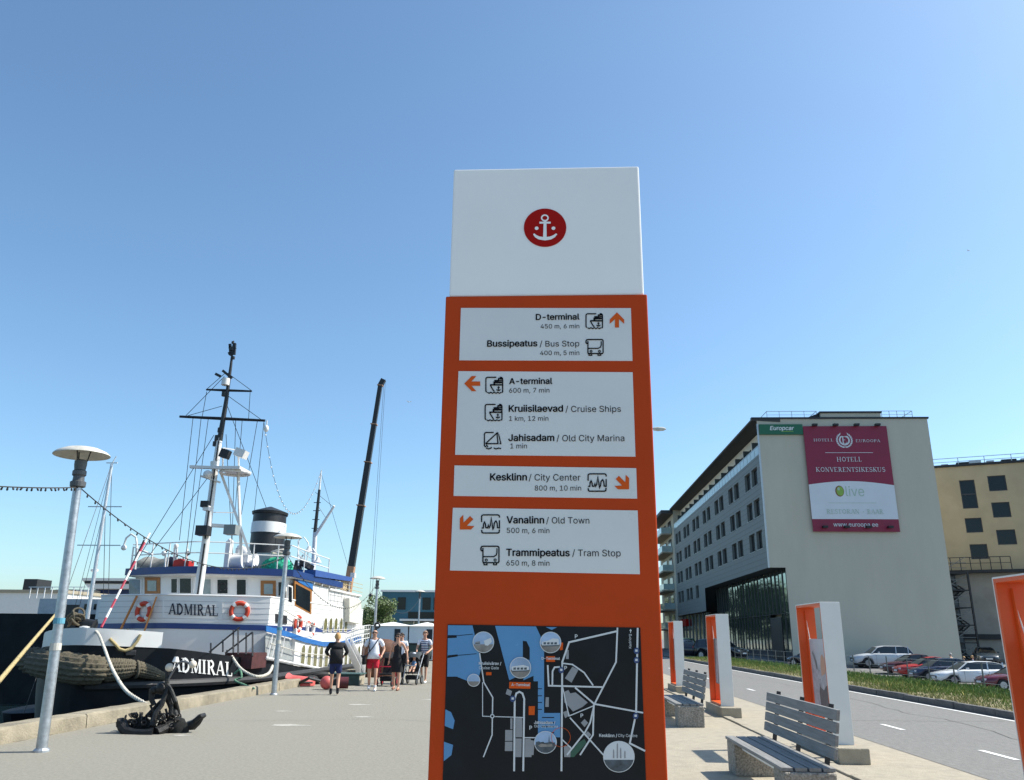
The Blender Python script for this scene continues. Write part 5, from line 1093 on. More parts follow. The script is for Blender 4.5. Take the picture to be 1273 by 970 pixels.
def hit(px, py, plan, off=0, closed=False):
    """first point where the sight line meets the upright wall over a plan outline; returns point and outward normal"""
    d = fw*F+rt*(px-636.5)-up*(py-485); best = None
    for i in range(len(plan)-(0 if closed else 1)):
        a = V(plan[i]); c = V(plan[(i+1) % len(plan)]); e = c-a; den = d.x*e.y-d.y*e.x
        if abs(den) < 1e-9: continue
        t = (a.x*e.y-a.y*e.x)/den; s = (a.x*d.y-a.y*d.x)/den
        if t > 0 and -.001 <= s <= 1.001 and (best is None or t < best[0]): best = (t, e)
    if best is None:
        k = min(range(len(plan)), key=lambda i: abs(pxof((plan[i][0], plan[i][1], 1.4))[0]-px)); q = V(plan[k]); t = q.length/V((d.x, d.y)).length
        a, c = V(plan[max(k-1, 0)]), V(plan[min(k+1, len(plan)-1)]); best = (t, c-a)
    t, e = best; p = V((0, 0, CZ))+d*t; nn = V((e.y, -e.x, 0)).normalized()
    if nn.dot(V((p.x, p.y, 0))) > 0: nn = -nn
    return p+nn*off, nn
# bow bulwark, white, with thickness
def wall_strip(plan, zlo, zhi, th, name, m_, par, inward=True, cap=True):
    b = MB(); k = len(plan); o = []; c_ = V((SX, 33.5))
    for i, (x, y) in enumerate(plan):
        a, c = V(plan[max(i-1, 0)]), V(plan[min(i+1, k-1)]); e = (c-a).normalized(); nn = V((e.y, -e.x))
        if nn.dot(V((x, y))-c_) < 0: nn = -nn
        q = V((x, y))-nn*th; zl = zlo(y) if callable(zlo) else zlo; zh = zhi(y) if callable(zhi) else zhi
        o += [(x, y, zl), (x, y, zh), (q.x, q.y, zh), (q.x, q.y, zl)]
    b.add(o, [(4*i+j, 4*i+(j+1) % 4, 4*i+4+(j+1) % 4, 4*i+4+j) for i in range(k-1) for j in range(4)]+[(0, 1, 2, 3), (4*k-4, 4*k-3, 4*k-2, 4*k-1)])
    return b.build(name, m_, par, world=True, smooth=True)
def offset(plan, d):
    k = len(plan); out = []
    for i, (x, y) in enumerate(plan):
        a, c = V(plan[max(i-1, 0)]), V(plan[min(i+1, k-1)]); e = (c-a).normalized(); nn = V((e.y, -e.x))
        if nn.dot(V((x, y))-V((SX, 33.5))) < 0: nn = -nn
        out.append((x+nn.x*d, y+nn.y*d))
    return out
i23 = max(i for i, q in enumerate(HP) if q[1] < 23.3)
bow = mirror(HP[:i23+6])[:-1]+HP[:i23-1]
BULW = offset(bow, .02)
wall_strip(BULW, lambda y: interp(DECK, y)+.0, lambda y: 1.72-.13*(y-21.6)/1.6*1.0, .07, 'bow_bulwark', SHW, ship)
# rubber rubbing tube along the hull, tyre-like joints
rb = offset(HP[2:44], .06); b = MB(); b.tube([(x, y, .28) for x, y in rb], .11, 8); b.build('rubbing_tube', mat('fender_rubber', (.03, .03, .032), .6, var=.3), ship, world=True, smooth=True)
# rope pudding fender round the bow: three plaited sections
def pudding(c, r, name):
    pts = []; N = 90; m_ = 48; L_ = len(c)-1; vs = []; fs = []
    for i in range(N+1):
        t = i/N*L_; k = min(int(t), L_-1); f = t-k; p = c[k].lerp(c[k+1], f); rr = r[k]+(r[k+1]-r[k])*f; pts.append((p, rr))
    for i, (p, rr) in enumerate(pts):
        d = (pts[min(i+1, N)][0]-pts[max(i-1, 0)][0]).normalized(); a = d.cross(V((0, 0, 1))).normalized(); q = d.cross(a)
        for j in range(m_):
            th = 2*math.pi*j/m_; sgt = .5+.5*math.sin(i/N*math.pi*2*(N/5)+(j//3 % 2)*math.pi); gr = [0, .12, .03][j % 3]
            s_ = rr*(1-gr*1.6+.07*sgt); sagz = -.06*rr if math.cos(th) else 0
            vs.append(p+a*math.cos(th)*s_+q*math.sin(th)*s_)
    for i in range(N):
        for j in range(m_): j2 = (j+1) % m_; fs.append((i*m_+j, i*m_+j2, (i+1)*m_+j2, (i+1)*m_+j))
    fs += [tuple(range(m_)), tuple(range(N*m_, (N+1)*m_))]
    return MB().add(vs, fs).build(name, ROPEB, ship, world=True, smooth=2)
CPs = {}
def cen(px, py, r): p, nn = hit(px, py, PLAN, r*.75, True); return p
def sec(L_):
    return [cen(*k) for k in L_], [k[2] for k in L_]
lead = [V((-15.9, 25.4, .8)), V((-15.0, 23.7, .82))]
c, r = sec([(46, 822, .34), (60, 824, .34), (80, 827, .36), (104, 832, .37), (122, 833, .35), (127, 833, .24)]); pudding(lead+c, [.3, .36]+r, 'bow_fender')
c, r = sec([(127, 833, .24), (133, 833, .29), (148, 832, .27), (160, 831, .23), (167, 832, .14)]); pudding(c, r, 'bow_fender')
c, r = sec([(166, 832, .14), (171, 832, .2), (185, 836, .17), (200, 841, .11), (209, 844, .05)]); pudding(c, r, 'bow_fender')
for px_, py_, rr in ((127, 833, .3), (167, 832, .2)):
    p, nn = hit(px_, py_, PLAN, .2, True); MB().torus(p, rr, .04, nn.cross(V((0, 0, 1))), 20, 8).build('lashing', ROPEB, ship, world=True, smooth=True)
# house fronts
def arcplan(x0, x1, yc, yf, k=24): return [(x0+(x1-x0)*i/k, yf+(yc-yf)*(abs(2*i/k-1)**1.25)) for i in range(k+1)]
HB_ = [(-9.42, 41)]+arcplan(-9.42, -15.2, 27.3, 26.3)+[(-15.2, 41)]
HC_ = [(-9.6, 36)]+arcplan(-9.6, -15.2, 29.4, 28.5)+[(-15.2, 36)]
HR_ = [(-9.3, 36.3)]+arcplan(-9.3, -15.5, 29.15, 27.9)+[(-15.5, 36.3)]
Z_ST0 = lambda y: 1.71+.03*(27.6-min(y, 27.6)); Z_ST1 = lambda y: Z_ST0(y)+.17
def solid(plan, z0, z1, nm, m_): b = MB(); b.prism([(x, y, z0) for x, y in plan], (0, 0, z1-z0)); return b.build(nm, m_, ship, world=True, smooth=True)
AW = [p for p in HB_]
solid(HB_, .1, 2.2, 'lower_house', SHW)
wall_strip(offset(HB_[:-1] if 0 else HB_, .012), 1.95, 2.78, .08, 'bridge_bulwark', SHW, ship)
wall_strip(offset(HB_, .02), Z_ST0, Z_ST1, .02, 'blue_stripe', SHB, ship)
b = MB(); b.tube([(x, y, 2.8) for x, y in offset(HB_, 0)], .035, 6); b.build('cap_rail', SHW, ship, world=True, smooth=True)
for zz in (2.06, 2.24, 2.42, 2.6): wall_strip(offset(HB_, .018), zz, zz+.012, .008, 'board_joint', mat('joint_grey', (.35, .35, .36), .6), ship)
solid(HC_, 2.0, 3.62, 'wheelhouse', SHW)
solid(HR_, 3.6, 3.84, 'roof_deck', BLUEA)
solid(offset(HR_, -.08)[:], 3.56, 3.598, 'roof_underside', SHW)
# raised port part of the fascia, lower one further out to port
def patch(nm, pxs, plan, m_, off, par=ship, th=.02):
    """flat piece laid on the curved wall: photo-pixel corners"""
    q = [hit(a, c, plan, off)[0] for a, c in pxs]; nn = hit(sum(a for a, c in pxs)/len(pxs), sum(c for a, c in pxs)/len(pxs), plan)[1]
    b = MB(); b.prism([p-nn*th for p in q], nn*th); return b.build(nm, m_, par, world=True)
def win(px0, px1, py0, py1, m_, fm=SHW, plan=None, fr=1.3, extra=None):
    plan = plan or HC_
    f = patch('window', [(px0-fr, py0-fr), (px1+fr, py0-fr), (px1+fr, py1+fr), (px0-fr, py1+fr)], plan, fm, .03)
    g = patch('pane', [(px0, py0), (px1, py0), (px1, py1), (px0, py1)], plan, m_, .042, f, .01); return f
win(161.5, 175.5, 721, 739, PALEGL); win(214, 220.5, 720, 737, GLS); win(224.5, 238, 719.5, 737.5, GLS); win(248.5, 262, 720.5, 738.5, PALEGL); win(270.5, 283, 721, 738, GLS); win(294.5, 305.5, 721, 739.5, GLS)
for px0, px1, py0, py1 in ((180.5, 199.5, 718, 745), (324, 343, 722, 750)):
    f = patch('wooden_door', [(px0, py0), (px1, py0), (px1, py1), (px0, py1)], HC_, WOOD, .03); patch('door_pane', [(px0+4, py0+4), (px1-4, py0+4), (px1-4, py0+17), (px0+4, py0+17)], HC_, PALEGL, .045, f, .012)
p, nn = hit(277, 730, HC_, .06); MB().torus(p, .13, .025, nn, 18, 6).build('clear_view_screen', DARKM, ship, world=True)
win(346, 352, 724, 741, GLS, fr=1)
# lifebuoys on the front
def buoy(p, nn, R0, pale=False):
    m0 = REDR; t = thing('lifebuoy', p, '', 'lifebuoy', 'red and white lifebuoys on the ship')
    b = MB(); b.torus((0, 0, 0), R0*.78, R0*.22, nn, 32, 10); b.build('ring', SHW if pale else m0, t, smooth=True)
    for k in range(4): b = MB(); b.torus((0, 0, 0), R0*.78, R0*.228, nn, 4, 10, a0=k*PI/2+.55, a1=k*PI/2+.95); b.build('band', REDR if pale else SHW, t, smooth=True)
    b = MB(); b.torus((0, 0, 0), R0*1.03, .008, nn, 32, 5); b.build('grab_line', ROPEW, t)
    return t
p, nn = hit(180.3, 760.4, HB_, .07); buoy(p, nn, .33)['label'] = 'red lifebuoy between the wooden ladder rails, left of the ADMIRAL name board'
p, nn = hit(297.6, 760, HB_, .07); buoy(p, nn, .33)['label'] = 'red lifebuoy right of the ADMIRAL name board'
def SP(px, py, x=-9.42): return P(px, py, x=x)
buoy(SP(370, 776, -9.33), V((1, -.15, 0)).normalized(), .33)['label'] = 'red lifebuoy on the sunlit side of the ship, nearest the bow'; buoy(SP(385.5, 782, -9.33), V((1, -.15, 0)).normalized(), .36, True)['label'] = 'pale lifebuoy with red bands on the sunlit side of the ship'
# names
def name_on(plan, s, pxa, pya, pxb, pyb, hpx, off, m_, nm, thin=1):
    b = MB()
    for poly, k in serif2d(s, thin):
        w0 = []
        for a, c in poly:
            L_ = (c*1.0)*(pxb-pxa); px_ = pxa+a*(pxb-pxa); base_ = pya+(pyb-pya)*a; w0.append(hit(px_+.6*0, base_-min(1.05, c*hk_(s))*hpx, plan, off+.0015*k)[0])
        b.poly(w0)
    return b.build(nm, m_, ship, world=True)
def hk_(s): return sum(SG[ch][0]+.06 for ch in s)-.06
patch('name_board', [(203, 746), (276.5, 748.5), (276.5, 770.5), (203, 768)], HB_, SHW, .035, th=.015)
name_on(HB_, 'ADMIRAL', 210.5, 763.8, 271, 766.3, 13.6, .044, mat('name_ink', (.008, .012, .03), .5), 'name_lettering', 1.1)
name_on(PLAN, 'ADMIRAL', 214, 834.5, 288.5, 841, 17.5, .012, SHW, 'name_lettering', 1.15)
# ladder rails and gangway rails in front of the house
for a, c in (((157.3, 784), (173.4, 741)), ((185.5, 788), (197.5, 742))):
    p0 = hit(*a, HB_, .25)[0]; p1 = hit(*c, HB_, .1)[0]; b = MB(); b.bar(p0, p1, .07, .05); b.build('ladder_rail', mat('ladder_wood', (.5, .2, .05), .5, var=.2, scale=5), ship, world=True)
for a, c in (((260, 811), (298, 780)), ((280, 812), (314, 786)), ((262, 813), (262, 800)), ((277, 810), (277, 796)), ((290, 812), (290, 784)), ((296, 814), (296, 781)), ((306, 814), (306, 787)), ((314, 816), (314, 787)), ((282, 814), (282, 809))):
    b = MB(); b.bar(P(*a, y=25.2), P(*c, y=25.6), .045); b.build('stair_rail', BLK, ship, world=True)
b = MB(); q = P(300, 816, y=25.6); b.box(q.x-.4, q.x+.45, 25.3, 26.6, .6, q.z+.1); b.build('deck_box', mat('dark_red_brown', (.07, .02, .02), .6, var=.4), ship, world=True)
# sunlit side: lower wall with arched windows, upper wall
def sidequad(nm, pts, m_, x=-9.38, th=.03, par=ship):
    b = MB(); b.prism([V((x-th, *P(a, c, x=x).yz)) for a, c in pts], (th, 0, 0)); return b.build(nm, m_, par, world=True)
b = MB(); b.prism([(-9.5, 30, .25), (-9.5, 41, .12), (-9.5, 41, 2.05), (-9.5, 36, 1.5), (-9.5, 30, 1.8)], (.22, 0, 0)); sw = b.build('side_wall', SHW, ship, world=True)
def arched(yc, w_, z0, z1, x, m_, par, nm='arched_window'):
    pts = [(yc-w_/2, z0), (yc+w_/2, z0)]+[(yc+w_/2*math.cos(t*PI/8), z1-w_/2+w_/2*math.sin(t*PI/8)) for t in range(9)]
    fo = [(yc-(yc-y_)*1.3, z0-.03 if z_ == z0 else z_+.03) for y_, z_ in pts]
    b = MB(); b.prism([(x-.005, y_, z_) for y_, z_ in fo], (.03, 0, 0)); f = b.build(nm, SHW, par, world=True)
    b = MB(); b.prism([(x+.02, y_, z_) for y_, z_ in pts], (.014, 0, 0)); b.build('pane', m_, f, world=True)
for k in range(12): arched(31.0+.82*k, .42, .42-.02*k*.5, 1.24-.012*k, -9.28, OLIVE, ship)
for k, px_ in enumerate((404.5, 411, 417.5, 424, 430)):
    q0 = P(px_, 768.5, x=-9.4); q1 = P(px_, 785, x=-9.4); arched(q0.y, .45, q1.z, q0.z, -9.4, OLIVE, ship)
sidequad('blue_stripe', [(331, 778), (346, 782), (360, 786), (380, 793), (401, 798), (423, 798), (449, 791), (449, 797), (423, 804), (401, 803.5), (380, 799), (360, 792.5), (346, 789), (331, 785)], mat('stripe_sky_blue', (.02, .13, .38), .4), -9.22, .05)
sidequad('grey_screen', [(330, 790), (359, 794), (365, 822), (330, 818)], mat('screen_grey', (.3, .32, .32), .3, var=.15), -9.32, .03)
sidequad('porthole_box', [(343, 763), (357, 766), (357, 776), (343, 774)], BLK, -9.38, .02)
for k in range(4): b = MB(); q = P(341+k*5, 781, x=-9.25); b.bar(q, P(333+k*5.5, 817, x=-9.2), .03); b.build('stay_rail', SHW, ship, world=True)
MB().box(-10.6, -9.44, 30.6, 34.5, 1.6, 3.5).build('saloon', SHW, ship, world=True)
f = sidequad('saloon_window', [(366.5, 722), (388, 733), (387, 764), (366.5, 753)], WOOD, -9.4, .04); sidequad('pane', [(368, 726), (386, 735.5), (385.5, 761), (368, 751)], GLS, -9.385, .01, f)
f = sidequad('saloon_window', [(358, 727), (364, 729), (364, 752), (358, 750)], SHW, -9.4, .04); sidequad('pane', [(359, 729), (363, 730.5), (363, 749), (359, 747.5)], GLS, -9.385, .01, f)
sidequad('blue_trim', [(371, 717), (389, 726), (389, 733.5), (371, 723.5)], mat('stripe_sky_blue', (.02, .13, .38)), -9.38, .12)
b = MB(); b.box(-14.8, -9.44, 34.6, 40.2, 1.4, 3.42); b.build('aft_house', SHW, ship, world=True)
for zz in (2.55, 2.78, 3.01, 3.24): MB().box(-9.44, -9.428, 34.7, 40.1, zz, zz+.02).build('board_joint', MATS['joint_grey'], ship, world=True)
for k in range(9): MB().box(-9.44, -9.426, 34.9+k*.6, 34.925+k*.6, 2.3, 3.4).build('board_joint', MATS['joint_grey'], ship, world=True)
MB().box(-14.8, -9.36, 34.5, 40.3, 3.42, 3.5).build('upper_deck', SHW, ship, world=True)
b = MB(); ca, cb = P(391, 708.5, x=-9.3), P(436.5, 718, x=-9.3)
b.prism([(-9.25, ca.y, ca.z), (-9.25, cb.y, cb.z), (-9.25, cb.y, cb.z-.18), (-9.25, ca.y, ca.z-.25)], (-5.3, 0, 0)); b.build('awning', mat('awning_blue', (.02, .07, .25), .7, var=.15), ship, world=True)
CUR = mat('beige_curtain', (.42, .33, .22), .85, var=.25, scale=2, stretch=(1, 6, .5))
for a, c in ((391, 399), (403, 409), (424, 431)): 
    q0, q1 = P(a, 718, x=-9.4), P(c, 718, x=-9.4); b = MB(); k = 8; vs = [(-9.4-.04*math.sin(i*2.1), q0.y+(q1.y-q0.y)*i/k, z) for z in (3.52, min(ca.z, cb.z)-.02) for i in range(k+1)]
    b.add(vs, [(i, i+1, k+2+i, k+1+i) for i in range(k)]); b.build('curtain', CUR, ship, world=True, smooth=True)
for a in (391, 401, 410, 418, 435): q = P(a, 716, x=-9.36); b = MB(); b.bar((-9.36, q.y, 3.5), (-9.36, q.y, ca.z-.1), .06); b.build('awning_post', SHW, ship, world=True)
for zz in (3.62, 3.8, 3.98): b = MB(); b.bar((-9.34, 34.8, zz), (-9.34, 40.3, zz), .02); b.build('guard_rail', ROPEY, ship, world=True)
sidequad('stern_cabin', [(434.5, 744), (449, 747), (449, 776), (434.5, 773)], mat('cream_panel', (.6, .58, .5), .6, var=.1), -9.15, .5)
for zz in (1.5, 1.7, 1.9, 2.1): b = MB(); b.tube([(-9.12, 37.6, zz-.25), (-9.1, 39, zz-.1), (-9.14, 41.6, zz)], .02, 5); b.build('stern_rail', SHW, ship, world=True)
for k in range(10): b = MB(); yy = 37.7+k*.42; b.bar((-9.11, yy, 1.2), (-9.11, yy, 2.05), .025); b.build('stern_rail_post', SHW, ship, world=True)
b = MB(); b.tube([P(350, 757, x=-9.3), P(375, 771, x=-9.25), P(403, 784, x=-9.2), P(445, 782, x=-9.15)], .016, 5); b.build('hand_line', ROPEL, ship, world=True)
b = MB(); b.tube([P(336, 800, x=-9.2), P(375, 812, x=-9.18), P(405, 815, x=-9.16), P(445, 808, x=-9.12)], .016, 5); b.build('hand_line', ROPEL, ship, world=True)
b = MB(); b.tube([P(330, 818, x=-9.12), P(370, 826, x=-9.08), P(412, 834, x=-9.06), P(445, 830, x=-9.06)], .05, 6); b.build('rubbing_strake', SHW, ship, world=True)
# ---- mast
MY = 27.2
def M3(px, py, dy=0): return P(px, py, y=MY+dy)
mast = thing('mast', (0, 0, 0), None, None); mast.parent = ship; mast.location = V((M3(249, 745).x, MY, 2.0))-V(ship.location)
for k_ in ('label', 'category'):
    if k_ in mast: del mast[k_]
def mpart(nm, b, m_, smooth=True): return b.build(nm, m_, mast, world=True, smooth=smooth)
b = MB(); b.tube([M3(245, 748), M3(256, 672), M3(265, 600), M3(273, 545)], [.14, .13, .115, .1], 14); mpart('lower_mast', b, SHW)
b = MB(); b.tube([M3(244.5, 748, -.14), M3(254.5, 676, -.13)], .032, 8); mpart('mast_shade_line', b, BLK)  # black tube stands in for the shade down the mast's left side
b = MB(); b.tube([M3(255, 670, -.15), M3(272, 548, -.1)], .028, 8); mpart('cable_run', b, DARKM)
b = MB(); b.tube([M3(273, 548), M3(281, 500), M3(287, 455), M3(290.5, 424)], [.1, .075, .05, .025], 12); mpart('top_mast', b, BLK)
b = MB(); b.tube([M3(223.5, 518), M3(276, 520.5), M3(329.5, 523)], [.045, .06, .045], 8); mpart('yard', b, BLK)
b = MB(); b.tube([M3(256.5, 484.5), M3(283, 485.5), M3(313, 486.5)], [.035, .05, .035], 8); mpart('yard', b, BLK)
for a, c in (((268, 465), (274, 468)), ((284, 440), (292, 437)), ((285, 432), (293, 434)), ((287, 442), (286, 428)), ((291, 441), (292, 427)), ((277, 461), (288, 470))): b = MB(); b.bar(M3(*a), M3(*c), .09); mpart('mast_fitting', b, BLK, False)
for a, r_ in (((289.5, 426), .05), ((288, 434), .08), ((290, 445), .06), ((271, 545), .12), ((274, 535), .1), ((279, 490), .1), ((268, 552), .1)): b = MB(); q = M3(*a); b.cyl(q-V((0, 0, r_*.8)), q+V((0, 0, r_*.8)), r_, n=10); mpart('mast_light', b, BLK)
b = MB(); q = M3(280, 479, -.1); b.cyl(q, q+V((0, 0, .25)), .14, n=12); mpart('mast_light', b, SHW)
b = MB(); b.bar(M3(236.5, 580.5, -.3), M3(278, 582, -.2), .16, .09); mpart('radar_scanner', b, SHW, False)
b = MB(); b.cyl(M3(266, 582, -.2), M3(266, 574, -.2), .12, n=12); mpart('radar_motor', b, SHW)
b = MB(); a_, c_ = M3(276, 584, -.2), M3(303, 587, -.2); b.box(a_.x, c_.x, MY-.6, MY+.5, a_.z-.05, a_.z+.05); mpart('platform', b, SHW, False)
b = MB(); b.torus(((a_.x+c_.x)/2, MY, a_.z-.08), .5, .05, (0, 0, 1), 20, 6); mpart('platform_rim', b, SHW)
b = MB(); q = M3(300, 564, -.2); b.obox(q, (.17, 0, -.06), (0, .2, 0), (.05, 0, .13)); mpart('floodlight', b, SHW, False)
for a, c, w2 in (((277, 560), (277, 584), .05), ((277, 557), (296, 560), .04), ((296, 560), (297, 584), .05), ((296, 588), (300, 690), .075), ((274, 586), (311, 690), .09), ((262, 652.5), (296, 655), .09), ((262, 637), (290, 637.5), .03), ((259, 655), (300, 657), .03), ((250, 690), (241, 735), .06), ((256, 655), (247, 705), .05)):
    b = MB(); b.bar(M3(*a, .1), M3(*c, .5), w2); mpart('mast_strut', b, SHW, False)
b = MB(); q = M3(258, 590, -.25); b.ball(q, .15, n=14); mpart('radome', b, SHW)
b = MB(); b.bar(M3(250, 592, -.2), M3(274, 600, 0), .14, .05); mpart('bracket', b, SHW, False)
b = MB(); b.bar(M3(275, 563, -.3), M3(285, 566, -.3), .25, .3); mpart('lamp_box', b, DARKM, False)
for a, s_, m_ in (((255.5, 627), .13, DARKM), ((253, 660), .2, DARKM), ((288, 659), .2, mat('horn_grey', (.2, .22, .22), .6)), ((257, 632), .1, SHW)):
    b = MB(); q = M3(*a, -.25); b.obox(q, (s_, 0, 0), (0, s_, 0), (0, 0, s_*.8)); o = mpart('mast_box', b, m_, False)
# rigging
def line(a, c, dy0, dy1, r_=.011, m_=DARKM, nm='stay', sg=0): b = MB(); p0, p1 = M3(*a, dy0), M3(*c, dy1); b.tube(sag(p0, p1, sg, 12) if sg else [p0, p1], r_, 5); return b.build(nm, m_, ship, world=True)
for a, c, d0, d1 in (((279, 468), (230, 518), 0, 0), ((283, 464), (313, 486), 0, 0), ((276, 505), (226, 519), 0, 0), ((283, 492), (325, 522), 0, 0), ((281, 463), (257, 484), 0, 0),
    ((240, 519), (223, 672), 0, .6), ((250, 520), (231, 694), 0, .6), ((259, 520), (236, 690), 0, .6), ((257, 487), (251, 520), 0, 0), ((311, 488), (309, 522), 0, 0), ((293, 522), (288, 690), 0, 3), ((301, 523), (292, 640), 0, 3), ((320, 523), (300, 640), 0, 4), ((328, 525), (316, 638), 0, 5), ((280, 498), (332, 634), 0, 6), ((281, 540), (289, 690), .1, 1), ((266, 541), (170, 697), 0, -1.2), ((265, 585), (174, 706), 0, -1.0)):
    line(a, c, d0, d1)
line((180, 672), (157, 720), -1.3, -1.6, .05, mat('stay_sleeve', (.02, .02, .02), .6), 'stay_sleeve')
for k in range(10):
    t0, t1 = k/10, (k+1)/10; p0, p1 = V((186, 663)), V((126, 780)); a, c = p0.lerp(p1, t0), p0.lerp(p1, t1); b = MB(); b.tube([P(*a, y=25.6-t0*2.2), P(*c, y=25.6-t1*2.2)], .035, 6); b.build('striped_stay', [SHW, mat('stay_red', (.35, .02, .05), .6)][k % 2], ship, world=True)
p0, p1 = M3(328, 524), P(400, 584, y=36); rb_ = sag(p0, p1, 2.6, 26); b = MB(); b.tube(rb_, .008, 4); dl = b.build('dressing_line', DARKM, ship, world=True)
bb_ = MB()
for q in rb_[1:-1:1]: bb_.ball(q-V((0, 0, .03)), .03, n=6)
bb_.build('bulbs', SHW, dl)['kind'] = 'stuff'; bpy.data.objects[dl.name].children[0].location = -V(ship.location)
b = MB(); q = M3(331, 533); b.ball(q, .09, rz=.13, n=10); b.cyl(q, q+V((0, 0, .3)), .02, n=6); b.build('yard_lamp', SHW, ship, world=True, smooth=True)
# ---- funnel
fx, fy = P(331, 690, y=33.2).x, 33.2; z0, z1 = 3.8, P(331, 640, y=33.2).z; fh = z1-z0; zb0, zb1 = P(331, 664, y=33.2).z, P(331, 651, y=33.2).z
fu = thing('f', (0, 0, 0), None, None); fu.name = 'funnel'; fu.parent = ship; fu.location = V((fx, fy, z0))-V(ship.location)
rr = lambda z: .7-.05*(z-z0)/fh
MB().lathe([(rr(z0), 0), (rr(zb0), zb0-z0-.002)], n=40, sy=1.25).build('casing', BLK, fu, smooth=True)
MB().lathe([(rr(zb0)+.025, zb0-z0), (rr(zb1)+.025, zb1-z0)], n=40, sy=1.25).build('white_band', SHW, fu, smooth=True)
MB().lathe([(rr(zb1), zb1-z0+.002), (rr(z1), fh)], n=40, sy=1.25).build('casing', BLK, fu, smooth=True)
MB().lathe([(.7, fh-.02), (.72, fh+.08), (.3, fh+.24), (.05, fh+.33)], n=40, sy=1.25).build('rain_cap', DARKM, fu, smooth=True)
for k in range(14): a = k/14*6.283; b = MB(); b.bar((.67*math.cos(a), .84*math.sin(a), .05), (.64*math.cos(a), .8*math.sin(a), zb0-z0-.05), .02); b.build('seam', BLK, fu)
b = MB(); b.cyl((.5, -.5, 0), (.5, -.5, fh*.6), .05); b.bar((.6, 0, 1.2), (1.0, -.1, 1.2), .03); b.bar((1.0, -.1, 1.2), (.7, -.1, .8), .02); b.build('steam_pipe', DARKM, fu)
# ---- roof gear
ZR = 3.85
def rail(plan, z, h, nm='roof_rail'):
    for zz in (h, h*.55): b = MB(); b.tube([(x, y, z+zz) for x, y in plan], .022, 6); b.build(nm, SHW, ship, world=True, smooth=True)
    L_ = 0
    for i in range(0, len(plan), 3): x, y = plan[i]; b = MB(); b.bar((x, y, z), (x, y, z+h), .035); b.build('rail_post', SHW, ship, world=True)
rp = offset(HR_, -.15); rp = [(-9.5, 34.5), (-9.5, 33.3), (-9.5, 32.1), (-9.5, 31)]+rp[1:-1]
rail(rp, ZR, .85)
GY = 28.6
def rp_(px, py, y=GY): return P(px, py, y=y)
q = rp_(225, 702, 28.2); b = MB(); b.obox((q.x, 28.4, ZR+.1), (.28, 0, 0), (0, .22, 0), (0, 0, .1)); b.prism([(q.x-.28, 28.18, ZR+.2), (q.x+.1, 28.18, ZR+.2), (q.x-.05, 28.18, ZR+.28)], (0, .4, 0)); b.build('red_locker', mat('locker_red', (.4, .02, .015), .5), ship, world=True)
q = rp_(193, 700, 29.4); b = MB(); n_ = 14; vs = []; rnd = random.Random(2)
for i in range(n_+1):
    for j in range(13):
        u, v = i/n_, j/12; xx = (u-.5)*1.25; a = v*PI; hh = .52*math.sin(min(1, u*2.2+.25)*PI/2)*(.86+.14*math.cos(u*5)); vs.append((q.x+xx, 29.6-math.cos(a)*.7, ZR+math.sin(a)**.7*hh*(1+.07*math.sin(j*2.3+i*1.3))))
b.add(vs, [(i*13+j, i*13+j+1, (i+1)*13+j+1, (i+1)*13+j) for i in range(n_) for j in range(12)]); b.build('covered_boat', CANV, ship, world=True, smooth=True)
b = MB()
for (a, r_) in (((170, 703), .05),): b.tube([rp_(168, 708), rp_(170, 676), rp_(169, 668), rp_(163, 664), rp_(157, 669), rp_(154, 678)], .035, 8)
b.ball(rp_(154, 681), .1, n=10); b.build('gooseneck_lamp', SHW, ship, world=True, smooth=True)
b = MB(); b.tube([rp_(163, 704), rp_(166, 680), rp_(180, 686), rp_(190, 690)], .035, 6); b.build('rail_end', SHW, ship, world=True)
for px_ in (206, 217, 220, 233): b = MB(); b.bar(rp_(px_-1, 706), rp_(px_, 680+random.uniform(-4, 4)), .05); b.build('stanchion', SHW, ship, world=True)
for (px_, py_, s_) in ((204, 688, .1), (219, 679, .09), (233, 688, .09)): b = MB(); b.ball(rp_(px_, py_), s_, n=8); b.build('deck_lamp', [SHW, BLK, BLK][px_ % 3], ship, world=True, smooth=True)
# white winch and gear right of the mast
rnd = random.Random(9)
for i, (px_, py_, sx_, sz_) in enumerate([(284, 690, .12, .5), (295, 698, .22, .25), (303, 694, .3, .18), (308, 700, .25, .14), (298, 688, .16, .2), (313, 697, .2, .22), (287, 702, .2, .1)]):
    q = rp_(px_, py_, 29.3+.15*i); b = MB()
    if i % 2: b.cyl(q-V((sx_, 0, 0)), q+V((sx_, 0, .03)), sz_, n=14); b.cyl(q-V((sx_+.04, 0, 0)), q-V((sx_, 0, 0)), sz_*1.25, n=14)
    else: b.obox(q, (sx_*.7, 0, .02), (0, .15, 0), (0, 0, sz_)); b.ball(q+V((0, 0, sz_)), sx_*.8, n=10)
    b.build('winch_part', SHW, ship, world=True, smooth=True)
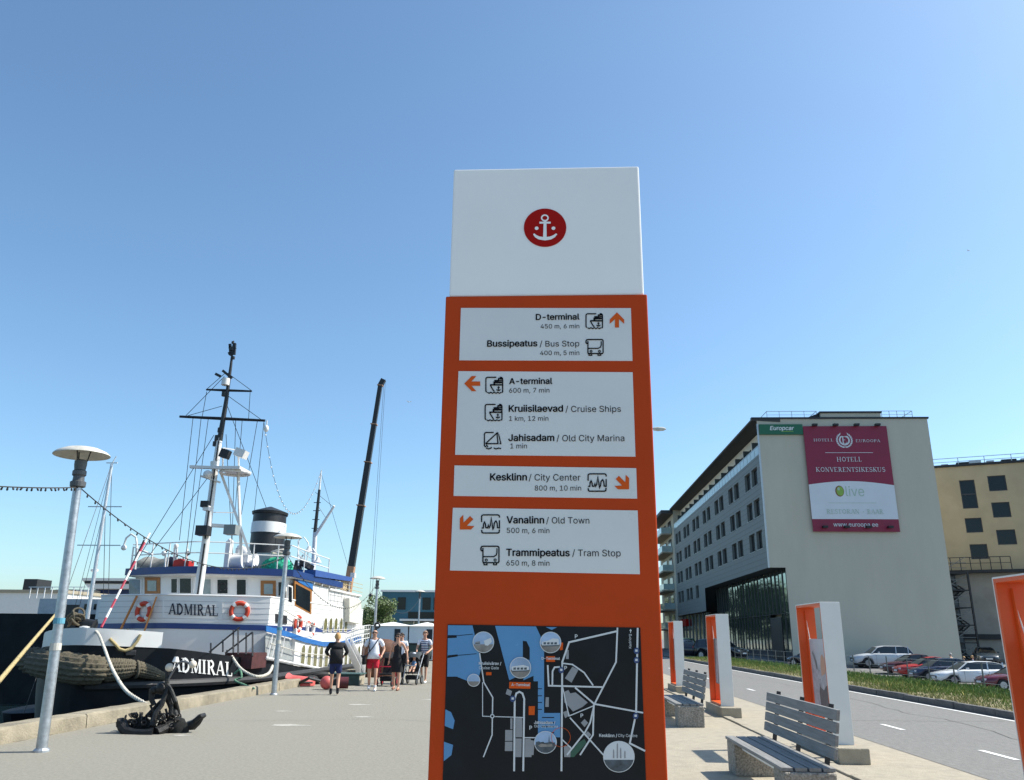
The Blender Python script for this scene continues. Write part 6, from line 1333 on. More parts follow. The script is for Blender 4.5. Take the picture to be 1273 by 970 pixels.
# green net heap and white rope coil by the funnel
q = rp_(340, 704, 30.6); b = MB(); vs = []; rnd = random.Random(5); n_ = 26; k_ = 14
for i in range(k_+1):
    for j in range(n_):
        a = 2*PI*j/n_; t = i/k_; r_ = (.6*(1-t**4)+.02)*(1+.06*math.sin(j*3+i*2)+rnd.uniform(-.04, .04)); vs.append((q.x+math.cos(a)*r_*.95, 31.0+math.sin(a)*r_*.8, ZR+.6*t**.75+.02*math.sin(j*5+i*4)))
b.add(vs, [(i*n_+j, i*n_+(j+1) % n_, (i+1)*n_+(j+1) % n_, (i+1)*n_+j) for i in range(k_) for j in range(n_)]); b.build('green_net', NETG, ship, world=True, smooth=True)
for k in range(5): b = MB(); b.torus((q.x+.08, 30.9, ZR+.62+.06*k), .34-.02*k, .03, (rnd.uniform(-.25, .25), rnd.uniform(-.25, .25), 1), 20, 6); b.build('rope_coil', ROPEL, ship, world=True, smooth=True)
q = rp_(330, 690, 31.6); b = MB(); b.obox((q.x, 31.9, ZR+.4), (.35, 0, 0), (0, .3, 0), (0, 0, .42)); b.build('grey_locker', mat('locker_grey', (.4, .41, .36), .6, var=.15), ship, world=True)
# dark radar stand and lamps aft of the roof
for a, c, w2, m_ in (((371, 714), (371, 672), .05, SHW), ((371, 690), (389, 704), .04, SHW), ((371, 683), (389, 696), .03, SHW), ((361, 712), (377, 690), .05, STEEL), ((376, 700), (388, 707), .2, BLK), ((369, 712), (372, 700), .3, BLK)):
    b = MB(); b.bar(P(*a, y=32.6), P(*c, y=33), w2); b.build('stern_gantry', m_, ship, world=True)
for px0, py0 in ((384, 683), (395, 697)):
    b = MB(); b.tube([P(px0-14, py0+10, y=33), P(px0-12, py0-12, y=33), P(px0-6, py0-15, y=33), P(px0-1, py0-8, y=33), P(px0, py0-2, y=33)], .022, 6); b.lathe([(.05, .12), (.09, .02), (.17, -.08), (.16, -.09)], P(px0, py0, y=33), 16); b.build('bell_lamp', SHW, ship, world=True, smooth=True)
b = MB(); b.ball(P(377, 716, y=31), .17, rz=.12, n=12); b.build('searchlight', SHW, ship, world=True, smooth=True)
AY = 36
b = MB(); b.tube([P(388.5, 722, y=AY), P(391.8, 662, y=AY)], .1, 10); b.build('aft_mast', SHW, ship, world=True, smooth=True)
b = MB(); b.tube([P(391.5, 662, y=AY), P(397, 609, y=AY)], [.085, .06], 10); b.build('aft_mast_top', BLK, ship, world=True, smooth=True)
b = MB(); b.tube([P(397, 609, y=AY), P(399.5, 585, y=AY)], [.05, .025], 8); b.build('aft_mast_tip', SHW, ship, world=True, smooth=True)
b = MB(); b.tube([P(391.8, 666, y=AY-.1), P(415.5, 629, y=AY-.6)], [.07, .05], 8); b.build('derrick_boom', SHW, ship, world=True, smooth=True)
for py_ in (625, 635, 646, 657): q = P(396-(py_-609)*.09, py_, y=AY); b = MB(); b.bar(q-V((.16, 0, 0)), q+V((.16, 0, 0)), .03); b.build('mast_step', BLK, ship, world=True)
for a, c in (((396, 630), (405, 644)), ((399, 588), (436, 716)), ((414, 630), (392, 612))): b = MB(); b.tube([P(*a, y=AY), P(*c, y=AY+(3 if c[0] > 420 else 0))], .009, 4); b.build('stay', DARKM, ship, world=True)
b = MB(); q = P(440, 716, x=-9.3); b.box(q.x-.1, q.x+.1, q.y-.3, q.y, q.z-.1, q.z+.12); b.build('stern_lamp', SHW, ship, world=True)
# foredeck gear
rnd = random.Random(12)
def D3(px, py, y=22.8): return P(px, py, y=y)
b = MB()
for k in range(9): b.torus(D3(93+rnd.uniform(-5, 5), 768+rnd.uniform(-6, 9), 23.4), .16, .03, (rnd.uniform(-1, 1), rnd.uniform(-1, 1), rnd.uniform(-1, 1)), 14, 6)
b.build('rope_bundle', ROPEB, ship, world=True, smooth=True)
for k in range(7): b = MB(); p0 = D3(104+k*8, 790+rnd.uniform(-2, 2), 22.6); p1 = D3(112+k*8, 786+rnd.uniform(-3, 3), 22.7); b.tube([p0, (p0+p1)/2+V((0, 0, rnd.uniform(0, .1))), p1], .05, 7); b.build('deck_rope', [ROPEB, BLK, ROPEY][k % 3], ship, world=True, smooth=True)
for px_, py_ in ((105, 782), (112, 784), (150, 788)): b = MB(); q = D3(px_, py_, 22.8); b.cyl((q.x, q.y, 1.25), (q.x, q.y, q.z), .09, n=12); b.lathe([(.09, 0), (.13, .02), (.13, .06), (.04, .08)], q, 12); b.build('bollard', BLK if px_ > 106 else SHW, ship, world=True, smooth=True)
b = MB(); b.cyl(D3(102, 776, 23.6), D3(118, 778, 23.6), .16, n=16); b.build('anchor_winch', DARKM, ship, world=True, smooth=True)
b = MB(); b.tube([hit(a, c, PLAN, .06, True)[0] for a, c in ((136, 794), (142, 800), (148, 807), (155, 809), (163, 806), (170, 797), (174, 789))], .04, 8); b.build('hanging_rope', ROPEY, ship, world=True, smooth=True)
p, nn = hit(162, 812, PLAN, .0, True); b = MB(); b.obox(p, nn.cross(V((0, 0, 1)))*.13, nn*.06, (0, 0, .07)); b.build('fairlead', BLK, ship, world=True, bevel=.02)
# ================================================================== mooring lines and other separate things round the ship
def twisted(nm, pts, r_, m_, label, pitch=.22, group=None):
    pts = [V(p) for p in pts]; S = [pts[0]]
    for i in range(len(pts)-1):
        p0, p1, p2, p3 = pts[max(i-1, 0)], pts[i], pts[i+1], pts[min(i+2, len(pts)-1)]
        for j in range(1, 9): t = j/8; S.append(.5*((2*p1)+(p2-p0)*t+(2*p0-5*p1+4*p2-p3)*t*t+(3*p1-p0-3*p2+p3)*t**3))
    D = []
    for a, c in zip(S, S[1:]):
        m_n = max(1, int((c-a).length/(pitch/6))); D += [a.lerp(c, j/m_n) for j in range(m_n)]
    D.append(S[-1]); b = MB(); L_ = 0; off = [[], [], []]; a0 = None
    for i, p in enumerate(D):
        d = (D[min(i+1, len(D)-1)]-D[max(i-1, 0)]).normalized(); L_ += (p-D[i-1]).length if i else 0
        a0 = d.orthogonal().normalized() if a0 is None else (a0-d*a0.dot(d)).normalized(); q = d.cross(a0)
        for k in range(3): th = L_/pitch*2*PI+k*2.094; off[k].append(p+(a0*math.cos(th)+q*math.sin(th))*r_*.5)
    for k in range(3): b.tube(off[k], r_*.58, 6)
    o = b.build(nm, m_, loc=tuple(pts[0]), smooth=2); tag(o, label, 'rope', group); return o
y0 = hit(121, 786, PLAN, .1, True)[0]
twisted('mooring_rope', [D3(108, 787, 22.4), y0]+[P(a, c, y=yy) for a, c, yy in ((129, 804, 21.2), (135.4, 821.5, 20.4), (143.4, 839, 19.4), (157.8, 860, 17.8))]+[V((-8.35, P(171, 873, z=.24).y, .2))], .038, ROPEL, 'pale thick mooring rope running from the bow down to the quay edge')
twisted('mooring_rope', [P(70, 763, y=21.6), P(45, 792, y=17.2), P(-20, 869, y=10.6)], .035, ROPEY, 'tan mooring rope behind the nearest lamp post at the left edge')
twisted('mooring_rope', [P(288, 816, y=25), P(300, 832, y=24.6), P(318, 841, y=24.3), P(333, 838, y=25), P(339, 828, y=26)], .045, ROPEL, 'slack grey mooring rope hanging at the hull, right of the name')
twisted('mooring_rope', [P(291, 838, y=24.2), P(298, 833, y=24.2), P(300, 842, y=24.1), P(292, 846, y=24), P(305, 852, y=23.4), P(316, 856, y=22.9)], .03, mat('green_rope', (.12, .25, .16), .9, var=.3), 'thin green rope looped at the quay edge by the second lamp')
# ================================================================== old anchor on the quay
ANK = mat('anchor_iron', (.012, .012, .012), .5, metal=.3, var=.6, scale=12, bump=.6); CHN = mat('chain_iron', (.035, .03, .026), .6, metal=.4, var=.6, scale=20)
def z130(x, y): return (130+x/8.436, 810+y/8.436)
AP = lambda x, y, yy=15.0: P(*z130(x, y), y=yy-.62)
anc = thing('ship_anchor', (-6.6, 14.4, 0), 'black iron anchor with chain heap and two pale ball floats, lying on the quay', 'anchor')
def apart(nm, b, m_=ANK, **k): return b.build(nm, m_, anc, world=True, **k)
b = MB(); b.tube([AP(175, 740, 14.85), AP(190, 790, 14.8), AP(230, 840, 14.75), AP(320, 862, 14.72), AP(430, 868, 14.7), AP(510, 862, 14.72)], [.09, .085, .08, .075, .08, .09], 8); apart('arm', b, smooth=True)
b = MB(); b.tube([AP(540, 850, 14.75), AP(640, 800, 14.9), AP(740, 740, 15.05)], [.09, .08, .07], 8); apart('arm', b, smooth=True)
b = MB(); b.tube([AP(870, 780, 15.1), AP(930, 770, 15.1), AP(975, 730, 15.1), AP(1010, 685, 15.1)], [.07, .085, .075, .06], 8); apart('fluke', b, smooth=True)
b = MB(); b.obox(AP(1000, 695, 15.1), (.06, 0, .05), (0, .11, 0), (-.02, 0, .03)); apart('fluke_tip', b, bevel=.02)
b = MB(); b.obox(AP(182, 760, 14.85), (.05, 0, -.03), (0, .11, 0), (0, 0, .07)); apart('fluke_tip', b, bevel=.02)
for pts, rs in (([(560, 390, 15), (640, 420, 15), (700, 560, 15.1), (740, 680, 15.1)], [.06, .085, .08, .08]), ([(660, 380, 15), (600, 560, 14.9), (540, 640, 14.85), (500, 780, 14.8)], [.06, .05, .05, .06]), ([(600, 520, 15.1), (500, 620, 15.1), (440, 680, 15)], [.05, .045, .04]),
    ([(500, 390, 15), (490, 500, 15), (520, 560, 15)], [.07, .06, .05]), ([(640, 330, 15), (700, 420, 15), (740, 520, 15), (770, 640, 15.2)], [.06, .05, .05, .05]), ([(655, 200, 15), (655, 330, 15)], [.04, .05]), ([(690, 680, 15), (700, 560, 15)], [.05, .05])):
    b = MB(); b.tube([AP(*q) for q in pts], [k*.8 for k in rs], 8); apart('shank', b, smooth=True)
b = MB(); b.ball(AP(600, 385), .1, n=12); b.ball(AP(520, 410), .07, n=10); apart('crown', b, smooth=True)
b = MB(); b.tube([AP(632, 358), AP(700, 240), AP(770, 130), AP(810, 104), AP(860, 112), AP(905, 135)], .018, 8); apart('stock', b, mat('stock_steel', (.16, .16, .17), .5, metal=.6), smooth=True)
for q, r_ in ((AP(680, 168), .07), (AP(925, 135), .065)): b = MB(); b.ball(q, r_, n=14); apart('ball_float', b, mat('float_cream', (.66, .58, .48), .5, var=.12, dirt=.3), smooth=True)
b = MB(); b.lathe([(.02, 0), (.06, .02), (.03, .1)], AP(745, 120), 10); apart('float_tip', b, SHW)
rnd = random.Random(8); b = MB()
for i in range(170):
    cx_ = rnd.choice([(400, 740, .34), (470, 700, .3), (600, 780, .3), (760, 690, .28), (820, 740, .25), (700, 790, .2)]); q = AP(cx_[0]+rnd.gauss(0, 42), 0, 15.05+rnd.gauss(0, .1)); q.z = abs(rnd.gauss(0, cx_[2]*.6))+.03
    q.z = min(q.z, .26); b.torus(q, .038, .012, (rnd.uniform(-1, 1), rnd.uniform(-1, 1), rnd.uniform(-1, 1)), 10, 5)
o = apart('chain_heap', b, CHN, smooth=True); o['kind'] = 'stuff'
b = MB(); 
for (x, y, s_) in ((400, 700, .17), (450, 760, .13), (780, 700, .16), (840, 760, .09)): q = AP(x, y, 15.05); b = MB(); b.ball((q.x, q.y, .05), s_, s_*.9, max(.1, q.z*.9), 10); apart('net_bundle', b, mat('tarred_net', (.012, .013, .012), .95, var=.6, scale=30, bump=1), smooth=True)
b = MB()
for k in range(3): b.tube(sag(AP(480+k*80, 560+k*20), AP(700+k*50, 720), .12, 10), .02, 5)
apart('lashing_rope', b, CHN, smooth=True)
b = MB(); b.torus(AP(600, 690, 14.8), .05, .016, (0, 1, 0), 16, 6); apart('ring', b, smooth=True)
# ================================================================== string of lights between the lamps
CABL = mat('string_cable', (.02, .02, .02), .7)
def lights(p0, p1, s_, label, n_=40, ph=0):
    t = thing('light_string', tuple(p0), label, 'string lights', 'strings of bulbs between the quay lamps'); L_ = sag(p0, p1, s_, n_)
    MB().tube(L_, .009, 5).build('cable', CABL, t, world=True); b0 = None
    for q in L_[1:-1]:
        if b0 is None: b0 = MB().lathe([(.009, 0), (.011, -.02), (.015, -.035), (.01, -.05), (.002, -.054)], n=8).build('bulb', CABL, t, smooth=True); b0.location = q-V(p0)
        else: linked(b0, t, q-V(p0)).rotation_euler = (random.uniform(-.6, .6), random.uniform(-.6, .6), 0)
tp1 = P(99, 606, y=11.9)
lights(P(-30, 603, y=9.8), tp1, .02, 'string of bulbs running from the left edge to the nearest lamp', 22)
lights(tp1, P(357, 690, y=23.4), .75, 'long sagging string of bulbs from the nearest lamp to the lamp by the funnel', 44)
lights(P(357, 690, y=23.4), P(467, 728, y=42), 1.3, 'string of bulbs from the lamp by the funnel to the lamp past the stern', 40)
lights(P(467, 728, y=42), P(521, 745, y=64), 1.2, 'string of bulbs from the lamp past the stern towards the blue building', 30)
# ================================================================== things on the quay edge by the ship
PINK = mat('faded_red_plastic', (.55, .1, .09), .55, var=.2, scale=5)
t = thing('rubber_dinghy', (-8.0, 29.5, 0), 'faded red dinghy upturned on the quay between the second lamp and the boy', 'dinghy')
q0, q1 = P(358, 852, z=0), P(392, 852, z=0)
b = MB(); y_ = 27.6; x0, x1 = P(358, 846, y=y_).x, P(391, 846, y=y_).x
vs = []
for i in range(9):
    u = i/8; w_ = .36*(1-(max(0, u-.6)/.4)**2*.7); h_ = .33*(1-.25*u)
    for j in range(8): a = PI*j/7; vs.append((x0+(x1-x0)*u, y_-math.cos(a)*w_, .02+math.sin(a)**.6*h_+(.06 if i == 0 else 0)))
b.add(vs, [(i*8+j, i*8+j+1, (i+1)*8+j+1, (i+1)*8+j) for i in range(8) for j in range(7)]+[tuple(range(8)), tuple(64+k for k in range(8))]); b.build('hull', PINK, t, world=True, smooth=True)
b = MB(); b.tube([(x0, y_-.44, .1), ((x0+x1)/2, y_-.45, .14), (x1, y_-.2, .12)], .03, 6); b.build('rubbing_band', DARKM, t, world=True)
t = thing('mooring_float', (-7.2, 26.5, 0), 'round pinkish red float on the ground right behind the boy in black', 'float'); q = P(406, 850, y=26.0)
b = MB(); b.ball((q.x, 26, .2), .2, n=18); b.build('ball', PINK, t, world=True, smooth=True); b = MB(); b.cyl((q.x+.3, 26, .2), (q.x+.65, 26.1, .2), .17, n=16); b.build('drum', mat('dark_maroon', (.09, .012, .015), .5), t, world=True, smooth=True)
t = thing('green_box', (-6.6, 27, 0), 'low dark green deck box with a pale end, at the foot of the gangway', 'box'); q = P(433, 850, y=28.2)
MB().box(q.x-.55, q.x+.35, 28.2, 29.0, 0, .34).build('box', mat('box_green', (.02, .05, .045), .6, var=.3), t, world=True, bevel=.02); MB().box(q.x-.6, q.x+.4, 28.15, 29.05, .342, .38).build('lid', mat('lid_green', (.05, .1, .09), .6, var=.2), t, world=True)
MB().box(q.x+.351, q.x+.36, 28.22, 28.98, .02, .33).build('end_plate', CONC, t, world=True)
t = thing('tyre_fender', (-8.4, 27.5, 0), 'black tyres and hoses piled at the quay edge beside the red dinghy', 'tyres')
for k in range(4): b = MB(); b.torus((-8.3+.25*k, 28.6+.3*k, .13+.1*(k % 2)), .27, .11, (rnd.uniform(-.3, .3), rnd.uniform(-.3, .3), 1), 24, 8); b.build('tyre', TYRE, t, world=True, smooth=True)
b = MB(); b.tube([(-8.2, 27.2, .1), (-7.8, 27.0, .28), (-7.4, 27.6, .12), (-7.1, 28.3, .3), (-6.9, 29, .08)], .05, 8); b.build('hose', BLK, t, world=True, smooth=True)
gw = thing('gangway', (-7.6, 33, 0), 'white gangway leading from the ship side down to the quay, behind the walkers', 'gangway')
g0, g1 = P(447, 845, z=0), P(429, 798, x=-8.9)
for off_ in (0, .85):
    b = MB(); b.prism([g0+V((0, off_, .02)), g0+V((0, off_, .5)), g1+V((0, off_, .25)), g1+V((0, off_, -.25))], (0, .04, 0)); b.build('side_panel', SHW, gw, world=True)
b = MB(); b.prism([g0+V((0, .05, .03)), g1+V((0, .05, -.2)), g1+V((0, .8, -.2)), g0+V((0, .8, .03))], (0, 0, .05)); b.build('walkway', STEEL, gw, world=True)
# ================================================================== people
def skinmesh(nodes, edges, root=0, sub=1, ys=.74):
    bm = bmesh.new(); lay = bm.verts.layers.skin.verify(); vs = []
    for i, (p, r_) in enumerate(nodes):
        v = bm.verts.new((p[0], p[1]/ys, p[2])); rr_ = r_ if isinstance(r_, tuple) else (r_, r_); v[lay].radius = rr_; v[lay].use_root = (i == root); vs.append(v)
    for a, c in edges: bm.edges.new((vs[a], vs[c]))
    me = bpy.data.meshes.new('s'); bm.to_mesh(me); bm.free(); o = bpy.data.objects.new('s', me); COL.objects.link(o)
    o.modifiers.new('k', 'SKIN').use_smooth_shade = True; m_ = o.modifiers.new('u', 'SUBSURF'); m_.levels = sub
    dg = bpy.context.evaluated_depsgraph_get(); dg.update(); e = bpy.data.meshes.new_from_object(o.evaluated_get(dg)); bpy.data.objects.remove(o); bpy.data.meshes.remove(me)
    for v in e.vertices: v.co.y *= ys
    return [tuple(v.co) for v in e.vertices], [tuple(p.vertices) for p in e.polygons]
def sk(name, nodes, edges, m_, par, root=0, extra=None, sub=1):
    v, f = skinmesh(nodes, edges, root, sub); b = MB(); b.add(v, f)
    if extra: extra(b)
    return b.build(name, m_, par, smooth=2)
HAIRB = mat('hair_blond', (.5, .28, .1), .6, var=.3, scale=30); HAIRD = mat('hair_dark', (.03, .02, .015), .6, var=.3, scale=30); GREYH = mat('hair_grey', (.4, .38, .35), .7, var=.2, scale=30)
def cloth(n, c, var=.15): return mat('cloth_'+n, c, .85, var=var, scale=6, bump=.4, bscale=14)
def person(x, y, face, label, H=1.74, z=0, stride=.25, arms=None, top=None, sleeve=.5, bottom=None, blen=.5, skirt=None, shoe=None, hair=None, bald=False, belly=0, glasses=True, group='people walking on the quay', slim=1.0, sock=None, sk_m=None, stripes=None, lean=0):
    """figure facing local +y; arms = ((elbow, wrist), (elbow, wrist)) local offsets"""
    s = H/1.75; t = thing('person', (x, y, z), label, 'person', group, rz=face); t.scale = (s, s, s); sm = sk_m or SKIN
    a = stride
    hipL, hipR = (-.095, 0, .92), (.095, 0, .92)
    kL, kR = (-.1, a*.55+.03, .5), (.1, -a*.15+.03, .5); aL, aR = (-.1, a*.95, .09), (.1, -a*.95, .1+abs(a)*.12)
    tL, tR = (aL[0], aL[1]+.13, .035), (aR[0], aR[1]+.12, .03)
    sL, sR = (-.185*slim, lean, 1.42), (.185*slim, lean, 1.42)
    if arms is None: arms = (((-.26, -.06-a*.3, 1.15), (-.27, .08-a*.5, .92)), ((.26, -.06+a*.3, 1.15), (.27, .08+a*.5, .92)))
    (eL, wL), (eR, wR) = arms
    N = [((0, 0, .95), .125), ((0, lean*.3, 1.1), .11+belly*.4), ((0, lean*.8, 1.28), .125), ((0, lean, 1.42), .08), ((0, lean+.005, 1.5), .05), ((0, lean+.02, 1.58), .068), ((0, lean+.005, 1.66), .083), ((0, lean, 1.715), .055),
         (hipL, .085), (kL, .056), (aL, .036), (tL, .034), (hipR, .085), (kR, .056), (aR, .036), (tR, .034), (sL, .055), (eL, .038), (wL, .026), (sR, .055), (eR, .038), (wR, .026)]
    E_ = [(0, 1), (1, 2), (2, 3), (3, 4), (4, 5), (5, 6), (6, 7), (0, 8), (8, 9), (9, 10), (10, 11), (0, 12), (12, 13), (13, 14), (14, 15), (3, 16), (16, 17), (17, 18), (3, 19), (19, 20), (20, 21)]
    def hands(b):
        for sg, e, w_ in ((-1, eL, wL), (1, eR, wR)):
            e, w_ = V(e), V(w_); d = (w_-e).normalized(); side = d.cross(V((sg, 0, 0)));
            if side.length < .1: side = V((0, 1, 0))
            side.normalize(); nrm = d.cross(side).normalized(); pc = w_+d*.05
            b.tube([w_-d*.01, w_+d*.03, w_+d*.085], [.024, .036, .034], 8)
            for k, L_ in enumerate((.06, .075, .08, .07)):
                o = side*((k-1.5)*.018); p0 = w_+d*.08+o; curl = nrm*(-sg)*.02; b.tube([p0, p0+d*L_*.5+curl*.4, p0+d*L_*.8+curl*1.6], [.0095, .009, .007], 6)
            p0 = w_+d*.03+side*.03; b.tube([p0, p0+side*.025+d*.03, p0+side*.03+d*.06], [.012, .011, .009], 6)
        b.tube([(0, lean+.08, 1.635), (0, lean+.105, 1.615), (0, lean+.085, 1.6)], [.008, .016, .012], 6)      # nose
        for sg in (-1, 1): b.ball((sg*.083, lean, 1.63), .012, .02, .03, 8)                                    # ears
    body = sk('body', N, E_, sm, t, extra=hands)
    if hair:
        b = MB(); vs = []; k = 12; rnd_ = random.Random(int(x*100))
        for i in range(8):
            ph = i/7*1.75
            for j in range(k):
                th = 2*PI*j/k; fr_ = math.sin(th) > .3 and ph > 1.05; r_ = math.sin(min(ph, 1.2 if fr_ else ph)); zz = math.cos(min(ph, 1.0 if fr_ else ph))
                vs.append((math.cos(th)*r_*.094, lean-.012+math.sin(th)*r_*.105, 1.655+zz*.108+rnd_.uniform(-.006, .006)-(.05 if hair[1] and not fr_ and ph > 1.4 else 0)))
        b.add(vs, [(i*k+j, i*k+(j+1) % k, (i+1)*k+(j+1) % k, (i+1)*k+j) for i in range(7) for j in range(k)]); b.build('hair', hair[0], t, smooth=True)
    if glasses: b = MB(); b.obox((-.034, lean+.083, 1.64), (.027, 0, 0), (0, .008, 0), (0, 0, .017)); b.obox((.034, lean+.083, 1.64), (.027, 0, 0), (0, .008, 0), (0, 0, .017)); b.bar((-.09, lean+.01, 1.645), (-.06, lean+.08, 1.645), .008); b.bar((.09, lean+.01, 1.645), (.06, lean+.08, 1.645), .008); b.build('sunglasses', BLK, t)
    else:
        b = MB(); b.ball((-.032, lean+.082, 1.642), .009, n=8); b.ball((.032, lean+.082, 1.642), .009, n=8); b.build('eyes', BLK, t)
    b = MB(); b.tube([(-.025, lean+.085, 1.57), (0, lean+.093, 1.566), (.025, lean+.085, 1.57)], .006, 5); b.build('mouth', mat('lips', (.35, .1, .08), .5), t)
    up = .035
    if top:
        T_ = [((0, 0, .9 if not skirt else 1.0), .15+belly*.3), ((0, lean*.3, 1.08), .135+belly*.55), ((0, lean*.8, 1.28), .15 if sleeve <= 1 else .175), ((0, lean, 1.41), .1 if sleeve <= 1 else .13), ((0, lean, 1.46 if sleeve <= 1 else 1.49), .07)]; TE = [(0, 1), (1, 2), (2, 3), (3, 4)]
        if sleeve > 0:
            for S_, e, w_ in ((sL, eL, wL), (sR, eR, wR)):
                k = len(T_); T_.append((S_, .074)); TE.append((3, k)); e, w_ = V(e), V(w_)
                if sleeve <= 1: T_.append((tuple(V(S_).lerp(e, sleeve)), .062)); TE.append((k, k+1))
                else: T_.append((tuple(e), .062)); T_.append((tuple(e.lerp(w_, sleeve-1)), .048)); TE += [(k, k+1), (k+1, k+2)]
        so_ = sk('shirt', T_, TE, top, t, root=1)
        if stripes:
            for zz in (1.0, 1.08, 1.16, 1.24, 1.32, 1.39): rr_ = .17 if zz < 1.35 else .14; MB().lathe([(rr_+.004, zz-.012), (rr_+.006, zz), (rr_+.004, zz+.012)], (0, 0, 0), 24, sy=.76).build('stripe', stripes, t, smooth=True)
    if bottom:
        B_ = [((0, 0, .97), .145), (hipL, .108), (tuple(V(hipL).lerp(V(kL), blen if blen <= 1 else 1)), .095 if blen <= 1 else .07), (hipR, .108), (tuple(V(hipR).lerp(V(kR), blen if blen <= 1 else 1)), .095 if blen <= 1 else .07)]; BE = [(0, 1), (1, 2), (0, 3), (3, 4)]
        if blen > 1:
            for i, (k_, a_) in enumerate(((kL, aL), (kR, aR))): B_.append((tuple(V(k_).lerp(V(a_), blen-1)), .055)); BE.append((2+2*i, 5+i))
        sk('shorts' if blen <= 1 else 'trousers', B_, BE, bottom, t)
    if skirt: b = MB(); b.lathe([(.13, 1.12), (.15, 1.02), (.185, .92), (.19, .75), (.2, .56), (.19, .555)], (0, .01, 0), 24, sy=.72); b.build('skirt', skirt, t, smooth=True)
    for sg, a_ in ((-1, aL), (1, aR)):
        b = MB(); ax, ay = a_[0], a_[1]; zz = a_[2]-.09; b.tube([(ax, ay-.07, zz+.045), (ax, ay, zz+.05), (ax, ay+.09, zz+.04), (ax, ay+.17, zz+.03)], [.035, .045, .042, .028], 10); b.build('shoe', shoe or BLK, t, smooth=True)
        if sock: b = MB(); b.cyl((ax, ay-.005, zz+.06), (ax, ay-.005, zz+.17), .043, n=10); b.build('sock', sock, t, smooth=True)
    return t
BLKC = cloth('black', (.008, .008, .01)); NAVC = cloth('navy', (.01, .02, .09)); WHC = cloth('white', (.75, .76, .82)); REDC = cloth('red', (.5, .01, .03)); WSH = mat('white_shoe', (.75, .75, .75), .5)
FA = lambda dx, dy: math.atan2(-dx, dy)
# boy in black walking away: body towards +y and left
q = P(415, 864, z=0); person(q.x, q.y, FA(-.25, 1), 'fair-haired boy in black jacket and navy shorts walking away from the camera', 1.66, top=BLKC, sleeve=1.7, bottom=NAVC, blen=.85, hair=(HAIRB, True), glasses=False, stride=.2, arms=(((-.32, -.02, 1.2), (-.2, .14, 1.08)), ((.32, -.02, 1.2), (.2, .14, 1.08))), shoe=BLK, sock=BLKC, belly=.12, slim=1.08)
q = P(462, 859, z=0); m_ = person(q.x, q.y, FA(.15, -1), 'bald man in white T-shirt and red shorts with a black shoulder bag, walking this way', 1.8, top=WHC, sleeve=.75, bottom=REDC, blen=.8, stride=.2, belly=.09, shoe=WSH, sock=WSH, arms=(((-.31, -.02, 1.17), (-.24, .16, .98)), ((.3, -.05, 1.16), (.3, .04, .92))))
b = MB(); b.tube([(-.16, -.1, 1.46), (-.14, .04, 1.48), (0, .165, 1.25), (.2, .15, 1.0), (.24, .05, .95)], .016, 6); b.build('strap', BLKC, m_, smooth=True); b = MB(); b.obox((.27, .05, .86), (.05, 0, 0), (0, .13, 0), (0, 0, .13)); b.build('shoulder_bag', BLKC, m_, bevel=.02)
b = MB(); b.tube([(.13, .1, 1.1), (.15, .1, 1.35), (.14, .02, 1.47), (.13, -.1, 1.4)], .016, 6); b.build('rucksack_strap', BLKC, m_, smooth=True)
q = P(492, 858.5, z=0); m_ = person(q.x, q.y, FA(-.1, -1), 'woman in a sleeveless black dress and sunglasses walking this way', 1.68, top=BLKC, sleeve=0, skirt=BLKC, hair=(HAIRD, False), stride=.1, slim=.9, shoe=mat('sandal', (.3, .13, .08), .6), arms=(((-.3, -.02, 1.17), (-.36, .05, .93)), ((.24, -.02, 1.15), (.25, .05, .9))))
b = MB(); b.obox((-.24, -.08, .98), (.06, 0, 0), (0, .1, 0), (0, 0, .16)); b.build('handbag', BLKC, m_, bevel=.03)
q = P(489, 852, z=0); m_ = person(q.x, q.y+1.2, FA(.05, -1), 'woman in a white T-shirt and sunglasses pushing the red pushchair', 1.7, top=WHC, sleeve=.6, bottom=BLKC, blen=1.8, hair=(HAIRD, True), stride=.15, slim=.92, arms=(((-.24, .04, 1.15), (-.2, .32, 1.03)), ((.24, .04, 1.15), (.2, .32, 1.03))))
q = P(516, 851, z=0); px_, py_ = q.x, q.y; m_ = person(q.x+.15, q.y+.9, FA(-.1, -1), 'man in a blue and white striped polo shirt pushing a pram', 1.78, top=WHC, sleeve=.65, bottom=BLKC, blen=1.0, stride=.15, arms=(((-.27, .04, 1.15), (-.2, .34, 1.03)), ((.27, .04, 1.15), (.2, .34, 1.03))), stripes=NAVC, glasses=False, hair=(mat('hair_cropped', (.3, .18, .12), .7), False), shoe=WSH)
person(-3.55, 30.6, FA(0, -1), 'man in dark clothes half hidden behind the orange sign', 1.76, top=cloth('maroon', (.12, .02, .04)), sleeve=.7, bottom=BLKC, blen=1.9, hair=(HAIRD, False))
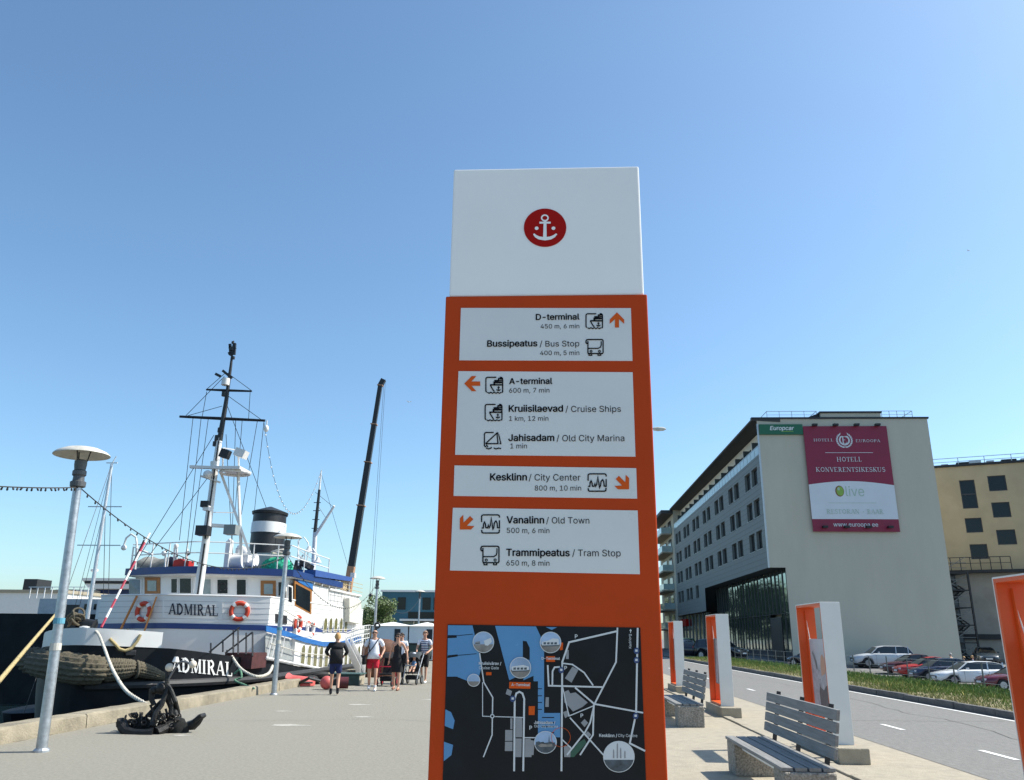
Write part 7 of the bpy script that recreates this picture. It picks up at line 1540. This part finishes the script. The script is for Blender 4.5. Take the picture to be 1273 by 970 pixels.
# pushchairs
def pram(x, y, face, label, hood, frame, child):
    t = thing('pushchair', (x, y, 0), label, 'pushchair', 'pushchairs on the quay', rz=face)
    for sx in (-.25, .25):
        for sy_, r_ in ((.38, .11), (-.3, .15)):
            b = MB(); b.torus((sx, sy_, r_), r_-.03, .03, (1, 0, 0), 20, 8); w_ = b.build('wheel', TYRE, t, smooth=True); b = MB(); b.lathe([(r_-.04, -.01), (r_-.04, .01)], (sx, sy_, r_), 12, axis='x'); b.build('hub', frame, w_)
        b = MB(); b.tube([(sx, .38, .12), (sx, .1, .45), (sx, -.25, .8), (sx, -.5, 1.02)], .016, 8); b.tube([(sx, -.3, .15), (sx, .0, .5), (sx, .15, .75)], .014, 8); b.build('frame_tube', frame, t, smooth=True)
    b = MB(); b.tube([(-.25, -.5, 1.02), (0, -.53, 1.03), (.25, -.5, 1.02)], .022, 8); b.build('handle_bar', BLK, t, smooth=True)
    b = MB(); b.prism([(-.2, .3, .42), (-.2, -.12, .4), (-.2, -.3, .88), (-.2, -.35, .86), (-.2, -.18, .34), (-.2, .32, .36)], (.4, 0, 0)); b.build('seat', BLKC, t, bevel=.015)
    b = MB(); vs = [(sx_*.24, -.3+.42*math.sin(a)*1.0, .72+.3*math.cos(a)) for a in (-.2, .25, .7, 1.15) for sx_ in (-1, -.7, 0, .7, 1)]
    vs = [(x_, y_, z_+(.05 if abs(x_) < .2 else -.03)) for x_, y_, z_ in vs]; b.add(vs, [(i*5+j, i*5+j+1, (i+1)*5+j+1, (i+1)*5+j) for i in range(3) for j in range(4)]); b.build('hood', hood, t, smooth=True)
    b = MB(); b.box(-.2, .2, -.25, .25, .16, .3); b.build('basket', BLKC, t, bevel=.03)
    b = MB(); b.tube([(-.2, .28, .62), (0, .34, .62), (.2, .28, .62)], .02, 6); b.build('bumper_bar', frame, t, smooth=True)
    return t
q = P(481, 853, z=0); pram(q.x, q.y, FA(-.05, -1), 'red and black pushchair between the man in shorts and the woman in black', cloth('black', (.008, .008, .01)), mat('pram_red', (.4, .01, .03), .4), False)
b = MB(); 
pc = pram(px_-.1, py_, FA(-.1, -1), 'large black and chrome pushchair pushed by the man in the striped shirt', cloth('slate', (.03, .04, .045)), STEEL, True)
def child(x, y, face, label):
    t = thing('person', (x, y, 0), label, 'child', rz=face)
    sk('body', [((0, -.05, .52), .09), ((0, -.12, .7), .08), ((0, -.13, .82), .035), ((0, -.12, .9), .07), ((0, -.12, .95), .05), ((-.06, .15, .5), .05), ((-.07, .28, .34), .03), ((.06, .15, .5), .05), ((.07, .28, .34), .03), ((-.1, -.02, .66), .028), ((-.08, .12, .6), .02), ((.1, -.02, .66), .028), ((.08, .12, .6), .02)],
       [(0, 1), (1, 2), (2, 3), (3, 4), (0, 5), (5, 6), (0, 7), (7, 8), (1, 9), (9, 10), (1, 11), (11, 12)], SKIN, t)
    MB().lathe([(.1, .9), (.11, .93), (.085, .97), (.07, 1.03), (.01, 1.05)], (0, -.12, 0), 16).build('sun_hat', WHC, t, smooth=True)
    b = MB(); b.ball((0, -.1, .64), .105, .095, .14, 12); b.build('shirt', cloth('child_blue', (.1, .2, .35)), t, smooth=True); return t
child(px_-.1, py_, FA(-.1, -1), 'small child in a white sun hat sitting in the large black pushchair')
# people among the parked cars
for i, (px0, yy, hr, tp_, lb) in enumerate(((1181.5, 62.6, GREYH, cloth('sand', (.4, .34, .26)), 'grey-haired person behind the white estate car, leftmost of three'), (1197.5, 61.9, HAIRB, cloth('red2', (.3, .1, .08)), 'short fair-haired person behind the white estate car, middle of three'), (1208.5, 61.9, HAIRB, cloth('blue', (.1, .14, .25)), 'long-haired person behind the white estate car, rightmost of three'))):
    q = P(px0, 815, y=yy); person(q.x, yy, [.5, 1.2, -2][i], lb, [1.78, 1.6, 1.66][i], z=lotz(q.x, yy), stride=.1, top=tp_, sleeve=.6, bottom=BLKC, blen=1.9, hair=(hr, i == 2), glasses=False, group='people standing in the car park')
